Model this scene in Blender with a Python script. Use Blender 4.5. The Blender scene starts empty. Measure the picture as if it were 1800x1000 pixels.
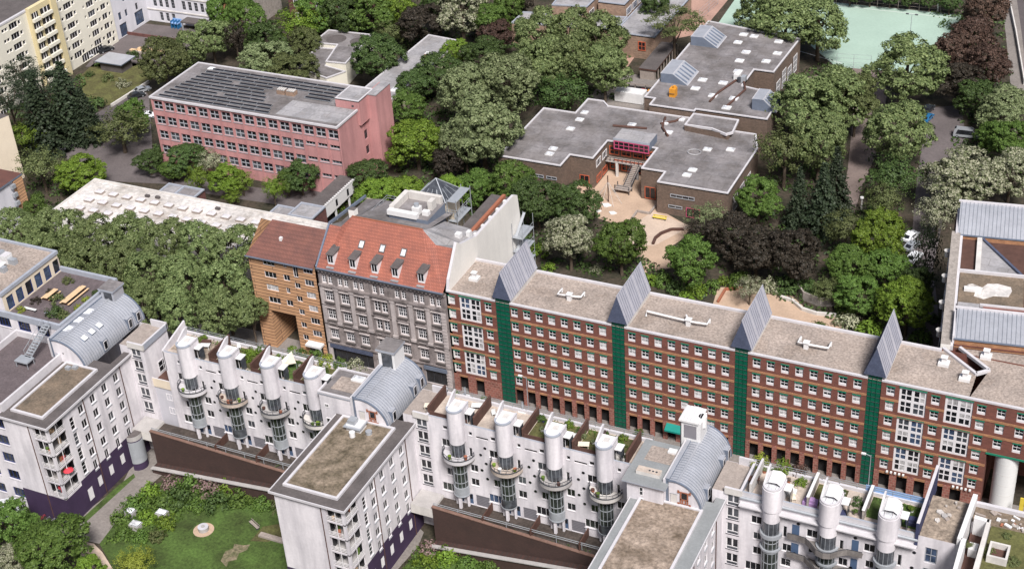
import bpy, bmesh, math, random
from mathutils import Vector, Matrix
random.seed(7)
R = math.radians
SC = bpy.context.scene
COL = SC.collection

# ------------------------------------------------------------------ camera
CR = Matrix(((0.9059928, -0.1811685, 0.3825637), (0.4189926, 0.5123249, -0.7496455), (-0.0601848, 0.8394648, 0.5400709)))
CAMP = Vector((95.87, -183.44, 156.70))
FPX = 2645.0
cam = bpy.data.cameras.new('camera')
cam.sensor_width = 36.0
cam.lens = FPX / 1800.0 * 36.0
cam.clip_end = 3000.0
cam.clip_start = 1.0
camo = bpy.data.objects.new('camera', cam)
COL.objects.link(camo)
m4 = CR.to_4x4(); m4.translation = CAMP
camo.matrix_world = m4
SC.camera = camo

# ------------------------------------------------------------------ world, sun, exposure
SUN_EL, SUN_AZ = 52.0, 140.0          # azimuth clockwise from +Y (north): light falls from behind and right of the camera
w = bpy.data.worlds.new('World'); SC.world = w; w.use_nodes = True
nt = w.node_tree; nt.nodes.clear()
sky = nt.nodes.new('ShaderNodeTexSky'); sky.sky_type = 'NISHITA'; sky.sun_disc = False
sky.sun_elevation = R(SUN_EL); sky.sun_rotation = R(SUN_AZ)
sky.air_density = 1.0; sky.dust_density = 4.0; sky.ozone_density = 1.0
bg = nt.nodes.new('ShaderNodeBackground'); bg.inputs['Strength'].default_value = 0.058
wo = nt.nodes.new('ShaderNodeOutputWorld')
nt.links.new(sky.outputs[0], bg.inputs[0]); nt.links.new(bg.outputs[0], wo.inputs[0])
sl = bpy.data.lights.new('sun', 'SUN'); sl.energy = 3.7; sl.angle = R(14.0); sl.color = (1.0, 0.975, 0.955)
so = bpy.data.objects.new('sun', sl); COL.objects.link(so)
sd = Vector((math.sin(R(SUN_AZ)) * math.cos(R(SUN_EL)), math.cos(R(SUN_AZ)) * math.cos(R(SUN_EL)), math.sin(R(SUN_EL))))
so.rotation_euler = sd.to_track_quat('Z', 'Y').to_euler()
SC.view_settings.view_transform = 'Standard'; SC.view_settings.look = 'None'
SC.view_settings.exposure = 0.62; SC.view_settings.gamma = 1.0
SC.render.engine = 'CYCLES'
SC.cycles.max_bounces = 5; SC.cycles.diffuse_bounces = 3; SC.cycles.transmission_bounces = 2

# ------------------------------------------------------------------ survey: from a sight line to a place on a level
def at(u, v, z=0.0):
    r = CR @ Vector((u - 900.0, -(v - 500.0), -FPX))
    t = (z - CAMP.z) / r.z
    return CAMP + r * t

# ------------------------------------------------------------------ materials
MATS = {}
def _nodes(name):
    m = bpy.data.materials.new(name); m.use_nodes = True
    n = m.node_tree; b = n.nodes['Principled BSDF']
    MATS[name] = m
    return m, n, b
def _coord(n, scale=(1, 1, 1)):
    g = n.nodes.new('ShaderNodeNewGeometry'); mp = n.nodes.new('ShaderNodeMapping')
    mp.inputs['Scale'].default_value = scale
    n.links.new(g.outputs['Position'], mp.inputs['Vector'])
    return mp.outputs[0]
def _noise(n, vec, scale, detail=5.0, rough=0.6):
    t = n.nodes.new('ShaderNodeTexNoise'); t.inputs['Scale'].default_value = scale
    t.inputs['Detail'].default_value = detail; t.inputs['Roughness'].default_value = rough
    n.links.new(vec, t.inputs['Vector']); return t.outputs['Fac']
def _ramp(n, fac, stops):
    r = n.nodes.new('ShaderNodeValToRGB'); e = r.color_ramp.elements
    while len(e) < len(stops): e.new(0.5)
    for i, (p, c) in enumerate(stops):
        e[i].position = p; e[i].color = (c[0], c[1], c[2], 1)
    n.links.new(fac, r.inputs[0]); return r.outputs[0]
def _mix(n, fac, a, b, mode='MIX'):
    m = n.nodes.new('ShaderNodeMix'); m.data_type = 'RGBA'; m.blend_type = mode
    if isinstance(fac, float): m.inputs[0].default_value = fac
    else: n.links.new(fac, m.inputs[0])
    for i, s in ((6, a), (7, b)):
        if isinstance(s, tuple): m.inputs[i].default_value = (s[0], s[1], s[2], 1)
        else: n.links.new(s, m.inputs[i])
    return m.outputs[2]
def mul(c, k): return tuple(min(1.0, x * k) for x in c)

def surf(name, c, var=0.15, scale=0.6, rough=0.8, fine=0.1, fscale=6.0, streak=0.0, metal=0.0, spec=0.3, c2=None, bump=0.0, seam=None, puddle=0.0):
    """weathered surface: broad patches, fine grain, optional vertical streaks"""
    m, n, b = _nodes(name)
    v = _coord(n)
    f1 = _noise(n, v, scale)
    base = _ramp(n, f1, [(0.3, mul(c2 or c, 1 - var)), (0.72, mul(c, 1 + var * 0.5))])
    f2 = _noise(n, v, fscale, 4.0, 0.7)
    g = _ramp(n, f2, [(0.28, (1 - fine * 2,) * 3), (0.72, (1 + fine * 0.6,) * 3)])
    out = _mix(n, 1.0, base, g, 'MULTIPLY')
    if streak:
        f3 = _noise(n, _coord(n, (0.55, 0.55, 0.07)), 1.0, 6.0, 0.62)
        s = _ramp(n, f3, [(0.36, (1 - streak, 1 - streak, 1 - streak * 0.95)), (0.6, (1, 1, 1))])
        out = _mix(n, 1.0, out, s, 'MULTIPLY')
    if seam:
        t = n.nodes.new('ShaderNodeTexBrick'); t.inputs['Scale'].default_value = 1.0; t.inputs['Brick Width'].default_value = seam[0]; t.inputs['Row Height'].default_value = seam[1]; t.inputs['Mortar Size'].default_value = 0.06
        t.inputs['Color1'].default_value = (1, 1, 1, 1); t.inputs['Color2'].default_value = (0.93, 0.93, 0.94, 1); t.inputs['Mortar'].default_value = (0.72, 0.71, 0.70, 1)
        n.links.new(v, t.inputs['Vector']); out = _mix(n, 1.0, out, t.outputs['Color'], 'MULTIPLY')
    if puddle:
        f4 = _noise(n, v, 0.16, 7.0, 0.6); k = 1 - puddle
        out = _mix(n, 1.0, out, _ramp(n, f4, [(0.40, (1.06, 1.05, 1.04)), (0.50, (1, 1, 1)), (0.56, (k, k, k)), (0.575, (k * 1.1, k * 1.08, k * 1.06)), (0.70, (k * .9, k * .88, k * .86))]), 'MULTIPLY')
    n.links.new(out, b.inputs['Base Color'])
    b.inputs['Roughness'].default_value = rough; b.inputs['Metallic'].default_value = metal
    b.inputs['Specular IOR Level'].default_value = spec
    if bump:
        bp = n.nodes.new('ShaderNodeBump'); bp.inputs['Strength'].default_value = bump; bp.inputs['Distance'].default_value = 0.1
        n.links.new(f2, bp.inputs['Height']); n.links.new(bp.outputs[0], b.inputs['Normal'])
    return m

surf('plaster_white', (0.70, 0.665, 0.69), 0.12, 0.22, 0.85, 0.05, 2.2, 0.28)
surf('plaster_grey', (0.50, 0.49, 0.53), 0.08, 0.4, 0.85, 0.04, 5.0, 0.1)
surf('plaster_violet', (0.050, 0.030, 0.070), 0.2, 0.5, 0.8, 0.08, 5.0, 0.1)
surf('plaster_pink', (0.49, 0.245, 0.24), 0.12, 0.2, 0.85, 0.05, 3.0, 0.20)
surf('plaster_pink_dark', (0.42, 0.14, 0.13), 0.10, 0.25, 0.85, 0.05, 4.0, 0.16)
surf('plaster_cream', (0.70, 0.665, 0.57), 0.06, 0.3, 0.85, 0.03, 4.0, 0.06)
surf('plaster_yellow', (0.62, 0.53, 0.32), 0.06, 0.3, 0.85, 0.03, 4.0, 0.06)
surf('plaster_oldwhite', (0.60, 0.59, 0.63), 0.08, 0.3, 0.85, 0.04, 4.0, 0.1)
surf('plaster_gable', (0.74, 0.71, 0.67), 0.08, 0.15, 0.9, 0.03, 2.0, 0.07)
surf('plaster_sand', (0.66, 0.57, 0.45), 0.07, 0.3, 0.85, 0.04, 4.0, 0.08)
surf('sandstone', (0.33, 0.285, 0.275), 0.30, 0.5, 0.85, 0.14, 4.0, 0.42, c2=(0.24, 0.205, 0.195))
surf('sandstone_light', (0.50, 0.445, 0.43), 0.2, 0.8, 0.85, 0.1, 4.0, 0.28)
surf('sandstone_dark', (0.12, 0.105, 0.10), 0.2, 0.8, 0.85, 0.1, 4.0, 0.1)
def brickmat(name, c, mortar, bw, bh, var=0.25, msz=0.02, axis='XZ'):
    m, n, b = _nodes(name)
    g = n.nodes.new('ShaderNodeNewGeometry'); sp = n.nodes.new('ShaderNodeSeparateXYZ'); cb = n.nodes.new('ShaderNodeCombineXYZ')
    n.links.new(g.outputs['Position'], sp.inputs[0])
    ad = n.nodes.new('ShaderNodeMath'); ad.operation = 'ADD'
    n.links.new(sp.outputs['X'], ad.inputs[0]); n.links.new(sp.outputs['Y'], ad.inputs[1])
    n.links.new(ad.outputs[0], cb.inputs['X']); n.links.new(sp.outputs['Z'], cb.inputs['Y'])
    t = n.nodes.new('ShaderNodeTexBrick')
    t.inputs['Scale'].default_value = 1.0; t.inputs['Brick Width'].default_value = bw; t.inputs['Row Height'].default_value = bh
    t.inputs['Mortar Size'].default_value = msz
    t.inputs['Color1'].default_value = (*mul(c, 1 + var * 0.5), 1); t.inputs['Color2'].default_value = (*mul(c, 1 - var), 1); t.inputs['Mortar'].default_value = (*mortar, 1)
    n.links.new(cb.outputs[0], t.inputs['Vector'])
    f = _noise(n, g.outputs['Position'], 0.5)
    r = _ramp(n, f, [(0.3, (0.8, 0.8, 0.8)), (0.7, (1.08, 1.06, 1.05))])
    n.links.new(_mix(n, 1.0, t.outputs['Color'], r, 'MULTIPLY'), b.inputs['Base Color'])
    b.inputs['Roughness'].default_value = 0.85
    return m
brickmat('brick_red', (0.172, 0.056, 0.042), (0.15, 0.075, 0.055), 0.5, 0.16)
brickmat('brick_band', (0.40, 0.20, 0.10), (0.25, 0.13, 0.08), 0.6, 0.2)
brickmat('brick_pier', (0.25, 0.09, 0.07), (0.3, 0.17, 0.13), 0.7, 0.5, 0.3, 0.05)
brickmat('brick_retaining', (0.055, 0.026, 0.021), (0.04, 0.025, 0.022), 0.3, 0.1)
brickmat('brick_school', (0.15, 0.105, 0.08), (0.11, 0.08, 0.065), 0.4, 0.25)
brickmat('brick_far', (0.30, 0.20, 0.145), (0.22, 0.16, 0.12), 0.5, 0.3)
brickmat('brick_old', (0.13, 0.05, 0.045), (0.1, 0.06, 0.05), 0.5, 0.3)
brickmat('tile_orange', (0.50, 0.285, 0.155), (0.09, 0.05, 0.035), 9.0, 0.70, 0.10, 0.06)
surf('concrete', (0.40, 0.38, 0.37), 0.15, 0.5, 0.85, 0.08, 6.0, 0.1)
surf('concrete_dirty', (0.21, 0.19, 0.18), 0.3, 0.8, 0.9, 0.12, 4.0, 0.25)
surf('concrete_light', (0.60, 0.57, 0.54), 0.12, 0.5, 0.85, 0.06, 6.0, 0.15)
surf('coping', (0.54, 0.52, 0.54), 0.1, 0.8, 0.6, 0.05, 6.0)
surf('coping_blue', (0.33, 0.35, 0.40), 0.12, 0.8, 0.5, 0.05, 6.0)
surf("gravel_tan", (0.39, 0.325, 0.285), 0.2, 0.22, 0.95, 0.28, 2.6, bump=0.3, puddle=0.16)
surf('gravel_brown', (0.22, 0.165, 0.12), 0.28, 0.35, 0.95, 0.25, 3.0, bump=0.3, c2=(0.16, 0.13, 0.10))
surf('gravel_spots', (0.26, 0.205, 0.155), 0.5, 0.5, 0.95, 0.28, 2.4, bump=0.3, c2=(0.16, 0.13, 0.08))
surf('gravel_moss', (0.37, 0.295, 0.24), 0.42, 0.35, 0.95, 0.3, 2.2, bump=0.3, c2=(0.23, 0.17, 0.12))
surf('felt_grey', (0.225, 0.21, 0.215), 0.28, 0.22, 0.85, 0.14, 1.4, c2=(0.20, 0.18, 0.175), seam=(7.5, 2.6), puddle=0.22)
surf('felt_light', (0.33, 0.32, 0.33), 0.2, 0.25, 0.85, 0.1, 2.0, seam=(6.5, 2.2), puddle=0.2)
surf('felt_dark', (0.115, 0.10, 0.098), 0.25, 0.4, 0.85, 0.15, 3.0)
surf('felt_slate', (0.24, 0.25, 0.255), 0.14, 0.4, 0.8, 0.08, 3.0)
surf('roof_white', (0.72, 0.69, 0.67), 0.26, 0.13, 0.85, 0.20, 1.1, c2=(0.58, 0.53, 0.48), seam=(9, 4), puddle=0.14)
surf('cap_brown', (0.20, 0.12, 0.095), 0.25, 0.6, 0.9, 0.15, 3.0)
surf('deck_dirt', (0.075, 0.060, 0.052), 0.35, 0.5, 0.95, 0.25, 2.0)
surf('deck_tiles', (0.13, 0.105, 0.11), 0.2, 0.6, 0.85, 0.18, 3.0)
surf('paving_terrace', (0.50, 0.42, 0.36), 0.25, 0.6, 0.9, 0.15, 2.5)
surf('paving_rough', (0.36, 0.29, 0.23), 0.4, 0.8, 0.95, 0.3, 2.0)
surf('zinc', (0.47, 0.48, 0.52), 0.14, 0.4, 0.38, 0.05, 3.0, metal=0.35, spec=0.5)
surf('zinc_seam', (0.25, 0.27, 0.31), 0.10, 0.4, 0.45, 0.05, 3.0, metal=0.3)
surf('zinc_dark', (0.17, 0.20, 0.26), 0.15, 0.6, 0.45, 0.05, 3.0, metal=0.2)
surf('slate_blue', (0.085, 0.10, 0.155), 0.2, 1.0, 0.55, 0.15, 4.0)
surf('slate_sunlit', (0.36, 0.36, 0.41), 0.12, 0.7, 0.45, 0.08, 5.0)
surf('metal_white', (0.66, 0.65, 0.65), 0.06, 1.0, 0.45, 0.03, 4.0)
surf('metal_grey', (0.38, 0.40, 0.43), 0.1, 1.0, 0.45, 0.03, 4.0, metal=0.3)
surf('metal_dark', (0.05, 0.052, 0.06), 0.1, 1.0, 0.5, 0.03, 4.0)
surf('green_panel', (0.006, 0.10, 0.058), 0.2, 0.5, 0.35, 0.1, 2.0)
surf('green_trim', (0.02, 0.20, 0.12), 0.15, 0.5, 0.5, 0.05, 3.0)
surf('awning_teal', (0.01, 0.22, 0.18), 0.1, 0.5, 0.7, 0.05, 3.0)
surf('frame_white', (0.68, 0.66, 0.67), 0.03, 1.0, 0.5, 0.02, 3.0)
surf('frame_grey', (0.34, 0.35, 0.38), 0.05, 1.0, 0.5, 0.02, 3.0)
surf('frame_blue', (0.02, 0.035, 0.14), 0.1, 1.0, 0.45, 0.02, 3.0)
surf('frame_orange', (0.50, 0.12, 0.06), 0.1, 1.0, 0.6, 0.02, 3.0)
surf('frame_magenta', (0.50, 0.08, 0.17), 0.1, 1.0, 0.6, 0.02, 3.0)
surf('door_grey', (0.20, 0.19, 0.21), 0.08, 1.0, 0.6, 0.02, 3.0)
surf('door_blue', (0.07, 0.11, 0.19), 0.08, 1.0, 0.5, 0.02, 3.0)
surf('wood_brown', (0.105, 0.054, 0.042), 0.25, 0.8, 0.8, 0.1, 4.0, 0.2)
surf('wood_pine', (0.62, 0.44, 0.27), 0.1, 1.0, 0.7, 0.08, 4.0)
surf('wood_grey', (0.33, 0.28, 0.25), 0.2, 1.0, 0.85, 0.1, 4.0)
surf('bark', (0.10, 0.075, 0.055), 0.3, 1.5, 0.95, 0.2, 5.0)
surf('asphalt', (0.105, 0.09, 0.092), 0.2, 0.12, 0.9, 0.12, 2.0)
surf('paving_grey', (0.23, 0.205, 0.19), 0.2, 0.2, 0.9, 0.15, 2.0)
surf('paving_mauve', (0.135, 0.115, 0.115), 0.25, 0.15, 0.9, 0.12, 2.0)
surf('paving_dusk', (0.20, 0.155, 0.14), 0.25, 0.2, 0.9, 0.12, 2.0)
surf('paving_red', (0.40, 0.25, 0.20), 0.2, 0.2, 0.9, 0.12, 2.0)
surf('sand', (0.47, 0.34, 0.25), 0.16, 0.25, 0.95, 0.1, 2.5)
surf('sand_light', (0.52, 0.41, 0.33), 0.14, 0.3, 0.95, 0.1, 2.5)
surf('earth_bare', (0.26, 0.205, 0.145), 0.3, 0.9, 0.95, 0.3, 2.5, c2=(0.11, 0.13, 0.05))
surf('soil', (0.075, 0.055, 0.042), 0.35, 0.2, 0.95, 0.3, 1.6, c2=(0.045, 0.05, 0.028))
surf('grass', (0.080, 0.138, 0.030), 0.35, 0.22, 0.95, 0.28, 2.2, c2=(0.06, 0.085, 0.022), bump=0.5)
surf('grass_dry', (0.13, 0.135, 0.045), 0.35, 0.3, 0.95, 0.25, 2.0, c2=(0.10, 0.085, 0.04), bump=0.5)
surf('pitch_mint', (0.33, 0.44, 0.37), 0.1, 0.08, 0.9, 0.05, 1.5)
surf('paint_white', (0.66, 0.66, 0.65), 0.05, 1.0, 0.6, 0.03, 3.0)
surf('paint_orange', (0.60, 0.26, 0.03), 0.1, 1.0, 0.6, 0.03, 3.0)
surf('paint_yellow', (0.65, 0.50, 0.06), 0.1, 1.0, 0.6, 0.03, 3.0)
surf('fabric_red', (0.55, 0.05, 0.07), 0.1, 1.0, 0.8, 0.03, 3.0)
surf('fabric_lilac', (0.35, 0.22, 0.42), 0.15, 1.0, 0.8, 0.05, 3.0)
surf('fabric_navy', (0.04, 0.045, 0.10), 0.15, 1.0, 0.8, 0.05, 3.0)
surf('fabric_blue', (0.22, 0.36, 0.62), 0.12, 1.0, 0.8, 0.05, 3.0)
surf('fabric_cream', (0.72, 0.64, 0.52), 0.08, 1.0, 0.8, 0.03, 3.0)
surf('terracotta', (0.32, 0.12, 0.07), 0.15, 1.0, 0.8, 0.05, 3.0)
surf('stone_wall', (0.36, 0.32, 0.29), 0.3, 1.2, 0.9, 0.2, 3.0)
surf('car_silver', (0.45, 0.47, 0.50), 0.02, 1.0, 0.25, 0.0, 3.0, metal=0.5, spec=0.5)
surf('car_white', (0.75, 0.76, 0.78), 0.02, 1.0, 0.25, 0.0, 3.0, spec=0.5)
surf('car_black', (0.02, 0.022, 0.026), 0.02, 1.0, 0.2, 0.0, 3.0, spec=0.5)
surf('car_blue', (0.02, 0.12, 0.26), 0.02, 1.0, 0.25, 0.0, 3.0, spec=0.5)
surf('rubber', (0.018, 0.018, 0.02), 0.02, 1.0, 0.8, 0.0, 3.0)
surf('solar', (0.010, 0.010, 0.014), 0.1, 1.0, 0.55, 0.0, 3.0, spec=0.5)
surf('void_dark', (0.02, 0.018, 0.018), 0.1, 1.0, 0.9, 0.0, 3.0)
surf('rubble', (0.55, 0.50, 0.46), 0.4, 2.0, 0.9, 0.3, 5.0)

def tilemat(name, c, row=0.42, colw=0.3):
    m, n, b = _nodes(name)
    g = n.nodes.new('ShaderNodeNewGeometry'); sp = n.nodes.new('ShaderNodeSeparateXYZ'); cb = n.nodes.new('ShaderNodeCombineXYZ')
    n.links.new(g.outputs['Position'], sp.inputs[0])
    n.links.new(sp.outputs['X'], cb.inputs['X']); n.links.new(sp.outputs['Z'], cb.inputs['Y'])
    t = n.nodes.new('ShaderNodeTexBrick'); t.inputs['Scale'].default_value = 1.0
    t.inputs['Brick Width'].default_value = colw; t.inputs['Row Height'].default_value = row; t.inputs['Mortar Size'].default_value = 0.05
    t.inputs['Color1'].default_value = (*mul(c, 1.06), 1); t.inputs['Color2'].default_value = (*mul(c, 0.93), 1); t.inputs['Mortar'].default_value = (*mul(c, 0.66), 1)
    n.links.new(cb.outputs[0], t.inputs['Vector'])
    r = _ramp(n, _noise(n, g.outputs['Position'], 0.45, 6.0), [(0.3, (0.72, 0.74, 0.78)), (0.7, (1.1, 1.05, 1.0))])
    n.links.new(_mix(n, 1.0, t.outputs['Color'], r, 'MULTIPLY'), b.inputs['Base Color'])
    b.inputs['Roughness'].default_value = 0.8
    return m
tilemat('tile_red', (0.33, 0.115, 0.08))
tilemat('tile_brown', (0.175, 0.075, 0.06), 0.45, 0.3)

def glassmat(name, c, rough, spec=0.6):
    m, n, b = _nodes(name)
    v = _coord(n)
    b.inputs['Roughness'].default_value = rough; b.inputs['Specular IOR Level'].default_value = spec
    f = _noise(n, v, 0.9, 3.0)
    n.links.new(_ramp(n, f, [(0.35, mul(c, 0.55)), (0.7, mul(c, 1.5))]), b.inputs['Base Color'])
    return m
glassmat('glass_dark', (0.014, 0.015, 0.018), 0.12)
glassmat('glass_mid', (0.06, 0.065, 0.075), 0.15)
glassmat('glass_blue', (0.05, 0.075, 0.13), 0.12)
glassmat('glass_curtain', (0.40, 0.39, 0.39), 0.35)
glassmat('glass_green', (0.028, 0.034, 0.030), 0.12)
glassmat('glass_roof', (0.62, 0.63, 0.66), 0.2)

def foliage(name, dark, light, blossom=None, tl=0.14):
    m, n, b = _nodes(name)
    g = n.nodes.new('ShaderNodeNewGeometry'); oi = n.nodes.new('ShaderNodeObjectInfo')
    c = _ramp(n, g.outputs['Random Per Island'], [(0.0, dark), (0.55, tuple((a + q) / 2 for a, q in zip(dark, light))), (1.0, light)] if not blossom else
              [(0.0, dark), (0.4, light), (0.46, blossom), (1.0, mul(blossom, 1.1))])
    hs = n.nodes.new('ShaderNodeHueSaturation')
    mr = n.nodes.new('ShaderNodeMapRange'); mr.inputs[3].default_value = 0.8; mr.inputs[4].default_value = 1.2
    n.links.new(oi.outputs['Random'], mr.inputs[0]); n.links.new(mr.outputs[0], hs.inputs['Value'])
    mh = n.nodes.new('ShaderNodeMapRange'); mh.inputs[3].default_value = 0.490; mh.inputs[4].default_value = 0.506
    n.links.new(oi.outputs['Random'], mh.inputs[0]); n.links.new(mh.outputs[0], hs.inputs['Hue'])
    n.links.new(c, hs.inputs['Color'])
    n.links.new(hs.outputs[0], b.inputs['Base Color'])
    b.inputs['Roughness'].default_value = 0.55; b.inputs['Specular IOR Level'].default_value = 0.2
    tr = n.nodes.new('ShaderNodeBsdfTranslucent'); n.links.new(hs.outputs[0], tr.inputs[0])
    mx = n.nodes.new('ShaderNodeMixShader'); mx.inputs[0].default_value = tl
    n.links.new(b.outputs[0], mx.inputs[1]); n.links.new(tr.outputs[0], mx.inputs[2])
    n.links.new(mx.outputs[0], n.nodes['Material Output'].inputs[0])
    return m
foliage('leaf_plane', (0.068, 0.100, 0.034), (0.200, 0.245, 0.100), tl=0.16)
foliage('leaf_pale', (0.088, 0.118, 0.048), (0.235, 0.275, 0.138), tl=0.16)
foliage('leaf_dark', (0.030, 0.054, 0.016), (0.078, 0.122, 0.036))
foliage('leaf_mid', (0.045, 0.086, 0.016), (0.115, 0.180, 0.040), tl=0.16)
foliage('leaf_bright', (0.070, 0.125, 0.014), (0.170, 0.250, 0.036), tl=0.16)
foliage('leaf_olive', (0.058, 0.074, 0.026), (0.130, 0.150, 0.058))
foliage('leaf_copper', (0.018, 0.016, 0.012), (0.058, 0.046, 0.034))
foliage('leaf_rust', (0.036, 0.024, 0.018), (0.120, 0.074, 0.056))
foliage('leaf_blossom', (0.070, 0.085, 0.038), (0.140, 0.160, 0.080), (0.29, 0.29, 0.20))
foliage('leaf_conifer', (0.015, 0.026, 0.013), (0.044, 0.060, 0.032))
foliage('leaf_yellow', (0.12, 0.15, 0.02), (0.25, 0.28, 0.045))
foliage('leaf_pinkflower', (0.05, 0.06, 0.03), (0.10, 0.09, 0.05), (0.20, 0.13, 0.13))

# ------------------------------------------------------------------ object helpers
def tag(o, label=None, cat=None, group=None, kind=None):
    if label: o['label'] = label
    if cat: o['category'] = cat
    if group: o['group'] = group
    if kind: o['kind'] = kind
    return o
def thing(name, loc, label, cat, group=None, rz=0.0):
    o = bpy.data.objects.new(name, None); COL.objects.link(o)
    o.location = loc; o.rotation_euler = (0, 0, rz); o.empty_display_size = 0.5
    return tag(o, label, cat, group)
def link(name, me, parent=None, loc=None, rz=0.0):
    o = bpy.data.objects.new(name, me); COL.objects.link(o)
    if parent: o.parent = parent
    if loc is not None: o.location = loc
    if rz: o.rotation_euler = (0, 0, rz)
    return o

class MB:
    """collects shapes given in world coordinates and links them as one mesh"""
    def __init__(s): s.v = []; s.f = []; s.m = []; s.mats = []; s.smooth = []
    def mi(s, mat):
        if mat not in s.mats: s.mats.append(mat)
        return s.mats.index(mat)
    def face(s, pts, mat, smooth=False):
        i = len(s.v); s.v += [tuple(p) for p in pts]; s.f.append(tuple(range(i, i + len(pts)))); s.m.append(s.mi(mat)); s.smooth.append(smooth)
    def mesh(s, verts, faces, mat, smooth=False):
        i = len(s.v); s.v += [tuple(p) for p in verts]; k = s.mi(mat)
        for f in faces: s.f.append(tuple(a + i for a in f)); s.m.append(k); s.smooth.append(smooth)
    def box(s, x0, x1, y0, y1, z0, z1, mat, top=None, bottom=True):
        V = [(x0, y0, z0), (x1, y0, z0), (x1, y1, z0), (x0, y1, z0), (x0, y0, z1), (x1, y0, z1), (x1, y1, z1), (x0, y1, z1)]
        F = [(0, 1, 5, 4), (1, 2, 6, 5), (2, 3, 7, 6), (3, 0, 4, 7)]
        if bottom: F.append((3, 2, 1, 0))
        if not top: F.append((4, 5, 6, 7)); s.mesh(V, F, mat)
        else: s.mesh(V, F, mat); s.face([V[4], V[5], V[6], V[7]], top)
    def prism(s, poly, z0, z1, mat, top=None, bottom=False):
        n = len(poly)
        a = sum(poly[i][0] * poly[(i + 1) % n][1] - poly[(i + 1) % n][0] * poly[i][1] for i in range(n))
        if a < 0: poly = poly[::-1]
        for i in range(n):
            p, q = poly[i], poly[(i + 1) % n]
            s.face([(p[0], p[1], z0), (q[0], q[1], z0), (q[0], q[1], z1), (p[0], p[1], z1)], mat)
        s.face([(p[0], p[1], z1) for p in poly], top or mat)
        if bottom: s.face([(p[0], p[1], z0) for p in poly[::-1]], mat)
    def bar(s, p, q, wd, ht, mat):
        """box beam from p to q, width wd across, height ht upwards"""
        p, q = Vector(p), Vector(q); d = (q - p); 
        if d.length < 1e-6: return
        d.normalize()
        up = Vector((0, 0, 1)) if abs(d.z) < 0.95 else Vector((1, 0, 0))
        sd_ = d.cross(up).normalized(); u2 = sd_.cross(d).normalized()
        V = []
        for c in (p, q):
            for a, b in ((-1, -1), (1, -1), (1, 1), (-1, 1)): V.append(c + sd_ * (a * wd / 2) + u2 * (b * ht / 2))
        s.mesh(V, [(0, 3, 2, 1), (4, 5, 6, 7), (0, 1, 5, 4), (1, 2, 6, 5), (2, 3, 7, 6), (3, 0, 4, 7)], mat)
    def tube(s, pts, r, mat, n=8, r1=None, caps=True, smooth=True):
        pts = [Vector(p) for p in pts]; rings = []
        for i, p in enumerate(pts):
            d = (pts[min(i + 1, len(pts) - 1)] - pts[max(i - 1, 0)]).normalized()
            up = Vector((0, 0, 1)) if abs(d.z) < 0.9 else Vector((1, 0, 0))
            a = d.cross(up).normalized(); b = a.cross(d)
            rr = r if r1 is None else r + (r1 - r) * i / (len(pts) - 1)
            rings.append([p + a * (math.cos(t) * rr) + b * (math.sin(t) * rr) for t in [k * 2 * math.pi / n for k in range(n)]])
        V = [q for g in rings for q in g]; F = []
        for i in range(len(rings) - 1):
            for k in range(n):
                F.append((i * n + k, i * n + (k + 1) % n, (i + 1) * n + (k + 1) % n, (i + 1) * n + k))
        s.mesh(V, [f[::-1] for f in F], mat, smooth)
        if caps:
            s.face(rings[0], mat); s.face(rings[-1][::-1], mat)
    def cyl(s, x, y, z0, z1, r, mat, n=20, top=None, a0=0.0, a1=2 * math.pi, r1=None):
        r1 = r if r1 is None else r1
        full = abs(a1 - a0 - 2 * math.pi) < 1e-6
        k = n if full else n + 1
        A = [a0 + (a1 - a0) * i / n for i in range(k)]
        V = [(x + r * math.cos(a), y + r * math.sin(a), z0) for a in A] + [(x + r1 * math.cos(a), y + r1 * math.sin(a), z1) for a in A]
        F = [(i, (i + 1) % k, k + (i + 1) % k, k + i) for i in range(n)]
        s.mesh(V, F, mat, True)
        s.face(V[k:], top or mat)
        s.face(V[:k][::-1], mat)
    def ring(s, x, y, z0, z1, r0, r1, a0, a1, mat, n=16, top=None):
        A = [a0 + (a1 - a0) * i / n for i in range(n + 1)]
        for a, b in zip(A, A[1:]):
            ca, sa, cb, sb = math.cos(a), math.sin(a), math.cos(b), math.sin(b)
            P = lambda r, c, q, z: (x + r * c, y + r * q, z)
            s.face([P(r1, ca, sa, z0), P(r1, cb, sb, z0), P(r1, cb, sb, z1), P(r1, ca, sa, z1)], mat, True)
            s.face([P(r0, cb, sb, z0), P(r0, ca, sa, z0), P(r0, ca, sa, z1), P(r0, cb, sb, z1)], mat, True)
            s.face([P(r0, ca, sa, z1), P(r1, ca, sa, z1), P(r1, cb, sb, z1), P(r0, cb, sb, z1)], top or mat)
            s.face([P(r1, ca, sa, z0), P(r0, ca, sa, z0), P(r0, cb, sb, z0), P(r1, cb, sb, z0)], mat)
        for a, fl in ((A[0], False), (A[-1], True)):
            c, q = math.cos(a), math.sin(a)
            pts = [(x + r0 * c, y + r0 * q, z0), (x + r1 * c, y + r1 * q, z0), (x + r1 * c, y + r1 * q, z1), (x + r0 * c, y + r0 * q, z1)]
            s.face(pts[::-1] if fl else pts, mat)
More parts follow.
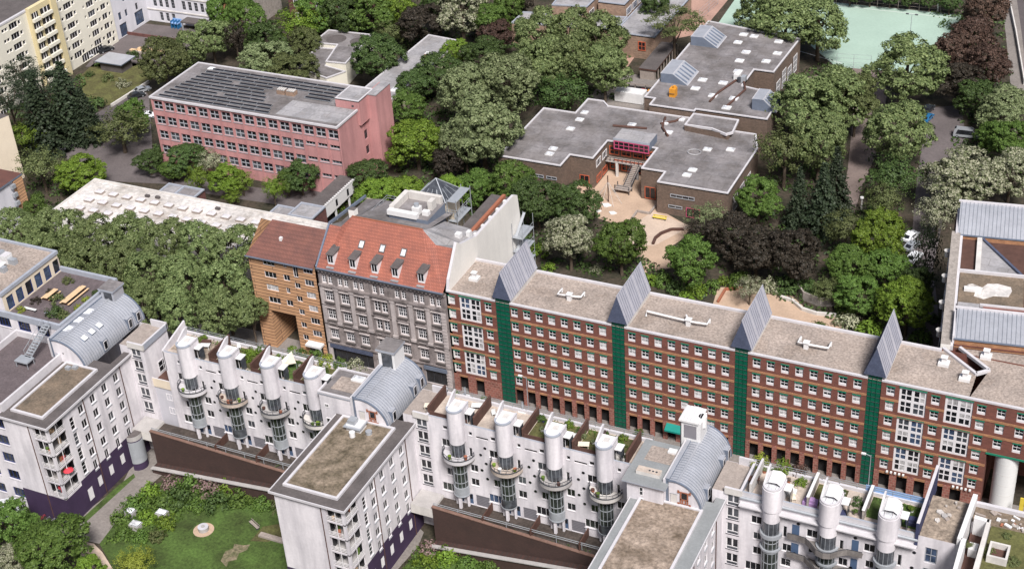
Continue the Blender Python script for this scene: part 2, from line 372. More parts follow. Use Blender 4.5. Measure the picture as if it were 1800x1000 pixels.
    def facade(s, o, ud, W, z0, z1, ops, depth, mat, reveal=None):
        """wall plane from o along unit ud, width W, with rectangular openings (u0,u1,z0,z1) and reveals of the given depth"""
        us = sorted({0.0, W} | {min(max(a, 0), W) for q in ops for a in q[:2]})
        zs = sorted({z0, z1} | {min(max(a, z0), z1) for q in ops for a in q[2:4]})
        P = lambda u, z, d=0.0: (o[0] + ud[0] * u - ud[1] * d, o[1] + ud[1] * u + ud[0] * d, z)
        for i in range(len(us) - 1):
            cu = (us[i] + us[i + 1]) / 2; run = None
            col = [q for q in ops if q[0] < cu < q[1]]
            for j in range(len(zs) - 1):
                cz = (zs[j] + zs[j + 1]) / 2
                hole = any(q[2] < cz < q[3] for q in col)
                if not hole and run is None: run = zs[j]
                if run is not None and (hole or j == len(zs) - 2):
                    zt = zs[j] if hole else zs[j + 1]
                    s.face([P(us[i], run), P(us[i + 1], run), P(us[i + 1], zt), P(us[i], zt)], mat); run = None
        for q in ops:
            a, b, c, d = q[:4]; rv = reveal or mat; D = depth
            s.face([P(a, c), P(a, d), P(a, d, D), P(a, c, D)], rv); s.face([P(b, d), P(b, c), P(b, c, D), P(b, d, D)], rv)
            s.face([P(a, d), P(b, d), P(b, d, D), P(a, d, D)], rv); s.face([P(b, c), P(a, c), P(a, c, D), P(b, c, D)], rv)
    def xform(s, M): s.v = [tuple(M @ Vector(p)) for p in s.v]; return s
    def data(s, name, off=(0, 0, 0)):
        me = bpy.data.meshes.new(name)
        me.from_pydata([(p[0] - off[0], p[1] - off[1], p[2] - off[2]) for p in s.v], [], s.f)
        for t in s.mats: me.materials.append(MATS[t])
        me.polygons.foreach_set('material_index', s.m)
        me.polygons.foreach_set('use_smooth', s.smooth)
        me.update(); return me
    def build(s, name, parent=None, local=False):
        off = (0, 0, 0) if (parent is None or local) else parent_world(parent)
        return link(name, s.data(name, off), parent)
def parent_world(o):
    v = Vector((0, 0, 0))
    while o: v += o.location; o = o.parent
    return v
def solo(mb, name, loc, label, cat, group=None):
    """a thing that is one mesh, its origin at its base"""
    o = link(name, mb.data(name, loc), None, loc)
    return tag(o, label, cat, group)

# windows: shared meshes; local x along the wall, y inwards, z up, origin at lower left of the opening on the glass plane
WIN = {}
def win_frame(w, h, nx, ny, fr='frame_white', fw=0.09, apron=0.0, apron_mat=None, sill=None, sill_out=0.3, mid=0.0, head=None, door=False):
    k = ('f', w, h, nx, ny, fr, fw, apron, apron_mat, sill, sill_out, mid, head)
    if k in WIN: return WIN[k]
    m = MB(); t = 0.05
    m.box(0, fw, -t, 0.02, 0, h, fr); m.box(w - fw, w, -t, 0.02, 0, h, fr)
    m.box(fw, w - fw, -t, 0.02, h - fw, h, fr); m.box(fw, w - fw, -t, 0.02, apron if apron else 0, (apron + fw * 0.6) if apron else fw, fr)
    if apron: m.box(fw, w - fw, -t - 0.02, 0.02, 0, apron, apron_mat or fr)
    lo = apron + fw * 0.6 if apron else fw
    for i in range(1, nx):
        x = w * i / nx; q = (mid if (mid and i * 2 == nx) else fw * 0.55)
        m.box(x - q / 2, x + q / 2, -t + 0.005, 0.02, lo, h - fw, fr)
    for j in range(1, ny):
        z = lo + (h - fw - lo) * j / ny; q = (mid if (mid and j * 2 == ny) else fw * 0.5)
        m.box(fw, w - fw, -t + 0.01, 0.02, z - q / 2, z + q / 2, fr)
    if sill: m.box(-0.06, w + 0.06, -sill_out, 0.0, -0.10, -0.01, sill)
    if head: m.box(-0.05, w + 0.05, -sill_out + 0.02, 0.0, h + 0.005, h + 0.18, head)
    WIN[k] = m.data('window_frame'); return WIN[k]
def win_pane(w, h, kind):
    k = ('p', w, h, kind)
    if k in WIN: return WIN[k]
    m = MB()
    if kind.startswith('half'):
        a, b_ = kind.split(':')[1:]
        m.face([(0, 0, 0), (w, 0, 0), (w, 0, h * 0.5), (0, 0, h * 0.5)], a); m.face([(0, 0, h * 0.5), (w, 0, h * 0.5), (w, 0, h), (0, 0, h)], b_)
    elif kind.startswith('side'):
        a, b_ = kind.split(':')[1:]
        m.face([(0, 0, 0), (w / 2, 0, 0), (w / 2, 0, h), (0, 0, h)], a); m.face([(w / 2, 0, 0), (w, 0, 0), (w, 0, h), (w / 2, 0, h)], b_)
    else: m.face([(0, 0, 0), (w, 0, 0), (w, 0, h), (0, 0, h)], kind)
    WIN[k] = m.data('window_pane'); return WIN[k]
PANES = ['glass_dark'] * 6 + ['glass_mid'] * 2 + ['half:glass_dark:glass_curtain', 'side:glass_dark:glass_curtain', 'glass_curtain', 'half:glass_dark:glass_mid']
def add_window(parent, o, ud, u, z, d, w, h, frame, panes=PANES, split=True, name='window'):
    """window in the opening at (u,z); frame is a shared mesh; its pane is a sub-part"""
    pw = parent_world(parent)
    loc = Vector((o[0] + ud[0] * u - ud[1] * d, o[1] + ud[1] * u + ud[0] * d, z)) - pw
    rz = math.atan2(ud[1], ud[0])
    f = link(name, frame, parent, loc, rz)
    link('pane', win_pane(w, h, random.choice(panes)), f, (0, 0.004, 0))
    return f

# ------------------------------------------------------------------ the ground and what is laid on it
def sheet(name, pts, z, mat, pix=True, kind='structure'):
    m = MB(); P = [(at(u, v, 0).x, at(u, v, 0).y, z) for u, v in pts] if pix else [(x, y, z) for x, y in pts]
    a = sum(P[i][0] * P[(i + 1) % len(P)][1] - P[(i + 1) % len(P)][0] * P[i][1] for i in range(len(P)))
    m.face(P if a > 0 else P[::-1], mat)
    o = m.build(name); o['kind'] = kind; return o
g = MB(); g.face([(-900, -700, 0), (900, -700, 0), (900, 1400, 0), (-900, 1400, 0)], 'soil')
tag(g.build('ground'), kind='structure')
sheet('street', [(-400, -22.5), (300, -22.5), (300, 0.2), (-400, 0.2)], 0.006, 'asphalt', False)
sheet('pavement', [(-400, -2.6), (-50, -2.6), (300, -2.6), (300, 3.5), (-400, 3.5)], 0.012, 'paving_grey', False)
sheet('pavement', [(-400, -26), (300, -26), (300, -22.2), (-400, -22.2)], 0.012, 'paving_grey', False)
sheet('car_park', [(90, 275), (130, 235), (160, 215), (250, 150), (262, 170), (270, 290), (320, 325), (178, 318), (170, 290)], 0.010, 'paving_mauve')
sheet('car_park', [(60, 240), (100, 225), (160, 205), (245, 155), (255, 165), (150, 250), (60, 300)], 0.016, 'asphalt')
sheet('yard', [(200, 60), (235, 40), (380, 55), (330, 95), (230, 118), (150, 118)], 0.010, 'paving_mauve')
sheet('lawn', [(140, 135), (165, 112), (262, 112), (262, 145), (195, 185), (150, 185)], 0.010, 'grass_dry')
sheet('forecourt', [(300, 330), (420, 350), (560, 370), (640, 355), (615, 340), (450, 330), (330, 300)], 0.008, 'paving_mauve')
sheet('playground', [(1010, 325), (1060, 290), (1140, 300), (1165, 372), (1215, 400), (1200, 420), (1170, 440), (1185, 470), (1130, 480), (1100, 400), (1040, 380)], 0.010, 'sand')
sheet('playground', [(1262, 505), (1310, 505), (1350, 512), (1392, 520), (1420, 545), (1480, 558), (1480, 590), (1250, 545)], 0.010, 'sand')
sheet('play_path', [(1105, 400), (1148, 372), (1215, 398), (1150, 432), (1105, 430)], 0.016, 'sand_light')
sheet('school_yard', [(1035, 170), (1050, 155), (1110, 130), (1180, 145), (1140, 210), (1040, 190)], 0.010, 'paving_grey')
sheet('school_yard', [(1095, 130), (1130, 80), (1230, 60), (1280, 0), (1330, -30), (1200, -20), (1100, 60)], 0.008, 'paving_red')
sheet('sports_field', [(1262, 42), (1300, -12), (1690, 27), (1685, 60), (1650, 110), (1620, 130), (1470, 118), (1400, 60)], 0.012, 'pitch_mint')
sheet('dirt_path', [(1400, 140), (1530, 115), (1560, 160), (1545, 260), (1515, 330), (1500, 380), (1475, 380), (1490, 300), (1500, 200), (1440, 160)], 0.008, 'paving_dusk')
sheet('lane', [(1630, 190), (1690, 185), (1700, 260), (1670, 330), (1640, 470), (1660, 640), (1590, 610), (1600, 450), (1610, 330)], 0.010, 'paving_mauve')
sheet('road', [(1783, -30), (1830, -30), (1870, 200), (1812, 190), (1796, 60)], 0.014, 'asphalt')
sheet('pavement', [(1755, -30), (1783, -30), (1796, 60), (1812, 190), (1780, 190), (1768, 60)], 0.020, 'paving_grey')
sheet('garden_path', [(95, 935), (130, 915), (215, 850), (240, 800), (262, 770), (292, 800), (290, 830), (232, 880), (175, 955), (150, 950)], 0.010, 'paving_grey')
sheet('garden_path', [(110, 942), (165, 955), (180, 970), (205, 1010), (230, 1060), (150, 1060), (155, 990)], 0.014, 'sand_light')
sheet('garden_path', [(640, 1010), (690, 980), (730, 920), (745, 935), (735, 960), (690, 1010), (660, 1060)], 0.010, 'paving_grey')
sheet('garden_lawn', [(175, 955), (232, 880), (292, 840), (500, 860), (520, 900), (525, 1100), (240, 1100), (205, 1010)], 0.008, 'grass')
sheet('bare_earth', [(388, 985), (396, 968), (410, 963), (412, 955), (428, 958), (440, 956), (434, 966), (420, 972), (416, 983), (402, 986), (398, 996)], 0.014, 'earth_bare')
sheet('bare_earth', [(440, 950), (462, 925), (505, 918), (515, 938), (470, 952)], 0.013, 'grass_dry')
sheet('garden_lawn', [(740, 960), (1040, 985), (1020, 1100), (690, 1100), (690, 1020)], 0.008, 'grass')
sheet('flower_bed', [(140, 915), (205, 855), (235, 832), (238, 838), (150, 918)], 0.018, 'grass')
mk = MB()
for a, b in (((1330, -5), (1690, 34)), ((1300, 60), (1480, 112))):
    p, q = at(*a), at(*b); d = (q - p).normalized(); n_ = Vector((-d.y, d.x, 0)) * 0.08
    mk.face([p - n_ + Vector((0, 0, .017)), q - n_ + Vector((0, 0, .017)), q + n_ + Vector((0, 0, .017)), p + n_ + Vector((0, 0, .017))], 'paint_white')
tag(mk.build('field_markings'), kind='structure')

# ------------------------------------------------------------------ the long red brick block
XB0, XB1, YB, ZB = -10.2, 96.0, 10.8, 20.7
bk = thing('brick_apartment_block', (40, 5, 0), 'long red brick block with tan bands, gravel roof and green strips under pointed slate tents', 'building')
ROWS = [18.96 - 2.79 * k for k in range(6)]
STRIPS = [(-1.1, 1.5), (19.5, 21.7), (40.0, 42.1), (60.6, 62.7)]
SEGS = [(XB0, -1.1), (1.5, 19.5), (21.7, 40.0), (42.1, 60.6), (62.7, XB1)]
WW, WH = 1.25, 1.62
cols = {1: [2.30 + 2.235 * k for k in range(8)], 2: [22.95 + 2.225 * k for k in range(8)], 3: [43.5 + 2.235 * k for k in range(8)]}
wins, bays, arches = [], [], []
for i in (1, 2, 3):
    for x in cols[i]:
        for z in ROWS: wins.append((x, z))
        arches.append((x - 0.72, x + 0.72))
for x in (-9.3, -2.5):
    for z in ROWS: wins.append((x, z))
for x in (64.1, 70.7, 77.3): 
    for z in ROWS: wins.append((x, z))
for x in (80.1, 82.9, 85.6, 88.3, 91.0, 93.7):
    for z in ROWS[:3]: wins.append((x, z))
for x0 in (-7.85, 65.4, 72.1):
    for zt in (20.05, 14.5, 8.9): bays.append((x0, x0 + 4.0, zt - 4.75, zt))
for x in (64.3, 67.0, 69.7, 72.4, 75.1, -8.3, -5.2): arches.append((x - 0.8, x + 0.8))
VOID0 = 78.8
wall = MB()
for i, (a, b) in enumerate(SEGS):
    ops = [(x - WW / 2 - a, x + WW / 2 - a, z - 0.86, z - 0.86 + WH) for x, z in wins if a < x < b]
    ops += [(p[0] - a, p[1] - a, p[2], p[3]) for p in bays if a < p[0] < b]
    ops += [(p[0] - a, p[1] - a, 0.0, 3.55) for p in arches if a < p[0] < b]
    if i == 4: ops.append((VOID0 - a, XB1 - a, 0.0, 11.5))
    wall.facade((a, 0), (1, 0), b - a, 0, ZB, ops, 0.22, 'brick_red')
for a, b in STRIPS:      # the recess behind each green strip
    wall.face([(a, 0.5, 0), (b, 0.5, 0), (b, 0.5, ZB), (a, 0.5, ZB)], 'brick_red')
    for x in (a, b): wall.face([(x, 0, 0), (x, 0.5, 0), (x, 0.5, ZB), (x, 0, ZB)], 'brick_red')
wall.face([(XB0, 0, 0), (XB0, 0, ZB), (XB0, YB, ZB), (XB0, YB, 0)], 'brick_red')
wall.face([(XB0, YB, 0), (XB0, YB, ZB), (XB1, YB, ZB), (XB1, YB, 0)], 'brick_red')
wall.face([(XB0, 1.1, 0.0), (VOID0, 1.1, 0.0), (VOID0, 1.1, 3.6), (XB0, 1.1, 3.6)], 'void_dark')  # near-black face close behind the arches paints in the arcade's shade
wall.face([(XB0, 0.22, 3.6), (VOID0, 0.22, 3.6), (VOID0, 1.1, 3.6), (XB0, 1.1, 3.6)], 'brick_red')
wall.face([(VOID0, 0.22, 11.5), (XB1, 0.22, 11.5), (XB1, YB - .1, 11.5), (VOID0, YB - .1, 11.5)], 'plaster_grey')
wall.face([(VOID0, 0.22, 0), (VOID0, YB - .1, 0), (VOID0, YB - .1, 11.5), (VOID0, 0.22, 11.5)], 'brick_red')
wall.build('wall', bk)
band = MB()
for a, b in SEGS:
    for k in range(6):
        z = 17.42 - 2.79 * k
        bb = b if (k < 2 or b < XB1) else VOID0
        xs = [a] + sorted([e for p in bays if a < p[0] < b and p[2] < z < p[3] for e in p[:2]]) + [bb]
        for p, q in zip(xs[::2], xs[1::2]): band.box(p, q, -0.07, -0.003, z - 0.2, z + 0.2, 'brick_band')
band.build('string_course', bk)
for a, b in SEGS[:4] + [(62.7, VOID0)]:
    es = sorted(p for p in arches if a < p[0] < b); xs = [a] + [e for p in es for e in p] + [b]
    for p, q in zip(xs[::2], xs[1::2]): pr = MB(); pr.box(p + 0.02, q - 0.02, -0.12, -0.003, 0, 3.7, 'brick_pier'); pr.build('arcade_pier', bk)
gr = MB()
for a, b in STRIPS:
    gr.box(a + 0.02, b - 0.02, 0.12, 0.3, 0, 21.3, 'green_panel')
    for k in range(1, 3): x = a + (b - a) * k / 3; gr.box(x - 0.05, x + 0.05, 0.02, 0.12, 0, 21.25, 'green_trim' if False else 'green_panel')
    for k in range(24): gr.box(a + 0.02, b - 0.02, 0.05, 0.12, 0.4 + k * 0.88, 0.47 + k * 0.88, 'metal_dark')
    o = gr.build('green_stair_strip', bk); gr = MB()
rf = MB()
cuts = [XB0 + 0.3] + [e for p in STRIPS for e in (p[0] - 0.4, p[1] + 0.4)] + [69.6]
rf.face([(XB0, 0, ZB - .25), (69.4, 0, ZB - .25), (69.4, YB, ZB - .25), (XB0, YB, ZB - .25)], 'gravel_tan')
rf.face([(69.4, 0, ZB - .25), (75.3, 0, ZB - .25), (75.3, 6.1, ZB - .25), (69.4, 11.3, ZB - .25)], 'gravel_tan')
rf.face([(75.3, 0, ZB - .25), (XB1, 0, ZB - .25), (XB1, 16, ZB - .25), (71.6, 12.2, ZB - .25), (76.8, 7.9, ZB - .25)], 'gravel_tan')
rf.build('roof', bk)
pp = MB()
for a, b in SEGS:
    pp.box(a, b, -0.06, 0.32, ZB - 0.28, ZB + 0.02, 'coping', None)
    if b < 69: pp.box(a, b, YB - 0.4, YB + 0.05, ZB - 0.28, ZB + 0.12, 'coping')
pp.box(62.7, 69.3, YB - 0.4, YB + 0.05, ZB - 0.28, ZB + 0.12, 'coping')
pp.bar((69.4, 11.2, ZB - .1), (75.3, 6.2, ZB - .1), 0.45, 0.5, 'coping')
pp.bar((75.2, 6.3, ZB - .1), (76.9, 7.9, ZB - .1), 0.45, 0.5, 'coping')
pp.bar((76.8, 7.9, ZB - .1), (71.7, 12.2, ZB - .1), 0.45, 0.5, 'coping')
pp.build('parapet', bk)
ln = MB(); ln.box(VOID0 - 0.1, XB1, -0.10, -0.003, 11.3, 11.6, 'green_trim'); ln.build('green_lintel', bk)
for k, (a, b) in enumerate(STRIPS):   # slate tents standing across the roof
    c = (a + b) / 2; h = 1.7; t = MB(); y0, y1 = -0.25, 10.6
    A, B_, T = (c - h, y0, 21.35), (c + h, y0, 21.35), (c, y0, 26.4)
    A2, B2, T2 = (c - h, y1, 21.35), (c + h, y1, 21.35), (c, y1, 26.4)
    t.face([A, B_, T], 'slate_blue'); t.face([B2, A2, T2], 'slate_blue'); t.face([B_, B2, T2, T], 'slate_sunlit'); t.face([A2, A, T, T2], 'slate_blue'); t.face([A, A2, B2, B_], 'slate_blue')  # right slope gets a paler slate: its brighter light is painted in
    for j in range(1, 16):            # standing seams on the sunlit slope
        y = y0 + (y1 - y0) * j / 16; mm = 'slate_blue' if j % 5 else 'coping'
        t.bar((c + h, y, 21.37), (c, y, 26.41), 0.05, 0.05, mm); t.bar((c - h, y, 21.37), (c, y, 26.41), 0.05, 0.05, 'slate_blue')
    t.bar((c, y0, 26.42), (c, y1, 26.42), 0.12, 0.1, 'slate_sunlit')
    t.build('slate_tent', bk)
    t = MB(); t.box(c - h + 0.12, c + h - 0.12, 0.4, 10.4, ZB - 0.3, 21.35, 'concrete_light'); t.build('tent_plinth', bk)
vt = MB()
def ventpipe(x, y, arms):
    v = MB(); z = ZB + 0.55
    v.box(x - .35, x + .35, y - .35, y + .35, ZB - .25, ZB + .9, 'metal_white'); v.box(x - .5, x + .5, y - .5, y + .5, ZB + .9, ZB + 1.0, 'metal_white')
    for pts in arms: v.tube([(x + a, y + b, z + c) for a, b, c in pts], 0.17, 'metal_white', 8)
    return v
for x, y, arms in ((10.3, 4.6, [[(0, 0, 0), (1.9, 0.3, 0), (1.9, 1.8, 0), (1.9, 1.8, -.7)], [(0, 0, 0), (-2.0, -.2, 0), (-2.0, 1.6, 0), (-2.0, 1.6, -.7)]]),
                   (31.0, 4.2, [[(0, 0, 0), (3.0, .2, 0), (3.0, 1.6, 0), (3.0, 1.6, -.7)], [(0, 0, 0), (-7.2, .5, 0), (-7.2, 0, -.7)], [(0, 0, 0), (-.9, 1.5, 0)]]),
                   (50.0, 4.4, [[(0, 0, 0), (3.4, .1, 0), (3.4, 1.7, 0), (3.4, 1.7, -.7)], [(0, 0, 0), (-1.3, 0, 0), (-1.3, 1.6, 0), (-1.3, 1.6, -.7)]])):
    ventpipe(x, y, arms).build('vent_duct', bk)
for x, y in ((70.3, 7.3), (73.9, 4.6), (75.8, 11.2), (-7.3, 5.0)):
    v = MB(); v.box(x - .8, x + .8, y - .7, y + .7, ZB - .25, ZB + .25, 'metal_white'); v.box(x - .35, x + .35, y - .3, y + .3, ZB + .25, ZB + 1.1, 'metal_white'); v.box(x - .5, x + .5, y - .45, y + .45, ZB + 1.1, ZB + 1.2, 'metal_white')
    v.build('roof_fan', bk)
fr = win_frame(WW, WH, 2, 2, 'frame_white', 0.10, 0.42, 'frame_white', None, 0.25, 0, 'green_trim')
wins.sort(key=lambda p: (p[0] - 60) ** 2 + 9 * (18 - p[1]) ** 2)
wins = [p for p in wins if not (p[1] < 5.2 and p[0] < 62)] + [p for p in wins if p[1] < 5.2 and p[0] < 62]
rest = MB()
for k, (x, z) in enumerate(wins):
    if k < 88:
        add_window(bk, (0, 0), (1, 0), x - WW / 2, z - 0.86, 0.18, WW, WH, fr, PANES + ['glass_curtain'] * 2)
    else:
        rest.box(x - WW / 2 - 0.06, x + WW / 2 + 0.06, -0.05, -0.003, z - 0.86 + WH + 0.005, z - 0.86 + WH + 0.18, 'green_trim')
        x0, z0, y = x - WW / 2, z - 0.86, 0.18; pk = random.choice(['glass_dark'] * 6 + ['glass_mid', 'glass_curtain'] * 2)
        rest.face([(x0, y, z0), (x0 + WW, y, z0), (x0 + WW, y, z0 + WH), (x0, y, z0 + WH)], pk)
        rest.box(x0, x0 + WW, y - .06, y - .01, z0, z0 + .45, 'frame_white'); rest.box(x0, x0 + WW, y - .05, y - .01, z0 + WH - .1, z0 + WH, 'frame_white')
        rest.box(x0 + WW / 2 - .04, x0 + WW / 2 + .04, y - .04, y - .01, z0 + .45, z0 + WH - .1, 'frame_white'); rest.box(x0, x0 + WW, y - .045, y - .01, z0 + .95, z0 + 1.02, 'frame_white')
        for q in (x0, x0 + WW - .1): rest.box(q, q + .1, y - .055, y - .01, z0 + .45, z0 + WH - .1, 'frame_white')
o = rest.build('window', bk); o['kind'] = 'stuff'
fb = win_frame(4.0, 4.75, 4, 4, 'frame_white', 0.32, 0, None, None, 0.3, 0.42, 'green_trim')
for p in bays:
    pw = parent_world(bk); f = link('glazed_bay', fb, bk, Vector((p[0], 0.2, p[2])) - pw)
    for i in range(2):
        for j in range(2):
            l = link('pane', win_pane(2.0, 2.375, random.choice(['glass_dark', 'glass_mid', 'glass_blue', 'half:glass_dark:glass_curtain', 'side:glass_dark:glass_curtain'])), f, (2.0 * i, 0.004, 2.375 * j))
aw = MB(); aw.face([(28.8, -0.1, 3.5), (32.6, -0.1, 3.5), (32.6, -1.3, 2.9), (28.8, -1.3, 2.9)], 'awning_teal'); aw.face([(28.8, -1.3, 2.9), (32.6, -1.3, 2.9), (32.6, -1.3, 2.6), (28.8, -1.3, 2.6)], 'awning_teal'); aw.face([(28.8, -.1, 3.5), (28.8, -1.3, 2.9), (28.8, -1.3, 2.6)], 'awning_teal'); aw.face([(32.6, -.1, 3.5), (32.6, -1.3, 2.9), (32.6, -1.3, 2.6)], 'awning_teal')
aw.build('awning', bk)
lm = MB()
for x0 in (64.6, 74.6):
    for k in range(5): lm.box(x0 + k * .62, x0 + k * .62 + .3, -.45, -.15, 3.85, 4.1, 'paint_white'); lm.box(x0 + k * .62 + .1, x0 + k * .62 + .2, -.15, -.07, 3.9, 4.0, 'metal_dark')
lm.build('wall_lamp', bk)
c_ = MB(); c_.cyl(81.7, 1.7, 0, 11.5, 1.72, 'paint_white', 32)
for k in range(1, 6): c_.cyl(81.7, 1.7, k * 1.95, k * 1.95 + .04, 1.735, 'concrete_light', 32)
c_.build('corner_column', bk)
sg = MB(); sg.box(84.6, 85.2, -1.4, -1.2, 1.6, 5.6, 'paint_yellow'); sg.box(84.8, 85.0, -1.35, -1.25, 0, 1.6, 'metal_dark')
solo(sg, 'advertising_pillar', (84.9, -1.3, 0), 'tall yellow sign board standing beside the round white corner column', 'sign')

# ------------------------------------------------------------------ the grey sandstone house with red mansard
gy = thing('sandstone_house', (-23, 6, 0), 'grey sandstone house with pilasters, white windows and red mansard roof', 'building')
GX0, GX1 = -35.5, -10.25
wl = MB(); gw = []
for x in (-33.8, -30.6, -27.5, -19.2, -15.7, -12.5):
    for z, h in ((14.4, 2.3), (10.6, 2.3), (6.4, 2.2)): gw.append((x, z, 1.75, h))
for x in (-24.2, -22.7):
    for z, h in ((14.4, 2.3), (10.6, 2.3), (6.4, 2.2)): gw.append((x, z, 1.2, h))
for x in (-34.4, -33.2, -31.2, -30.0, -28.1, -26.9, -24.3, -22.9, -19.9, -18.6, -16.3, -15.1, -13.1, -11.9): gw.append((x, 17.8, 0.95, 1.7))
shops = [(-34.9, -26.4, 0.2, 3.3), (-25.6, -24.2, 0.1, 2.8), (-15.9, -11.5, 0.2, 3.2), (-22.6, -16.6, 0.2, 3.2)]
wl.facade((GX0, 0), (1, 0), GX1 - GX0, 0, 20.0, [(x - w_ / 2 - GX0, x + w_ / 2 - GX0, z - h / 2, z + h / 2) for x, z, w_, h in gw] + [(a - GX0, b - GX0, c, d) for a, b, c, d in shops], 0.35, 'sandstone', 'sandstone_light')
wl.face([(GX0, 0, 0), (GX0, 0, 20), (GX0, 14, 24), (GX0, 14, 0)], 'sandstone'); wl.face([(GX0, 14, 0), (GX0, 14, 24), (GX1, 14, 24), (GX1, 14, 0)], 'plaster_sand')
wl.build('wall', gy)
tr = MB()
tr.box(GX0, GX1 - .3, -0.55, -0.003, 19.7, 20.15, 'sandstone_dark'); tr.box(GX0, GX1 - .3, -0.35, -0.003, 16.35, 16.75, 'sandstone'); tr.box(GX0, GX1 - .3, -0.25, -0.003, 19.4, 19.7, 'sandstone_light')
tr.box(GX0, GX1 - .3, -0.25, -0.003, 8.35, 8.6, 'sandstone_dark'); tr.box(GX0, GX1 - .3, -0.3, -0.003, 4.3, 4.6, 'sandstone'); tr.box(GX0, GX1 - .3, -0.2, -0.003, 12.35, 12.5, 'sandstone')
for x in (-32.2, -29.05, -25.9, -21.0, -17.45, -14.1): tr.box(x - .38, x + .38, -0.22, -0.003, 8.6, 16.35, 'sandstone_light'); tr.box(x - .5, x + .5, -0.32, -0.004, 15.9, 16.35, 'sandstone_light'); tr.box(x - .5, x + .5, -0.34, -0.004, 8.6, 9.1, 'sandstone_light')
for x in (GX0 + .45, GX1 - .85): tr.box(x - .42, x + .42, -0.2, -0.003, 0, 16.35, 'sandstone_light')
for k in range(24):
    for x in (GX1 - .85,): tr.box(x - .5, x + .4, -0.26, -0.2, 0.2 + k * .66, 0.62 + k * .66, 'sandstone_light')
for k in range(34): tr.box(GX0 + .4 + k * .73, GX0 + .65 + k * .73, -0.5, -0.25, 19.45, 19.7, 'sandstone')
for x, z, w_, h in gw:
    if h > 2: tr.box(x - w_ / 2 - .15, x + w_ / 2 + .15, -0.28, -0.003, z + h / 2 + .12, z + h / 2 + .34, 'sandstone_light'); tr.box(x - w_ / 2 - .1, x + w_ / 2 + .1, -0.34, -0.003, z - h / 2 - .3, z - h / 2 - .04, 'sandstone_dark'); 
    if abs(z - 10.6) < .1: tr.box(x - w_ / 2 - .1, x + w_ / 2 + .1, -0.12, -0.003, z - h / 2 - .9, z - h / 2 - .3, 'sandstone_light'); [tr.box(x + e - .15, x + e + .15, -.3, -.12, z - h / 2 - 1.1, z - h / 2 - .3, 'sandstone') for e in (-w_ / 2, w_ / 2)]
tr.build('cornice', gy)
for x, z, w_, h in gw:
    add_window(gy, (0, 0), (1, 0), x - w_ / 2, z - h / 2, 0.3, w_, h, win_frame(w_, h, 4 if w_ > 1.5 else 2, 3, 'frame_white', 0.10, 0, None, 'sandstone_light', 0.36, 0.14), ['glass_dark'] * 4 + ['glass_mid', 'half:glass_dark:glass_mid'])
for a, b, c, d in shops: 
    add_window(gy, (0, 0), (1, 0), a, c, 0.33, b - a, d - c, win_frame(b - a, d - c, max(2, int((b - a) / 1.3)), 1, 'metal_dark', 0.12), ['glass_dark'], name='shop_window')
fa = MB(); fa.box(-35.0, -26.3, -0.3, -0.02, 3.35, 4.15, 'slate_blue'); fa.build('shop_fascia', gy); fa = MB(); fa.box(-16.0, -11.4, -0.3, -0.02, 3.25, 4.0, 'zinc_dark'); fa.build('shop_fascia', gy)
ro = MB()
EZ = 20.2; y_t, z_t = 6.6, 27.4
L0, L1 = (-35.2, -0.5, EZ), (-10.6, -0.5, EZ); T0, T1 = (-31.2, y_t, z_t), (-17.4, y_t, z_t)
HL, HR = (-35.2, 5.4, 25.6), (-10.6, 5.4, 25.6)
ro.face([(-33.6, -0.5, EZ), (-12.8, -0.5, EZ), T1, T0], 'tile_red')
ro.face([L0, (-33.6, -0.5, EZ), T0, (-33.0, 5.4, 25.6), HL], 'tile_red')
ro.face([(-12.8, -0.5, EZ), L1, HR, (-14.4, 5.4, 25.6), T1], 'tile_red')
ro.face([T0, T1, (-17.4, 9, 26.2), (-31.2, 9, 26.2)], 'felt_grey'); ro.face([HL, (-33.0, 5.4, 25.6), (-35.2, 9, 24.2)], 'felt_grey'); ro.face([(-33.0, 5.4, 25.6), T0, (-31.2, 9, 26.2), (-35.2, 9, 24.2)], 'felt_grey'); ro.face([(-14.4, 5.4, 25.6), HR, (-10.6, 9, 24.2)], 'felt_light'); ro.face([T1, (-14.4, 5.4, 25.6), (-10.6, 9, 24.2), (-17.4, 9, 26.2)], 'felt_light')
ro.face([(-35.2, 9, 24.2), (-31.2, 9, 26.2), (-31.2, 18, 24.6), (-35.2, 18, 24)], 'felt_grey'); ro.face([(-17.4, 9, 26.2), (-10.6, 9, 24.2), (-10.6, 14.5, 23.8), (-17.4, 14.5, 24.6)], 'felt_light')
ro.face([(-31.2, 9, 26.2), (-17.4, 9, 26.2), (-17.4, 18, 24.4), (-31.2, 18, 24.4)], 'felt_grey')
ro.bar(T0, T1, .2, .2, 'terracotta'); ro.bar((-12.8, -0.4, EZ + .05), (T1[0] + .05, T1[1], T1[2]), .22, .14, 'tile_red'); ro.bar((-33.6, -0.4, EZ + .05), T0, .18, .12, 'tile_red')
ro.bar((-35.35, -0.4, EZ + .1), (-35.35, 5.4, 25.8), .3, .35, 'zinc_dark'); ro.bar((-35.35, 5.4, 25.8), (-35.35, 18, 24.5), .3, .5, 'zinc_dark')
ro.box(-35.3, -10.6, -0.75, -0.45, EZ - .1, EZ + .1, 'zinc_dark')
ro.face([(-35.2, 14, 19), (-10.6, 14, 19), (-10.6, 14, 23.9), (-35.2, 14, 23.9)], 'plaster_sand'); ro.face([(-35.2, 18, 0), (-17.4, 18, 0), (-17.4, 18, 24.4), (-35.2, 18, 24.2)], 'plaster_sand')
ro.build('roof', gy)
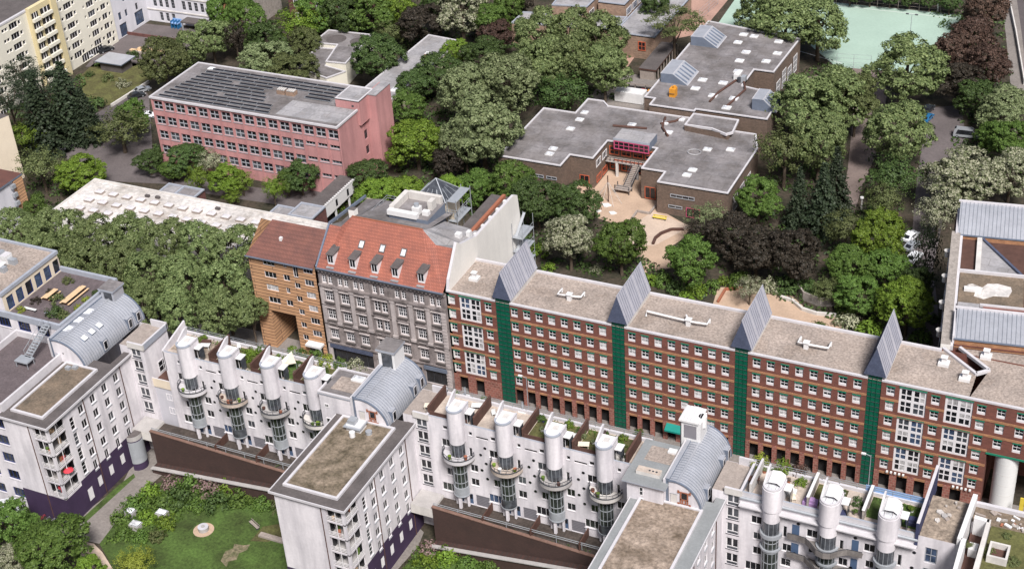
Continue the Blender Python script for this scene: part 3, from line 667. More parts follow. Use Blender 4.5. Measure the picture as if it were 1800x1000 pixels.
for x in (-32.6, -28.2, -23.9, -19.9, -14.9):
    d = MB(); y0 = 0.25; zb = 21.0; w2 = .62; zt = 23.0; yb = 2.6
    d.box(x - w2, x + w2, y0, yb, zb, zt, 'frame_white'); d.face([(x - w2 - .15, y0 - .25, zt + .05), (x + w2 + .15, y0 - .25, zt + .05), (x + w2 + .15, yb + .7, zt + .45), (x - w2 - .15, yb + .7, zt + .45)], 'felt_dark')
    d.box(x - w2 - .15, x + w2 + .15, y0 - .25, yb, zt - .02, zt + .06, 'felt_dark'); d.box(x - w2 - .1, x + w2 + .1, y0 - .7, y0, zb - .5, zb - .3, 'felt_light')
    dd = d.build('dormer', gy)
    p = MB(); p.face([(x - w2 + .16, y0 - .01, zb + .4), (x + w2 - .16, y0 - .01, zb + .4), (x + w2 - .16, y0 - .01, zt - .2), (x - w2 + .16, y0 - .01, zt - .2)], 'glass_dark'); p.box(x - .05, x + .05, y0 - .03, y0 - .012, zb + .4, zt - .2, 'frame_white')
    off = parent_world(gy); o = link('pane', p.data('pane', off), dd); 
sl_ = Vector((0, y_t + .5, z_t - EZ)).normalized(); nn = Vector((0, -sl_.z, sl_.y))
for x in (-27.9, -23.8, -19.7):
    c0 = Vector((x, 3.4, EZ + (3.9) * (z_t - EZ) / (y_t + .5))); d = MB()
    def P_(a, b, h): return c0 + Vector((a, 0, 0)) + sl_ * b + nn * h
    for (a, b, h0, h1, mt) in ((.55, .75, 0, .10, 'felt_dark'), (.38, .56, .08, .13, 'glass_roof')):
        V = [P_(-a, -b, h0), P_(a, -b, h0), P_(a, b, h0), P_(-a, b, h0), P_(-a, -b, h1), P_(a, -b, h1), P_(a, b, h1), P_(-a, b, h1)]
        d.mesh(V, [(0, 1, 5, 4), (1, 2, 6, 5), (2, 3, 7, 6), (3, 0, 4, 7), (4, 5, 6, 7)], mt)
    d.build('skylight', gy)
# rooftop plant with glass pyramid
pl = MB(); pl.box(-26.2, -18.6, 10.6, 17.2, 23, 26.6, 'zinc_dark', 'felt_grey'); pl.box(-26.4, -20.6, 10.3, 11.3, 26.6, 27.5, 'metal_white'); pl.box(-26.4, -25.5, 11.3, 17.2, 26.6, 27.9, 'concrete_light'); pl.box(-25.4, -19, 16.5, 17.3, 26.6, 28.0, 'concrete_light')
pl.box(-22.3, -20.9, 11.9, 13.1, 26.6, 27.9, 'metal_white'); pl.box(-20.4, -19.2, 12, 12.9, 26.6, 27.4, 'metal_white'); pl.box(-20.3, -19.4, 14, 15.6, 26.6, 28.3, 'concrete_light'); pl.cyl(-21.6, 12.5, 27.9, 28.5, .45, 'metal_grey', 12)
pl.build('rooftop_plant', gy)
py = MB(); q = [(-24.8, 17.4, 26.4), (-18.6, 17.4, 26.4), (-18.6, 23.2, 26.4), (-24.8, 23.2, 26.4)]; ap = (-21.7, 20.3, 29.4)
for i in range(4): py.face([q[i], q[(i + 1) % 4], ap], 'glass_mid'); py.bar(q[i], ap, .14, .14, 'metal_grey'); py.bar(q[i], q[(i + 1) % 4], .14, .14, 'metal_grey')
for i in range(4):
    a, b = Vector(q[i]), Vector(q[(i + 1) % 4])
    for t in (.25, .5, .75): py.bar(a.lerp(b, t), (a.lerp(b, t)).lerp(Vector(ap), .5), .06, .06, 'metal_grey')
py.box(-24.6, -18.8, 17.6, 23.0, 0.1, 26.35, 'plaster_sand'); py.build('glass_pyramid', gy)
rl = MB()
for a, b in (((-30.8, 12, 24.4), (-30.8, 18, 24.4)), ((-30.8, 18, 24.4), (-25, 18, 24.4)), ((-18.3, 17, 24.4), (-16.2, 17, 24.4)), ((-16.2, 17, 24.4), (-16.2, 22, 24.4))):
    for h in (.6, 1.1): rl.bar((a[0], a[1], a[2] + h), (b[0], b[1], b[2] + h), .06, .06, 'metal_grey')
    for t in range(5): p = Vector(a).lerp(Vector(b), t / 4); rl.bar(p, p + Vector((0, 0, 1.1)), .06, .06, 'metal_grey')
for x, y in ((-18.2, 17.2), (-16.4, 17.2), (-18.2, 22.8), (-16.4, 22.8)): rl.bar((x, y, 0), (x, y, 27.5), .1, .1, 'metal_grey')
for z in range(3, 28, 4): rl.box(-18.2, -16.4, 17.2, 22.8, z - .08, z, 'metal_grey')
rl.build('roof_railing', gy)
ch = MB(); ch.box(-34.4, -33.2, 10.4, 11.6, 23.6, 26.0, 'plaster_gable', 'felt_dark'); ch.box(-13.2, -12.2, 10, 11, 23.5, 25.4, 'metal_white'); ch.box(-11.8, -11.1, 11.5, 12.4, 23.5, 25.2, 'metal_white'); ch.build('chimney', gy)
# tall pale party wall along the right side
pw_ = MB(); GXW = -10.2
prof = [(0.0, 0), (0.0, 20.6), (0.6, 22.6), (4.3, 27.7), (5.6, 26.6), (9.5, 25.5), (11.2, 24.9), (26.7, 24.7), (28.0, 24.0), (29.6, 12.6), (29.6, 0)]
for a, b in zip(prof, prof[1:]): pw_.face([(GXW + .5, a[0], a[1]), (GXW + .5, b[0], b[1]), (GXW, b[0], b[1]), (GXW, a[0], a[1])], 'coping' if a[1] > 10 else 'plaster_gable')
pw_.face([(GXW + .5, y + .02, z) for y, z in prof][::-1], 'plaster_gable'); pw_.face([(GXW, y + .02, z) for y, z in prof], 'plaster_gable')
pw_.build('party_wall', gy)
rw = MB(); rw.box(-14.6, GXW, 11.4, 27.5, 0, 23.6, 'plaster_sand', 'felt_dark'); rw.box(-12.2, -11.6, 11.5, 27.2, 23.6, 24.2, 'terracotta')
for k in range(5): rw.box(-11.2, -10.6, 13 + 3 * k, 13.6 + 3 * k, 23.6, 24.1, 'paint_white')
rw.build('rear_wing', gy)
fs = MB()
for z in (2, 5, 8, 11, 14, 17): fs.box(-9.6, -7.4, 24.5, 29.4, z, z + .12, 'metal_grey'); [fs.bar((x, y, z), (x, y, z + 3), .07, .07, 'metal_grey') for x in (-9.5, -7.5) for y in (24.6, 29.3)]; fs.bar((-7.5, 24.6, z + 1.1), (-7.5, 29.3, z + 1.1), .06, .06, 'metal_grey'); fs.bar((-9.0, 25, z), (-9.0, 29, z + 3), .5, .1, 'metal_grey')
fs.build('fire_escape', gy)

# ------------------------------------------------------------------ the orange tiled house with the gateway
orr = thing('orange_tiled_house', (-43, 6, 0), 'narrow orange tiled house with a brown roof and a tall gateway through it', 'building')
OX0, OX1 = -49.9, -36.0
ow = [(-45.7, z, 2.5, 1.3) for z in (18.8, 16.2, 13.5, 10.8)] + [(-42.3, 19.0, .8, 1.1), (-42.3, 16.3, 1.35, 1.3), (-42.4, 13.6, .8, 1.2), (-42.5, 10.9, 1.35, 1.3)]
ow += [(-40.2, 18.2, 1.05, 2.7)] + [(-40.2, z, 1.15, 1.2) for z in (15.1, 12.3, 9.5, 6.7, 4.0)] + [(-37.6, z, 1.9, 1.35) for z in (18.8, 16.2, 13.6, 10.8, 8.1, 5.4)]
w_ = MB(); gate = (-47.0, -41.7, 0.0, 8.4)
w_.facade((OX0, 0), (1, 0), OX1 - OX0, 0, 19.9, [(x - a / 2 - OX0, x + a / 2 - OX0, z - h / 2, z + h / 2) for x, z, a, h in ow] + [(gate[0] - OX0, gate[1] - OX0, gate[2], gate[3])], 0.2, 'tile_orange')
w_.face([(OX0, 0, 0), (OX0, 11, 0), (OX0, 11, 19.9), (OX0, 5.6, 24.0), (OX0, 0, 19.9)], 'tile_orange'); 
w_.facade((OX1, 11), (-1, 0), OX1 - OX0, 0, 19.9, [(OX1 - gate[1], OX1 - gate[0], gate[2], gate[3])], 0.2, 'tile_orange')
for x in (gate[0], gate[1]): w_.face([(x, .2, 0), (x, 10.8, 0), (x, 10.8, gate[3]), (x, .2, gate[3])], 'tile_orange')
w_.face([(gate[0], .2, gate[3]), (gate[1], .2, gate[3]), (gate[1], 10.8, gate[3]), (gate[0], 10.8, gate[3])], 'tile_orange')
w_.build('wall', orr)
r_ = MB(); r_.face([(OX0 - .2, -.6, 19.7), (OX1, -.6, 19.7), (OX1, 5.6, 24.2), (OX0 + 2.4, 5.6, 24.2)], 'tile_brown'); r_.face([(OX1, 5.6, 24.2), (OX1, 11.5, 19.9), (OX0 - .2, 11.5, 19.9), (OX0 + 2.4, 5.6, 24.2)], 'tile_red'); r_.face([(OX0 - .2, -.6, 19.7), (OX0 + 2.4, 5.6, 24.2), (OX0 - .2, 11.5, 19.9)], 'tile_brown')
r_.box(OX0 - .2, OX1, -.75, -.55, 19.6, 19.8, 'zinc_dark'); r_.box(-44.5, -44.0, 2.6, 3.1, 21.8, 22.7, 'metal_white'); r_.build('roof', orr)
for x, z, a, h in ow: add_window(orr, (0, 0), (1, 0), x - a / 2, z - h / 2, 0.16, a, h, win_frame(a, h, 3 if a > 1.4 else (2 if a > .7 else 1), 1, 'frame_white', 0.09), ['glass_dark'] * 3 + ['glass_mid', 'glass_curtain'])
cn = MB(); cn.box(-39.6, -36.4, -1.5, -.05, 3.2, 3.6, 'metal_white'); cn.box(-36.7, -36.4, -1.5, -1.2, 0, 3.2, 'metal_white'); cn.box(-39.4, -36.8, -.3, -.05, 0.1, 3.1, 'glass_dark'); cn.build('entrance_canopy', orr)

# ------------------------------------------------------------------ helpers for flat roofed buildings
def flat_roof(m, poly, z, mat, kerb=0.3, kw=0.35, kmat='coping'):
    """roof sheet with a raised edge all round"""
    n = len(poly); a = sum(poly[i][0] * poly[(i + 1) % n][1] - poly[(i + 1) % n][0] * poly[i][1] for i in range(n))
    if a < 0: poly = poly[::-1]
    m.face([(p[0], p[1], z) for p in poly], mat)
    inn = []
    for i in range(n):
        p0, p1, p2 = Vector(poly[i - 1]), Vector(poly[i]), Vector(poly[(i + 1) % n])
        d1, d2 = (p1 - p0).normalized(), (p2 - p1).normalized()
        n1, n2 = Vector((-d1.y, d1.x)), Vector((-d2.y, d2.x)); b = n1 + n2
        inn.append(p1 + b * (kw / max(0.3, 1 + n1.dot(n2))))
    for i in range(n):
        j = (i + 1) % n; p, q, r, t = poly[i], poly[j], inn[j], inn[i]; h = z + kerb
        m.face([(p[0], p[1], h), (q[0], q[1], h), (r[0], r[1], h), (t[0], t[1], h)], kmat)
        m.face([(t[0], t[1], h), (r[0], r[1], h), (r[0], r[1], z), (t[0], t[1], z)], kmat)
        m.face([(p[0], p[1], z - .25), (q[0], q[1], z - .25), (q[0], q[1], h), (p[0], p[1], h)], kmat)
def walls(m, poly, z0, z1, mat):
    n = len(poly); a = sum(poly[i][0] * poly[(i + 1) % n][1] - poly[(i + 1) % n][0] * poly[i][1] for i in range(n))
    if a < 0: poly = poly[::-1]
    for i in range(n):
        p, q = poly[i], poly[(i + 1) % n]
        m.face([(p[0], p[1], z0), (q[0], q[1], z0), (q[0], q[1], z1), (p[0], p[1], z1)], mat)
def rect(x0, x1, y0, y1): return [(x0, y0), (x1, y0), (x1, y1), (x0, y1)]
def dome_light(parent, x, y, z, a=1.3, b=1.1, h=0.35, name='skylight', mat='glass_roof', side='metal_white'):
    m = MB(); m.box(x - a / 2, x + a / 2, y - b / 2, y + b / 2, z, z + h * .6, side); V = [(x - a / 2 + .05, y - b / 2 + .05, z + h * .6), (x + a / 2 - .05, y - b / 2 + .05, z + h * .6), (x + a / 2 - .05, y + b / 2 - .05, z + h * .6), (x - a / 2 + .05, y + b / 2 - .05, z + h * .6),
        (x - a / 4, y - b / 4, z + h), (x + a / 4, y - b / 4, z + h), (x + a / 4, y + b / 4, z + h), (x - a / 4, y + b / 4, z + h)]
    m.mesh(V, [(0, 1, 5, 4), (1, 2, 6, 5), (2, 3, 7, 6), (3, 0, 4, 7), (4, 5, 6, 7)], mat)
    return m.build(name, parent)

# ------------------------------------------------------------------ pink school
pk = thing('pink_school', (-87, 62, 0), 'salmon pink four storey school with rows of windows and solar panels on its roof', 'building')
PX0, PX1, PY0, PY1, PZ = -111.2, -63.5, 53.7, 72.2, 16.6
m = MB(); ops = []
pcx = [-109.7 + 3.0 * k for k in range(16)]
prow = [14.85, 11.25, 7.6, 3.95]
for zi, z in enumerate(prow):
    for k, x in enumerate(pcx):
        if k < 13 or zi == 0: ops.append((x - 1.2, x + 1.2, z - 1.1, z + .95, 0))
        else: ops.append((x - 1.2, x + 1.2, z + .1, z + .95, 1))
m.facade((PX0, PY0), (1, 0), PX1 - PX0, 0, PZ, [(a - PX0, b - PX0, c, d) for a, b, c, d, _ in ops], 0.3, 'plaster_pink')
side = [(10.2, 11.6, 12.1, 14.3), (10.2, 11.6, 8.6, 10.8), (10.2, 11.6, 5, 7)]
m.facade((PX1, PY0), (0, 1), PY1 - PY0, 0, PZ, side, 0.3, 'plaster_pink')
m.face([(PX0, PY0, 0), (PX0, PY1, 0), (PX0, PY1, PZ), (PX0, PY0, PZ)], 'plaster_pink'); m.face([(PX0, PY1, 0), (PX1, PY1, 0), (PX1, PY1, PZ), (PX0, PY1, PZ)], 'plaster_pink')
m.build('wall', pk)
for k in range(17):
    q = MB(); x = PX0 + .02 + 3.0 * k - .12; q.box(x, x + .3, PY0 - .16, PY0 - .003, 0, PZ - .35, 'plaster_pink'); q.build('pilaster', pk)
for a, b, c, d, kind in ops:
    add_window(pk, (0, PY0), (1, 0), a, c, 0.26, b - a, d - c, win_frame(round(b - a, 2), round(d - c, 2), 2 if not kind else 3, 2 if not kind else 1, 'frame_grey', 0.13, 0, None, 'metal_grey', 0.38, 0.22), ['glass_dark'] * 4 + ['glass_mid'])
for a, b, c, d in side: add_window(pk, (PX1, PY0), (0, 1), a, c, 0.26, b - a, d - c, win_frame(round(b - a, 2), round(d - c, 2), 2, 2, 'metal_dark', 0.08), ['glass_dark'])
m = MB(); flat_roof(m, rect(PX0 - .35, PX1 + .2, PY0 - .35, PY1 + .2), PZ + .05, 'felt_grey', .2, .35, 'coping'); m.build('roof', pk)
m = MB(); m.face([(-79.5, 55.0, PZ + .07), (PX1 - .3, 55.0, PZ + .07), (PX1 - .3, 62, PZ + .07), (-79.5, 62, PZ + .07)], 'felt_light'); m.build('roof_patch', pk)
rows = []
for k in range(11):
    y = 54.5 + 1.52 * k; x0 = -109.8 + .35 * k
    if k < 3: rows.append((y, x0, -81 - .6 * k))
    elif k in (3, 7): rows += [(y, x0, -97.5), (y, -95.5, -84 - .4 * k)]
    elif k < 8: rows.append((y, x0, -84.5 - 1.2 * (k - 3)))
    else: rows.append((y, x0, -67.5))
    if k in (6, 7): rows.append((y, -77.5, -71))
for y, a, b in rows:
    q = MB(); z = PZ + .1; q.mesh([(a, y, z + .12), (b, y, z + .12), (b, y + .64, z + .24), (a, y + .64, z + .24)], [(0, 1, 2, 3)], 'solar')
    q.mesh([(a, y + .68, z), (b, y + .68, z), (b, y + .65, z + .23), (a, y + .65, z + .23)], [(1, 0, 3, 2)], 'metal_grey')
    n = int((b - a) / 3.4)
    for k in range(n + 1): x = a + (b - a) * k / n; q.bar((x, y, z + .13), (x, y + .64, z + .26), .06, .03, 'metal_grey')
    q.bar((a, y, z + .1), (b, y, z + .1), .08, .08, 'metal_grey'); q.build('solar_panel_row', pk)
for x in (-83.6, -81.2):
    q = MB(); q.box(x - 1, x + 1, 63.6, 65.2, PZ + .05, PZ + 1.0, 'brick_far', 'felt_dark'); [q.box(x - .9 + .5 * k, x - .6 + .5 * k, 63.8, 65, PZ + 1.0, PZ + 1.2, 'concrete_light') for k in range(4)]; q.build('chimney', pk)
dome_light(pk, -106.5, 70.4, PZ + .06, 1.5, 1.2); 
m = MB(); m.box(PX1 - 5.2, PX1 + .6, 62.2, 68.6, PZ - 3.6, 18.6, 'plaster_pink'); m.box(PX1 + .005, PX1 + 2.6, 66, 72.4, 0, 18.6, 'plaster_pink'); flat_roof(m, rect(PX1 - 5.2, PX1 + .6, 62.2, 68.6), 18.65, 'felt_light', .12, .3, 'coping'); m.box(PX1 + .4, PX1 + 2.7, 65.9, 72.5, 18.6, 18.75, 'felt_light'); m.build('stair_tower', pk)
q = MB(); q.box(PX1 - 1.2, PX1 - .7, 62.15, 62.25, 17.2, 17.6, 'metal_dark'); q.build('vent', pk)
# covered bridge to the hall
br = thing('covered_bridge', (-61, 42, 0), 'raised white walkway with a dark flat roof linking the pink school and the hall', 'walkway')
m = MB()
A0, A1 = at(513, 372, 5), at(586, 328, 5)
bx0, bx1, by0, by1 = -64.2, -60.2, 36.8, 53.4
m.box(bx0, bx1, by0, by1, 2.6, 5.4, 'metal_white', 'felt_dark'); m.build('gangway', br)
q = MB()
for k in range(22): y = by0 + .4 + k * .74; q.box(bx1 - .35, bx1 + .1, y, y + .35, 5.35, 5.6, 'metal_white')
q.build('roof_edge', br)
for k in range(3): q = MB(); y = 40 + k * 4.6; q.box(bx1, bx1 + .04, y, y + .7, 3.2, 4.7, 'glass_dark'); q.build('window', br)
for y in (39, 44.5, 50): q = MB(); q.box(bx1 - .5, bx1 - .15, y, y + .35, 0, 2.6, 'metal_white'); q.build('leg', br)

# ------------------------------------------------------------------ white roofed hall
ha = thing('white_roofed_hall', (-85, 26, 0), 'long low hall with a white felt roof and two rows of rooflights', 'building')
HZ = 6.2
m = MB(); walls(m, rect(-113.5, -53.5, 18.5, 33.4), 0, HZ, 'plaster_gable'); m.build('wall', ha)
m = MB(); flat_roof(m, rect(-113.5, -53.5, 18.5, 33.4), HZ, 'roof_white', .22, .4, 'concrete_light'); m.build('roof', ha)
for k in range(15):
    for y in (28.6, 25.0, 21.6):
        x = -108.4 + 3.56 * k
        if x < -56: dome_light(ha, x + (y < 24) * .3, y, HZ + .01, 1.9, 1.3, .75, 'rooflight', 'coping', 'wood_grey')
for x, y in ((-97.5, 30.6), (-95.0, 30.8), (-80, 31)):
    q = MB(); q.box(x - .5, x + .5, y - .3, y + .3, HZ, HZ + .5, 'felt_dark'); q.build('vent', ha)
m = MB(); pts = [(-97.8, 34.6), (-93.5, 33.6), (-92.3, 36.6), (-88.6, 36.2), (-88.2, 34.0), (-88.0, 39.5), (-94.4, 40), (-97.8, 37)]
m.box(-97.5, -93, 33.6, 38, 0, 5.4, 'brick_old'); m.box(-93, -87.8, 33.6, 37.4, 0, 5.9, 'brick_old'); flat_roof(m, rect(-97.5, -93, 33.6, 38), 5.42, 'felt_light', .3, .4, 'coping_blue'); flat_roof(m, rect(-93, -87.8, 33.6, 37.4), 5.92, 'felt_grey', .3, .4, 'coping_blue'); m.build('entrance_porch', ha)
m = MB(); m.box(-70, -64.8, 33.6, 38, 0, 5.2, 'brick_old'); m.box(-64.8, -59, 33.6, 39, 0, 6.2, 'brick_old'); flat_roof(m, rect(-70, -64.8, 33.6, 38), 5.22, 'felt_light', .3, .4, 'coping_blue'); flat_roof(m, rect(-64.8, -59, 33.6, 39), 6.22, 'felt_light', .3, .4, 'coping_blue'); m.build('entrance_porch', ha)

# ------------------------------------------------------------------ low brick school round the sandy court
sc = thing('brick_school', (-8, 95, 0), 'sprawling low brown brick school with grey felt roofs around a sandy court', 'building')
ZL, ZU = 7.0, 8.6
LOW = [(-34.1, 69.0), (-19.6, 69.0), (-19.6, 74.2), (-14.4, 74.2), (-14.4, 82.6), (-3.4, 82.6), (-3.4, 73.4), (1.7, 73.4), (1.7, 69.0), (16.8, 69.0), (16.8, 89.2), (14.5, 95.4), (-.7, 95.4), (-.7, 98.4), (-11.4, 98.4), (-20.6, 98.4), (-22.5, 100.4), (-26.4, 100.4), (-26.4, 93.0), (-34.1, 93.0)]
UP = [(-11.0, 98.6), (-11.0, 101.9), (-13.4, 101.9), (-13.4, 146.4), (10.8, 142.6), (10.2, 122.8), (5.6, 122.8), (5.6, 112), (14.5, 110), (15.2, 99.2), (9.0, 98.8), (1.4, 101.6), (-.5, 104.0), (-.5, 98.6)]
UP = [(-11.0, 98.6), (-11.0, 101.9), (-13.4, 101.9), (-13.4, 132.6), (-11.8, 132.6), (-11.8, 139.2), (-13.4, 139.2), (-13.4, 146.4), (10.8, 142.6), (10.2, 122.8), (5.6, 122.8), (5.6, 114), (15.4, 112), (15.6, 99.6), (-.4, 99.6), (-.4, 98.6)]
m = MB(); walls(m, LOW, 0, ZL, 'brick_school'); m.build('wall', sc)
m = MB(); walls(m, UP, 0, ZU, 'brick_school'); m.build('upper_wall', sc)
m = MB(); flat_roof(m, LOW, ZL, 'felt_grey', .25, .35, 'coping'); m.build('roof', sc)
m = MB(); flat_roof(m, UP, ZU, 'felt_grey', .25, .35, 'coping'); m.build('upper_roof', sc)
m = MB(); walls(m, [(-.6, 92.4), (9.6, 91.2), (9.8, 97), (-.6, 98.0)], ZL, ZL + 1.3, 'brick_school'); flat_roof(m, [(-.6, 92.4), (5.5, 92.4), (9.2, 90.8), (10.4, 92.2), (9.8, 98.2), (-.6, 98.2)], ZL + 1.3, 'felt_grey', .25, .35, 'coping'); m.build('stair_roof', sc)
for x, y in ((-24.4, 93.7), (-24.1, 90.1), (-24.3, 85.4), (-12.3, 91.4), (-5.7, 94.3), (-3.5, 90.4), (-2.9, 97.0), (-24.2, 75.7), (-24.0, 73.3), (6.9, 85.6), (6.9, 76.1), (6.5, 73.7), (11.5, 87)): dome_light(sc, x, y, ZL + .01, 1.7 if y < 93 else 1.5, 1.4, .4)
for x, y in ((-2.7, 141.1), (-2.6, 136.3), (.9, 131.5), (.9, 126.5), (2.3, 120.9), (-3.9, 114.2), (1.0, 114.1), (-4.0, 109.5), (.9, 107.2), (5.7, 107.2), (5.6, 102.4), (6.4, 139.5), (8.0, 133), (6.8, 128), (0, 140.8)): dome_light(sc, x, y, ZU + .01, 1.9, 1.6, .4)
def zincdormer(x0, x1, y0, y1, z, h=2.2):
    q = MB(); c = x0 + (x1 - x0) * .45
    A = [(x0, z), (x0, z + h), (c, z + h + .1), (x1, z)]
    for y, fl in ((y0, False), (y1, True)):
        P = [(a, y, b) for a, b in A]; q.face(P if fl else P[::-1], 'zinc_dark')
    for a, b in zip(A, A[1:]): q.face([(a[0], y0, a[1]), (b[0], y0, b[1]), (b[0], y1, b[1]), (a[0], y1, a[1])], 'zinc')
    for k in range(5):
        y = y0 + .8 + (y1 - y0 - 1.6) * k / 4; q.bar((c + .3, y, z + h - .1), (x1 - .4, y, z + .4), .55, .06, 'zinc_dark')
    for p in A[1:]: q.bar((p[0], y0 - .02, p[1]), (p[0], y1, p[1]), .1, .1, 'coping')
    return q.build('roof_lantern', sc)
zincdormer(-12.8, -6.2, 131.8, 139.0, ZU); zincdormer(-12.6, -6.2, 110.5, 118.4, ZU)
zincdormer(11.0, 16.4, 103.4, 108.8, ZU, 2.6)
m = MB(); m.box(-8.2, -6.8, 103.8, 105.4, ZU, ZU + 2.0, 'paint_orange'); m.cyl(-7.2, 104.6, ZU + 2.0, ZU + 2.5, .4, 'paint_orange', 10); m.bar((-8.2, 103.6, ZU + 1), (-6.8, 103.6, ZU + 1), .08, .08, 'metal_dark'); m.build('roof_boiler', sc)
m = MB(); m.box(2.6, 3.9, 116.6, 118.2, ZU, ZU + 1.3, 'metal_white'); m.box(4.6, 5.6, 115.6, 117, ZU, ZU + 1.4, 'metal_grey'); m.cyl(4.2, 115.8, ZU, ZU + 1.1, .5, 'metal_dark', 10); m.build('air_handler', sc)
for pts in ([(1.2, 104, ZU + .25), (1.6, 109, ZU + .25), (3.4, 116, ZU + .25)], [(-3, 88.6, ZL + .25), (-5.5, 92, ZL + .25), (-6.5, 96.6, ZL + .25)], [(5.5, 103, ZU + .25), (6.8, 112, ZU + .25), (5.2, 116, ZU + .25)], [(-16, 89.5, ZL + .2), (-8.5, 90.5, ZL + .2)], [(-6.5, 93.6, ZL + .2), (-3.9, 95.6, ZL + .2), (-3, 97.6, ZL + .2)]):
    q = MB(); q.tube(pts, .28, 'wood_brown', 6); q.build('roof_pipe', sc)
m = MB(); m.tube([(4.7 + 1.4 * math.cos(t / 16 * 6.283), 83.5 + 1.2 * math.sin(t / 16 * 6.283), ZL + .15) for t in range(17)], .16, 'felt_light', 6); m.build('roof_ring', sc)
# magenta glazed entrance, gallery with stairs in the court
e = MB(); e.box(-12.4, -4.4, 81.0, 85.8, ZL, 8.9, 'zinc_dark', 'felt_light'); e.box(-12.5, -4.3, 80.9, 81.0, 3.3, 3.9, 'frame_orange'); e.box(-12.5, -4.3, 80.84, 81.0, 8.5, 9.0, 'coping_blue'); e.build('entrance_block', sc)
fm = win_frame(8.0, 2.0, 7, 2, 'frame_magenta', .22); add_window(sc, (-12.4, 80.9), (1, 0), 0, 6.45, 0.0, 8.0, 2.0, fm, ['glass_dark'])
fo = win_frame(2.3, 2.1, 2, 2, 'frame_orange', .22)
for k in range(4): add_window(sc, (-14.2, 82.5), (1, 0), .1 + k * 2.7, 4.1, 0.0, 2.3, 2.1, fo, ['glass_dark'])
for k in range(4): add_window(sc, (-14.2, 82.5), (1, 0), .1 + k * 2.7, .5, 0.0, 2.3, 2.1, fo, ['glass_dark'])
for k in range(2):
    for z in (.5, 4.2): add_window(sc, (-14.35, 75), (0, 1), .6 + k * 3.4, z, 0.0, 2.6, 1.7, win_frame(2.6, 1.7, 3, 1, 'frame_orange' if z < 1 else 'frame_white', .2), ['glass_dark'])
for x, y, z, w2, h, mt in ((-17.6, 74.1, .3, 2.2, 2.6, 'frame_orange'), (-2.6, 73.3, .3, 2.4, 2.8, 'frame_orange'), (4.6, 68.9, 4.2, 5.2, .8, 'frame_grey'), (4.2, 68.9, 1.7, 3.0, .7, 'frame_grey'), (8.0, 68.9, .2, 3.0, 2.2, 'frame_magenta'), (-27, 68.9, 3.6, 3.4, .7, 'frame_grey'), (-23, 68.9, 3.6, 2.4, .7, 'frame_grey')):
    add_window(sc, (x, y), (1, 0), 0, z, 0.0, w2, h, win_frame(w2, h, max(2, int(w2 / 1.1)), 1, mt, .14), ['glass_dark'])
for k in range(3): add_window(sc, (16.9, 72), (0, 1), k * 4.4, 1.2, 0.0, 3.0, 3.4, win_frame(3.0, 3.4, 3, 2, 'frame_white', .14), ['glass_dark'])
for k in range(4): add_window(sc, (10.45, 124.2), (.03, 1), k * 4.2, 1.0 + (k % 2), 0.0, 2.9, 4.4, win_frame(2.9, 4.4, 3, 3, 'frame_white', .18), ['glass_mid'])
m = MB(); m.box(-14.2, -3.6, 80.4, 82.5, 3.35, 3.6, 'concrete', 'wood_grey')
for k in range(12): m.box(-14.1 + k * .92, -14.0 + k * .92, 80.4, 80.5, 3.6, 4.5, 'metal_dark')
m.box(-14.2, -3.6, 80.4, 80.5, 4.45, 4.55, 'metal_dark'); m.box(-11.9, -11.4, 80.4, 80.9, 0, 3.35, 'concrete_light'); m.box(-7.2, -6.8, 80.4, 80.8, 0, 3.35, 'concrete'); m.build('gallery', sc)
m = MB()
for k in range(12): m.box(-7.9 - .02 * k, -6.3 - .02 * k, 80.3 - k * .42, 80.75 - k * .42, 3.4 - k * .21, 3.5 - k * .21, 'wood_grey')
for dx in (-8.0, -6.3): m.bar((dx, 80.4, 4.3), (dx - .2, 75.4, 2.1), .08, .08, 'metal_dark'); m.bar((dx, 80.4, 3.3), (dx - .2, 75.4, 1.0), .14, .25, 'metal_dark')
m.box(-9.6, -6.2, 73.6, 75.6, .9, 1.05, 'wood_grey'); [m.box(x, x + .15, y, y + .15, 0, 1.9, 'metal_dark') for x in (-9.6, -6.4) for y in (73.7, 75.4)]; m.bar((-9.6, 73.7, 1.9), (-6.3, 73.7, 1.9), .1, .1, 'metal_dark'); m.build('stairs', sc)
# playground pieces
p = thing('play_mast', (-9.4, 69.8, 0), 'thin dark play mast with ropes standing in the middle of the sandy school court', 'playground')
m = MB(); m.cyl(-9.4, 69.8, 0, 6.2, .12, 'wood_brown', 8); m.build('pole', p)
for k in range(7): a = k * .9; q = MB(); q.tube([(-9.4, 69.8, 4.8), (-9.4 + 3.0 * math.cos(a), 69.8 + 2.4 * math.sin(a), .1)], .035, 'concrete_light', 5); q.build('rope', p)
for k, (dx, dy, s, lb) in enumerate(((.2, -1.6, 1.0, 'white sheet at the foot of the play mast in the sandy court'), (2.6, -4.2, .8, 'small white mat lying in the sand right of the play mast'), (-.6, -4.4, .7, 'small white mat lying in the sand in front of the play mast'))):
    q = MB(); V = [(-9.4 + dx + s * (1 + .25 * math.sin(3 * t)) * math.cos(t), 69.8 + dy + s * .7 * (1 + .2 * math.cos(4 * t)) * math.sin(t)) for t in [j * .5 for j in range(12)]]
    q.prism(V, .02, .2, 'paint_white'); solo(q, 'play_mat', (-9.4 + dx, 69.8 + dy, 0), lb, 'mat')
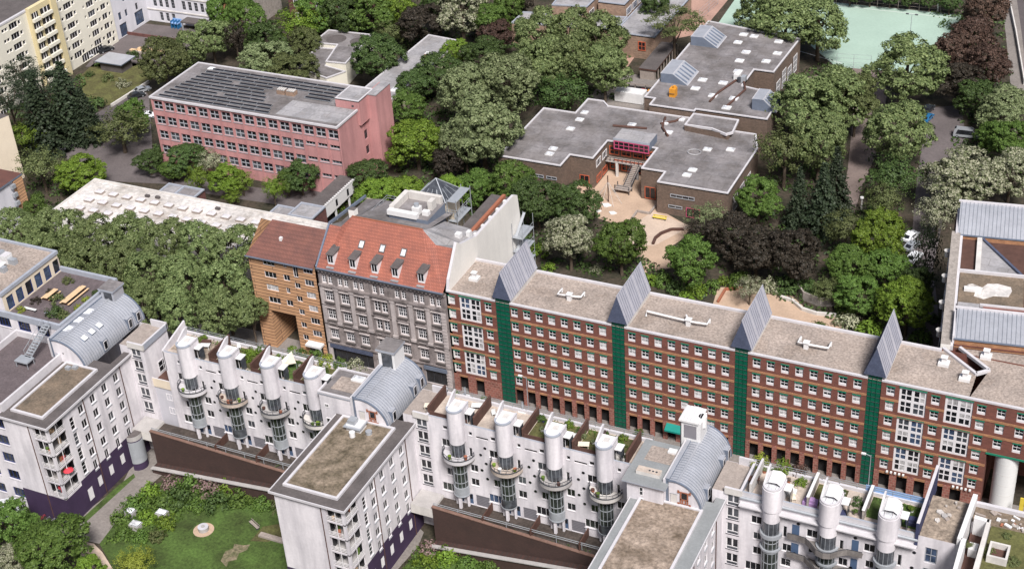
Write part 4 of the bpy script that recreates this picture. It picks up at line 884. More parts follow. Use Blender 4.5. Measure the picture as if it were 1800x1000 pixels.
def bench(name, x, y, z, rz, L, mat, label, back=True, group=None):
    o = thing(name, (x, y, z), label, 'bench', group, rz)
    q = MB(); [q.box(-L / 2, L / 2, -.25 + .17 * k, -.11 + .17 * k, .42, .47, mat) for k in range(3)]; q.build('seat', o, True)
    if back: q = MB(); q.box(-L / 2, L / 2, .27, .31, .6, .85, mat); q.box(-L / 2 + .2, -L / 2 + .26, .24, .3, .3, .85, 'metal_dark'); q.box(L / 2 - .26, L / 2 - .2, .24, .3, .3, .85, 'metal_dark'); q.build('backrest', o, True)
    for sx in (-1, 1): q = MB(); q.box(sx * (L / 2 - .25) - .04, sx * (L / 2 - .25) + .04, -.25, .25, 0, .42, 'metal_dark'); q.build('leg', o, True)
    return o
bench('bench', 3.2, 66.4, 0, 0, 3.0, 'paint_yellow', 'long yellow bench standing against the right brick wing in the school court')
bench('garden_bench', -24.0, -43.0, 0, R(-25), 2.4, 'wood_grey', 'grey slatted bench standing on the garden lawn near the white wing')
def seatwall(name, pts, h, wd, mat, label, cat):
    q = MB(); P = [at(u, v, 0) for u, v in pts]
    for a, b in zip(P, P[1:]): q.bar((a.x, a.y, h / 2), (b.x, b.y, h / 2), wd, h, mat)
    return solo(q, name, (P[0].x, P[0].y, 0), label, cat)
seatwall('sandpit_wall', [(1148, 430), (1152, 420), (1162, 412), (1180, 405), (1202, 405)], .5, .5, 'wood_brown', 'low curved brown wall round the sandpit in the school court', 'wall')
seatwall('step_wall', [(1105, 395), (1120, 373), (1142, 377), (1152, 364)], .45, .4, 'wood_grey', 'low stepped retaining wall across the sandy school court', 'wall')
seatwall('sandpit_wall', [(1262, 532), (1275, 510), (1310, 508)], .5, .4, 'terracotta', 'straight low brown edge of the sand area behind the third slate tent', 'wall')
seatwall('sandpit_wall', [(1372, 524), (1392, 530), (1410, 545), (1435, 553), (1470, 556)], .6, .5, 'concrete_light', 'wavy pale kerb wall of the sand area behind the fourth slate tent', 'wall')
seatwall('garden_wall', [(1402, 512), (1412, 527), (1440, 538), (1475, 538)], 1.8, .3, 'stone_wall', 'curved grey garden wall behind the sand area at the right', 'wall')

# ------------------------------------------------------------------ buildings along the top of the picture
tb = thing('tan_school_block', (-48, 146, 0), 'tan brick block with a higher tower part and grey flat roofs beyond the plane trees', 'building')
m = MB(); walls(m, [(-62.5, 136.9), (-62.5, 144.2), (-35.5, 148.8), (-35.5, 140.5)], 0, 6, 'brick_far'); flat_roof(m, [(-62.5, 136.9), (-62.5, 144.2), (-35.5, 148.8), (-35.5, 140.5)], 6, 'felt_light', .25, .35, 'coping_blue'); m.build('low_wing', tb)
m = MB(); walls(m, rect(-35.3, -24.5, 138.8, 166), 0, 6, 'brick_far'); flat_roof(m, rect(-35.3, -24.5, 138.8, 166), 6, 'felt_light', .25, .35, 'coping_blue'); m.build('low_wing', tb)
m = MB(); walls(m, [(-53.6, 142.6), (-44.4, 143.9), (-44.4, 172), (-56, 170)], 0, 9.6, 'brick_far'); flat_roof(m, [(-53.6, 142.6), (-44.4, 143.9), (-44.4, 172), (-56, 170)], 9.6, 'felt_light', .25, .35, 'coping_blue'); m.build('tower', tb)
m = MB(); walls(m, rect(-43.6, -36.4, 149.2, 190), 0, 9.0, 'brick_far'); flat_roof(m, rect(-43.6, -36.4, 149.2, 190), 9.0, 'felt_light', .25, .35, 'coping_blue'); m.build('classroom_wing', tb)
for k in range(7):
    for z in (2.0, 5.6): add_window(tb, (-36.3, 150), (0, 1), k * 4.2, z, 0.0, 3.6, 2.0, win_frame(3.6, 2.0, 4, 1, 'frame_blue' if False else 'frame_white', .2), ['glass_dark', 'glass_blue'])
add_window(tb, (-49.6, 143.1), (1, .14), 0, 7.4, 0.0, 4.0, 1.1, win_frame(4.0, 1.1, 3, 1, 'frame_white', .12), ['glass_dark'])
add_window(tb, (-44.3, 145), (0, 1), 0, 6.8, 0.0, 3.0, 1.3, win_frame(3.0, 1.3, 2, 1, 'frame_white', .16), ['glass_dark'])
add_window(tb, (-28.9, 138.7), (1, 0), 0, 2.2, 0.0, 2.0, 2.4, win_frame(2.0, 2.4, 2, 2, 'frame_orange', .2), ['glass_dark'])
sh = thing('covered_walk', (-22, 134, 0), 'open timber walk with a dark mossy flat roof beside the red paved yard', 'shelter')
m = MB(); m.prism([(-24.2, 126.8), (-19.8, 126.8), (-20.2, 143), (-24.4, 143)], 2.9, 3.3, 'wood_brown', 'felt_dark'); m.build('roof', sh)
for k in range(9):
    q = MB(); y = 127 + 2 * k; q.box(-20.2, -20.0, y, y + .2, 0, 2.9, 'wood_grey'); q.build('post', sh)
m = MB(); m.box(-24.0, -20.1, 127.0, 127.12, 0, 2.9, 'wood_grey'); m.build('end_panel', sh)
s2 = thing('lean_to_shelter', (-20, 120, 0), 'long flat roofed shelter behind the white container with bright bins under it', 'shelter')
m = MB(); m.prism([(-25.5, 119.0), (-14.6, 120), (-14.6, 122.8), (-25.5, 121.8)], 2.6, 2.85, 'wood_grey', 'paving_grey'); m.build('roof', s2)
for k in range(5): q = MB(); x = -25 + 2.5 * k; q.box(x, x + .15, 119.4 + k * .2, 119.55 + k * .2, 0, 2.6, 'wood_grey'); q.build('post', s2)
for x, mt, lb in ((-20.5, 'fabric_red', 'red bin under the long shelter, left of the orange one'), (-18.8, 'paint_orange', 'orange bin in the middle under the long shelter'), (-17.2, 'terracotta', 'rust brown bin under the long shelter, right of the orange one')):
    q = MB(); q.prism([(x - .5, 119.6), (x + .5, 119.6), (x + .45, 120.4), (x - .45, 120.4)], .05, 1.2, mt); q.box(x - .55, x + .55, 119.5, 120.5, 1.2, 1.35, mt); solo(q, 'waste_bin', (x, 120, 0), lb, 'bin')
ct = thing('storage_container', (-22.4, 116, 0), 'white ribbed steel container standing in the yard beside the brick school', 'container')
m = MB(); m.box(-25.6, -18.6, 114.4, 117.4, .15, 2.7, 'metal_white')
for k in range(22): m.box(-25.5 + k * .315, -25.36 + k * .315, 114.34, 114.4, .2, 2.6, 'metal_white')
m.build('shell', ct)
q = MB(); q.box(-18.6, -18.54, 114.6, 115.95, .3, 2.6, 'metal_white'); q.build('door', ct); q = MB(); q.box(-18.6, -18.54, 116.0, 117.3, .3, 2.6, 'metal_white'); q.build('door', ct)
mb_ = thing('low_white_pavilion', (-98, 110, 0), 'low pavilion with white walls and a grey roof with two round dark stains', 'building')
for poly, z, nm in (([(-106.2, 111.6), (-106.5, 120), (-94, 120.6), (-91.5, 103), (-97, 102.5), (-99.5, 112.3)], 5.6, 'wing'), ([(-99.4, 112.2), (-104.4, 111.4), (-105.5, 100), (-93, 96), (-90.4, 101), (-96.9, 102.4)], 4.6, 'wing')):
    m = MB(); walls(m, poly, 0, z, 'plaster_cream'); flat_roof(m, poly, z, 'felt_grey', .2, .35, 'coping'); m.build(nm, mb_)
for x, y, r_ in ((-101.6, 115.6, 2.6), (-95.4, 116, 2.2)):
    q = MB(); q.cyl(x, y, 5.6, 5.63, r_, 'felt_dark', 20); q.build('roof_stain', mb_)
for k in range(3): add_window(mb_, (-97.2, 104), (.27, 1), .6 + k * 1.7, 3.0, -.05, 1.2, 1.2, win_frame(1.2, 1.2, 1, 1, 'frame_white', .12), ['glass_dark'])
lb_ = thing('long_flat_block', (-75, 105, 0), 'long low block with a plain grey felt roof running back from the pink school', 'building')
m = MB(); walls(m, [(-80, 72.8), (-79.5, 124), (-70, 123), (-70.6, 72.8)], 0, 6, 'plaster_sand'); m.build('wall', lb_)
m = MB(); flat_roof(m, [(-80, 72.8), (-79.5, 124), (-70, 123), (-70.6, 72.8)], 6, 'felt_light', .2, .35, 'coping'); m.build('roof', lb_)
m = MB(); m.box(-73.9, -72, 111, 112.6, 6, 7.2, 'brick_far', 'metal_white'); m.build('chimney', lb_)
for x, y in ((-71.6, 108.4), (-72.4, 93)): dome_light(lb_, x, y, 6.01, 1.4, 2.2, .4)
m = MB(); m.face([(-72.9, 108, 6.02), (-70.6, 106, 6.02), (-70.6, 113, 6.02), (-72.6, 113.4, 6.02)], 'roof_white'); m.build('roof_patch', lb_)

# yellow slab with balconies
ys = thing('yellow_apartment_slab', (-175, 85, 0), 'tall cream apartment slab with yellow balcony bays and dark window bands', 'building')
YX = -165.5; m = MB(); yw = []
Y0, Y1, YZ = 30.0, 107.9, 20.9
m_ops = []
for f in range(8):
    z = 19.1 - 2.68 * f
    for base in (58.4, 68.0, 87.6, 97.2):
        ys0 = [(base + .2, .9, .7), (base + 1.3, .9, .7), (base + 2.9, 2.7, 1.25), (base + 6.1, .9, .8)]
        if base in (97.2, 68.0): ys0 += [(base + 7.4, 1.6, 1.1)]
        if base == 97.2: ys0 = [(97.3, .6, .6), (98.7, 2.6, 1.25), (102.2, .9, .7), (103.8, 1.9, 1.2), (106.4, .8, .7)]
        for y, w2, h in ys0:
            if f == 7 and base > 86: continue
            if 76.2 < y + w2 and y < 87.0: continue
            m_ops.append((y, y + w2 * 1.12, z - h * .66, z + h * .66))
m_ops += [(93.0, 101.5, .1, 2.3), (103.6, 104.8, .8, 1.9), (105.8, 106.9, .8, 1.9)]
m.facade((YX, Y0), (0, 1), Y1 - Y0, 0, YZ, [(a - Y0, b - Y0, c, d) for a, b, c, d in m_ops], .3, 'plaster_cream')
m.face([(YX, Y1, 0), (YX - 13, Y1, 0), (YX - 13, Y1, YZ), (YX, Y1, YZ)], 'plaster_cream'); m.face([(YX, Y0, 0), (YX, Y0, YZ), (YX - 13, Y0, YZ), (YX - 13, Y0, 0)], 'plaster_cream'); m.build('wall', ys)
m = MB(); m.face([(YX, Y0, YZ), (YX, Y1, YZ), (YX - 13, Y1, YZ), (YX - 13, Y0, YZ)], 'felt_dark'); m.box(YX - .6, YX + .1, Y0, Y1, YZ - .3, YZ + .15, 'coping'); m.build('roof', ys)
k = 0; rest = MB()
for a, b, c, d in m_ops:
    k += 1
    if k > 100 - 18:
        y0 = a; X = YX - .25
        rest.face([(X, a, c), (X, b, c), (X, b, d), (X, a, d)], 'glass_dark'); n = max(1, round((b - a) / .9))
        for j in range(n + 1): y = a + (b - a - .12) * j / n; rest.box(X, X + .08, y, y + .12, c, d, 'frame_white')
        continue
    w2, h = round(b - a, 2), round(d - c, 2)
    add_window(ys, (YX, 0), (0, 1), a, c, .25, w2, h, win_frame(w2, h, max(1, round(w2 / .9)), 1, 'frame_white', .13), ['glass_dark'] * 5 + ['glass_mid'])
if rest.v: o = rest.build('window', ys); o['kind'] = 'stuff'
m = MB(); m.box(YX + .003, YX + 1.2, 77.4, 86.8, .6, YZ + .5, 'plaster_yellow'); m.box(YX + .003, YX + 1.6, 84.9, 86.8, 0, YZ + .9, 'plaster_yellow'); m.build('balcony_bay', ys)
for f in range(8):
    z = 19.1 - 2.68 * f
    for y, w2 in ((77.8, 2.3), (81.0, 3.6)):
        q = MB(); q.box(YX + 1.21, YX + 1.25, y, y + w2, z - .7, z + .9, 'void_dark'); q.box(YX + 1.21, YX + 1.9, y - .1, y + w2 + .1, z - 1.3, z - .5, 'plaster_cream')
        q.box(YX + 1.25, YX + 1.32, y + w2 * .3, y + w2 * .38, z - .5, z + .9, 'frame_white'); q.box(YX + 1.25, YX + 1.32, y + w2 * .65, y + w2 * .72, z - .5, z + .9, 'frame_white'); q.build('balcony', ys)
ow_ = thing('white_old_factory', (-160, 118, 0), 'white plastered old factory wings around a paved courtyard with rows of tall dark windows', 'building')
m = MB()
oa = [(x - .1, x + 1.1, z - .2, z + 2.4) for z in (9.0, 4.6) for x in (-163.6, -161.6, -159.6, -157.6, -154.0, -152.0, -150.0, -148.0, -146)] + [(x, x + 1.1, .4, 2.9) for x in (-162.2, -160.2, -158.2)]
m.facade((-166, 122.5), (1, 0), 24, 0, 15, [(a + 166, b + 166, c, d) for a, b, c, d in oa], .3, 'plaster_oldwhite')
ob = [(y, y + 1.0, z, z + 1.9) for z in (9.0, 4.8) for y in (113.2, 117.8)] + [(110.4, 111.6, 4.8, 6.9), (110.0, 113.0, .05, 3.6), (116.8, 120.4, .6, 4.4)]
m.facade((-166, 108.2), (0, 1), 14.3, 0, 15, [(a - 108.2, b - 108.2, c, d) for a, b, c, d in ob], .3, 'plaster_oldwhite')
m.box(-182, -166.003, 122.5, 134, 0, 15, 'plaster_oldwhite', 'felt_dark'); m.face([(-166, 122.5, 15), (-142, 122.5, 15), (-142, 134, 15), (-166, 134, 15)], 'felt_dark'); m.face([(-142, 122.5, 0), (-142, 134, 0), (-142, 134, 15), (-142, 122.5, 15)], 'plaster_oldwhite'); m.build('wall', ow_)
m = MB(); m.box(-166, -142, 122.3, 122.497, 3.4, 3.7, 'concrete_light'); m.box(-166, -142, 122.3, 122.497, 7.6, 7.9, 'concrete_light'); m.build('cornice', ow_)
for a, b, c, d in oa: add_window(ow_, (0, 122.5), (1, 0), a, c, .25, round(b - a, 2), round(d - c, 2), win_frame(round(b - a, 2), round(d - c, 2), 2, 3, 'frame_grey', .06), ['glass_dark'])
for a, b, c, d in ob: w2, h = round(b - a, 2), round(d - c, 2); add_window(ow_, (-166, 0), (0, 1), a, c, .25, w2, h, win_frame(w2, h, max(2, round(w2 / .8)), 3, 'metal_dark', .1), ['glass_dark', 'glass_blue'])
m = MB(); m.box(-153, -146, 119.2, 122.4, 2.2, 2.6, 'felt_dark'); m.box(-152.8, -152.5, 119.3, 119.6, 0, 2.2, 'metal_grey'); m.box(-146.6, -146.3, 119.3, 119.6, 0, 2.2, 'metal_grey'); m.build('canopy', ow_)
q = MB(); 
for k in range(3): q.box(-156.6 + k, -156.4 + k, 119.4, 121, 0, 2.2, 'car_blue')
q.box(-156.6, -154.2, 119.4, 121, 1.4, 1.7, 'fabric_blue'); q.box(-156.8, -154.0, 120.9, 121.1, .2, 2.4, 'fabric_blue'); solo(q, 'loading_rack', (-155.4, 120.2, 0), 'bright blue steel rack standing in the white factory courtyard', 'rack')
q = MB(); q.box(-166, -143, 112.3, 112.6, 0, .8, 'brick_old'); solo(q, 'yard_wall', (-150, 112.4, 0), 'low dark wall dividing the paved yard below the white factory', 'wall')
rb = thing('red_brick_old_house', (-117, 136, 0), 'dark red brick old building with white windows half hidden by trees', 'building')
m = MB(); m.box(-126, -104, 132, 146, 0, 16, 'brick_old', 'felt_dark'); m.build('wall', rb)
for k in range(6):
    for z in (1.5, 5.2, 9.0, 12.6):
        f = win_frame(1.3, 2.0, 2, 2, 'frame_white', .16); add_window(rb, (-126, 131.95), (1, 0), 1.6 + 3.5 * k, z, 0.0, 1.3, 2.0, f, ['glass_dark', 'glass_mid'])
q = MB(); q.box(-142, -134, 124, 140, 0, 15, 'stone_wall', 'terracotta'); q.box(-142, -136, 123.6, 124, 0, 15, 'paint_orange' if False else 'brick_band'); solo(q, 'bare_gable_house', (-138, 130, 0), 'bare stained brown gable wall rising behind the white factory', 'building')
# kiosk in the lawn
kg = thing('garden_pavilion', (-151, 92.5, 0), 'small dark pavilion with a blue grey flat roof beside the lawn', 'shed')
kx, ky = at(203, 108, 2).x, at(203, 108, 2).y
q = MB(); q.box(kx - 4.2, kx + 4.2, ky - 3.0, ky + 3.0, 2.5, 2.75, 'zinc_dark', 'zinc'); q.build('roof', kg)
q = MB(); q.box(kx - 3.3, kx + 3.3, ky - 2.2, ky + 2.2, 0, 2.5, 'felt_dark'); q.build('wall', kg)

# left edge houses
lh = thing('sand_gable_house', (-128, 40, 0), 'blank sand coloured gable wall at the left edge beside the parked cars', 'building')
a = at(44, 312, 0); m = MB(); zz = 16
m.prism([(a.x, a.y), (a.x - 9, a.y - 26), (a.x - 40, a.y - 20), (a.x - 34, a.y + 4)], 0, 15.5, 'plaster_sand', 'felt_dark'); m.build('wall', lh)
lw = thing('white_house_with_tiled_edge', (-118, 20, 0), 'white rendered house end with an orange tiled strip at the left edge', 'building')
a = at(38, 395, 0)
m = MB(); m.box(a.x - 30, a.x, a.y - 10, a.y + 3.2, 0, 10.4, 'plaster_oldwhite'); m.build('wall', lw)
m = MB(); m.box(a.x + .003, a.x + .3, a.y + .6, a.y + 3.3, 0, 10.6, 'tile_orange'); m.build('tiled_strip', lw)
m = MB(); m.box(a.x - 30, a.x + .4, a.y - 10, a.y + 3.4, 10.4, 10.8, 'zinc_dark', 'tile_brown'); m.build('roof', lw)
for k in range(5): q = MB(); q.box(a.x + .31, a.x + .9, a.y - .6, a.y + .5, 1 + 2 * k, 1.9 + 2 * k, 'metal_grey'); q.build('balcony', lw)

# ------------------------------------------------------------------ brick building with zinc barrel roofs at the right (turned 8 degrees)
zr = thing('zinc_barrel_roof_house', (69.3, 11.4, 0), 'brick house with curved zinc roofs and a whitewashed left parapet behind the corner', 'building')
RM = Matrix.Translation((69.3, 11.4, 0)) @ Matrix.Rotation(R(8.3), 4, 'Z')
def zb(m, name, parent=zr): m.xform(RM); return m.build(name, parent)
m = MB(); m.box(0, 24, 1.0, 42.3, 0, 20.0, 'brick_red', 'wood_brown'); zb(m, 'wall')
m = MB(); m.box(-.35, 1.1, .4, 34.5, 20.0, 21.0, 'plaster_gable', 'stone_wall'); m.box(1.1, 1.5, .4, 34.5, 20.0, 20.8, 'coping'); zb(m, 'parapet')
for f in range(6):
    for k in range(10): q = MB(); q.box(-.5, -.36, 1.5 + k * 3.3, 3.3 + k * 3.3, 2.2 + 2.9 * f, 3.9 + 2.9 * f, 'frame_white' if (k + f) % 3 else 'glass_mid'); zb(q, 'window')
def barrel_roof(y0, y1, z0, z1, x0=1.6, x1=24):
    m = MB(); n = 10; P = []
    for i in range(n + 1):
        t = i / n; P.append((y0 + (y1 - y0) * t, z0 + (z1 - z0) * math.sin(t * math.pi / 2 * .96)))
    for a, b in zip(P, P[1:]): m.face([(x0, a[0], a[1]), (x1, a[0], a[1]), (x1, b[0], b[1]), (x0, b[0], b[1])], 'zinc', True)
    for k in range(34):
        x = x0 + .3 + k * .66
        if x < x1:
            for a, b in zip(P, P[1:]): m.bar((x, a[0], a[1] + .03), (x, b[0], b[1] + .03), .07, .08, 'zinc_seam')
    m.face([(x0, p[0], p[1]) for p in P] + [(x0, y1, z0 - 2)], 'zinc_dark'); m.face([(x0, y1, z1), (x1, y1, z1), (x1, y1, z0 - 3), (x0, y1, z0 - 3)], 'brick_red')
    m.box(x0 - .1, x1, y0 - .15, y0 + .05, z0 - .2, z0 + .02, 'zinc_dark'); m.box(x0 - .3, x1, y1 - .2, y1 + .2, z1, z1 + .25, 'coping'); m.box(x0 - .35, x0 - .02, y0, y1, z0 - 1, z0 + .4, 'coping')
    zb(m, 'barrel_roof'); q = MB(); q.box(x0, x1, y0 + .08, y0 + .3, z0 - 2.2, z0 - .22, 'brick_band'); q.box(x0, x1, y0 + .02, y0 + .07, z0 - 1.4, z0 - 1.15, 'brick_red'); zb(q, 'clerestory')
barrel_roof(1.3, 8.6, 21.7, 22.5); barrel_roof(33.8, 42.0, 20.9, 22.7, .6, 12.6)
m = MB(); m.box(1.6, 24, 9.2, 9.5, 20, 20.9, 'brick_band'); m.box(5.5, 24, 9.5, 13.0, 20, 20.45, 'brick_red'); m.box(1.6, 4.9, 9.3, 12.0, 20, 21.4, 'plaster_grey', 'felt_light'); m.box(5, 24, 12.8, 13.2, 20.3, 20.75, 'coping'); zb(m, 'terrace_wall')
m = MB(); m.box(1.6, 11.6, 13.3, 22.4, 19.9, 20.4, 'gravel_tan', 'gravel_brown'); m.box(1.4, 12, 22.4, 22.8, 20, 20.9, 'coping'); zb(m, 'roof_terrace')
m = MB(); V = [(4, 15.6), (5.5, 15), (7, 16.2), (9.3, 16.4), (9.8, 18.2), (9.6, 19.4), (7.5, 20), (6, 19.7), (5.2, 18.4), (3.6, 19.3), (2.8, 18.8), (4.2, 17.4)]; m.prism(V, 20.41, 20.44, 'roof_white'); zb(m, 'roof_stain')
m = MB(); m.box(2.4, 5.2, 16.8, 17.7, 20.4, 20.9, 'metal_white'); zb(m, 'skylight')
m = MB(); m.box(1.6, 3.9, 22.9, 33.4, 16, 19.0, 'brick_red', 'paving_rough'); m.box(3.9, 4.7, 22.9, 33.5, 20, 20.8, 'concrete_light'); m.face([(4.7, 22.9, 20.3), (11.2, 22.9, 20.3), (4.7, 33.2, 20.5)], 'felt_light'); m.bar((4.8, 33.3, 20.6), (11.3, 22.9, 20.5), .4, .5, 'slate_blue'); m.face([(4.75, 33.5, 18), (12.6, 33.5, 18), (12.6, 33.5, 20.7), (4.75, 33.5, 20.7)], 'brick_band'); zb(m, 'roof_court')
for k in range(4):
    q = MB(); q.cyl(-.7, 6 + 8 * k, 18.6, 19.6, .45, 'concrete_light', 10); q.cyl(-.7, 6 + 8 * k, 19.6, 19.8, .6, 'concrete_light', 10); zb(q, 'vent_cowl')

# ------------------------------------------------------------------ white housing complex in front: three wings and the rows between them
FY, FB, TZ = -32.6, -26.2, 21.2     # facade line, back line and terrace level of the rows
DK = 6.5                            # level of the deck in front of the rows
def shrub_spots(): pass
def barrel(parent, xl, xr, y0, y1, zb, zt, name='barrel_roof'):
    """zinc vault: ridge at the left, curving down to the right"""
    n = 16; P = []
    for i in range(n + 1):
        t = -0.22 + (math.pi / 2 + .22) * i / n
        P.append((xl + (xr - xl) * (math.sin(t) + .2) / 1.2, zb + (zt - zb) * math.cos(t)))
    m = MB()
    for a, b in zip(P, P[1:]): m.face([(a[0], y0, a[1]), (b[0], y0, b[1]), (b[0], y1, b[1]), (a[0], y1, a[1])], 'zinc', True)
    k = int((y1 - y0) / .52)
    for j in range(k + 1):
        y = y0 + (y1 - y0) * j / k
        for a, b in zip(P, P[1:]): m.bar((a[0], y, a[1] + .02), (b[0], y, b[1] + .02), .07, .09, 'zinc_seam')
    for e in (y0, y1):
        for a, b in zip(P, P[1:]): m.bar((a[0], e, a[1] + .03), (b[0], e, b[1] + .03), .22, .2, 'zinc_dark')
    m.bar((P[3][0], y0, P[3][1] + .08), (P[3][0], y1, P[3][1] + .08), .3, .14, 'zinc')
    m.build(name, parent)
    m = MB(); pts = [(p[0], y0 + .03, p[1]) for p in P]; m.face([(xl, y0 + .03, zb - .3)] + pts + [(xr, y0 + .03, zb - .3)], 'plaster_white')
    m.build('end_wall', parent); m = MB()
    m.face([(xl, y1 - .03, zb - .3)] + [(p[0], y1 - .03, p[1]) for p in P] + [(xr, y1 - .03, zb - .3)], 'plaster_white'); m.build('end_wall', parent)
    return P
def kerbring(m, x0, x1, y0, y1, z, w_=.45, h=.5, mat='coping'):
    m.box(x0, x1, y0, y0 + w_, z, z + h, mat); m.box(x0, x1, y1 - w_, y1, z, z + h, mat); m.box(x0, x0 + w_, y0 + w_, y1 - w_, z, z + h, mat); m.box(x1 - w_, x1, y0 + w_, y1 - w_, z, z + h, mat)

def wing(label, xl, xr, ye, bx, gravel, rise, eave_mat='felt_dark', loggia=True, no=0):
    """a white wing running towards the camera; ye = line of the vault's end wall, bx = its left and right edge"""
    y0 = -53.2; o = thing('white_wing_house', ((xl + xr) / 2, -45, 0), label, 'building')
    n0, n1 = xr - 3.0, -49.4
    m = MB(); zt = 19.4
    cols_ = [-36.6, -39.55, -42.5, -45.4]; ops = []
    for k, y in enumerate(cols_):
        for z in (17.5, 14.7, 11.9, 9.05): ops.append((y - .62, y + .62, z - .82, z + .78, 0))
        for z in (6.4, 3.1): ops.append((y - .5, y + .5, z - 1.0, z + .9, 1 if z < 5 else 0))
    for z in (16.4, 13.4, 10.4, 7.6): ops.append((-48.3, -47.3, z - 1.2, z + 1.2, 0))
    for y in (-48.0,): ops.append((y - .6, y + .6, 1.2, 3.6, 1))
    m.facade((xr, n1), (0, 1), FY - n1, 0, zt, [(a - n1, b - n1, c, d) for a, b, c, d, _ in ops], .22, 'plaster_white')
    m.face([(xl, y0, 0), (n0, y0, 0), (n0, y0, zt), (xl, y0, zt)], 'plaster_white')
    m.face([(xl, y0, 0), (xl, y0, zt), (xl, FB, zt), (xl, FB, 0)], 'plaster_white')
    m.face([(n0, y0, 0), (n0, n1, 0), (n0, n1, zt), (n0, y0, zt)], 'plaster_white'); m.face([(n0, n1, 0), (xr, n1, 0), (xr, n1, zt), (n0, n1, zt)], 'plaster_white')
    m.face([(xl, FB + 2, 0), (xl, FB + 2, zt), (xr, FB + 2, zt), (xr, FB + 2, 0)], 'plaster_white')
    m.build('wall', o)
    b = MB(); b.facade((xr + .05, n1), (0, 1), FY - n1 - .2, 0, 6.0, [(a - n1, e - n1, c, min(d, 5.999)) for a, e, c, d, _ in ops if c < 6.0], .06, 'plaster_violet'); b.face([(xl - .03, y0 - .05, 0), (xr + .05, y0 - .05, 0), (xr + .05, y0 - .05, 5.2), (xl - .03, y0 - .05, 5.2)], 'plaster_violet'); b.face([(xr + .05, y0 - .05, 0), (xr + .05, n1, 0), (xr + .05, n1, 5.2), (xr + .05, y0 - .05, 5.2)], 'plaster_violet'); b.face([(n0, y0, 5.2), (xr + .05, y0 - .05, 5.2), (xr + .05, n1, 5.2), (n0, n1, 5.2)], 'concrete'); b.build('violet_base', o)
    for a, e, c, d, kind in ops:
        if kind: q = MB(); q.face([(xr - .02, a, c), (xr - .02, e, c), (xr - .02, e, d), (xr - .02, a, d)], 'metal_white'); [q.box(xr - .02, xr + .02, a, e, c + .3 * j, c + .3 * j + .03, 'coping') for j in range(1, int((d - c) / .3))]; q.build('roller_shutter', o)
        else: add_window(o, (xr, 0), (0, 1), a, c, .18, round(e - a, 2), round(d - c, 2), win_frame(round(e - a, 2), round(d - c, 2), 2 if d - c < 2 else 1, 1 if d - c < 2 else 3, 'frame_white', .10, 0, None, 'metal_grey', .3), ['glass_dark'] * 4 + ['glass_mid'])
    if loggia:
        for f in range(5):
            z = 5.3 + 2.82 * f
            q = MB(); q.box(n0 + .003, xr, y0, n1, z - .1, z + .1, 'plaster_white', 'concrete'); 
            q.box(n0 + .003, xr - .35, y0, y0 + .1, z + .1, z + .2, 'plaster_white'); q.box(xr - .1, xr, y0 + .4, n1 - .003, z + .1, z + .2, 'plaster_white')
            for h in (.5, .78, 1.05): q.bar((n0 + .02, y0 + .05, z + h), (xr - .3, y0 + .05, z + h), .05, .05, 'frame_white'); q.bar((xr - .05, y0 + .3, z + h), (xr - .05, n1, z + h), .05, .05, 'frame_white')
            q.bar((xr - .05, (y0 + n1) / 2, z), (xr - .05, (y0 + n1) / 2, z + 2.7), .09, .09, 'frame_white'); q.bar(((n0 + xr) / 2, y0 + .05, z), ((n0 + xr) / 2, y0 + .05, z + 2.7), .09, .09, 'frame_white')
            q.build('balcony', o)
            q = MB(); q.box(n0 + .02, n0 + .06, y0 + .5, n1 - .4, z + .15, z + 2.3, 'glass_dark'); q.box(n0 + .4, xr - .4, n1 - .06, n1 - .02, z + .15, z + 2.3, 'glass_dark'); q.box(n0 + 1.3, n0 + 1.4, n1 - .1, n1 - .06, z + .15, z + 2.3, 'frame_white'); q.box(n0 + .06, n0 + .1, -51.6, -51.45, z + .15, z + 2.3, 'frame_white'); q.build('balcony_door', o)
            for k in range(3):
                q = MB(); x, y = n0 + .5 + random.random() * 2.0, y0 + .4 + random.random() * 3.0; mt = random.choice(['terracotta', 'wood_brown', 'metal_dark', 'leaf_mid', 'fabric_red', 'wood_pine']); q.cyl(x, y, z + .12, z + .5 + random.random() * .7, .22, mt, 8, None, 0, 2 * math.pi, .3); q.build('pot', o)
        q = MB(); q.box(xr - .42, xr, y0, y0 + .42, 5.2, zt, 'plaster_white'); q.build('corner_pier', o)
        q = MB(); q.box(xr - .003, xr + .02, n1 - .15, n1 + .25, 5.2, zt, 'plaster_white'); q.build('wall_strip', o)
    for x, y in ((xr + .08, -35.4), (xr + .08, -44.7), (n0 - .7, y0 - .08)): q = MB(); q.cyl(x, y, 0, 19.2, .07, 'wood_brown', 8); q.build('drainpipe', o)
    # eaves, raised kerb, gravel bed
    r_ = MB(); e = .55; r_.box(xl - e, xr + e, y0 - e, ye + (2.2), 19.4, 19.68, 'coping', eave_mat); r_.box(xr - .9, xr + e, ye + 2.2, FY, 19.4, 19.68, 'coping', eave_mat); r_.box(xl - e, xr + e, y0 - e, y0 - e + .14, 19.681, 19.78, 'coping'); r_.box(xr + e - .14, xr + e, y0 - e + .14, FY, 19.681, 19.78, 'coping'); r_.box(xl - e, xl - e + .14, y0 - e + .14, ye, 19.681, 19.78, 'coping')
    r_.build('eaves', o)
    kx0, kx1, ky0 = xl + .8, xr - 1.6, y0 + 1.3
    r_ = MB(); kerbring(r_, kx0, kx1, ky0, ye, 19.684, .38, .38); r_.build('roof_kerb', o)
    r_ = MB(); r_.face([(kx0 + .4, ky0 + .4, 19.86), (kx1 - .4, ky0 + .4, 19.86), (kx1 - .4, ye, 19.86), (kx0 + .4, ye, 19.86)], gravel); r_.build('gravel_bed', o)
    # vault and the floor it stands on
    bl, br_ = bx
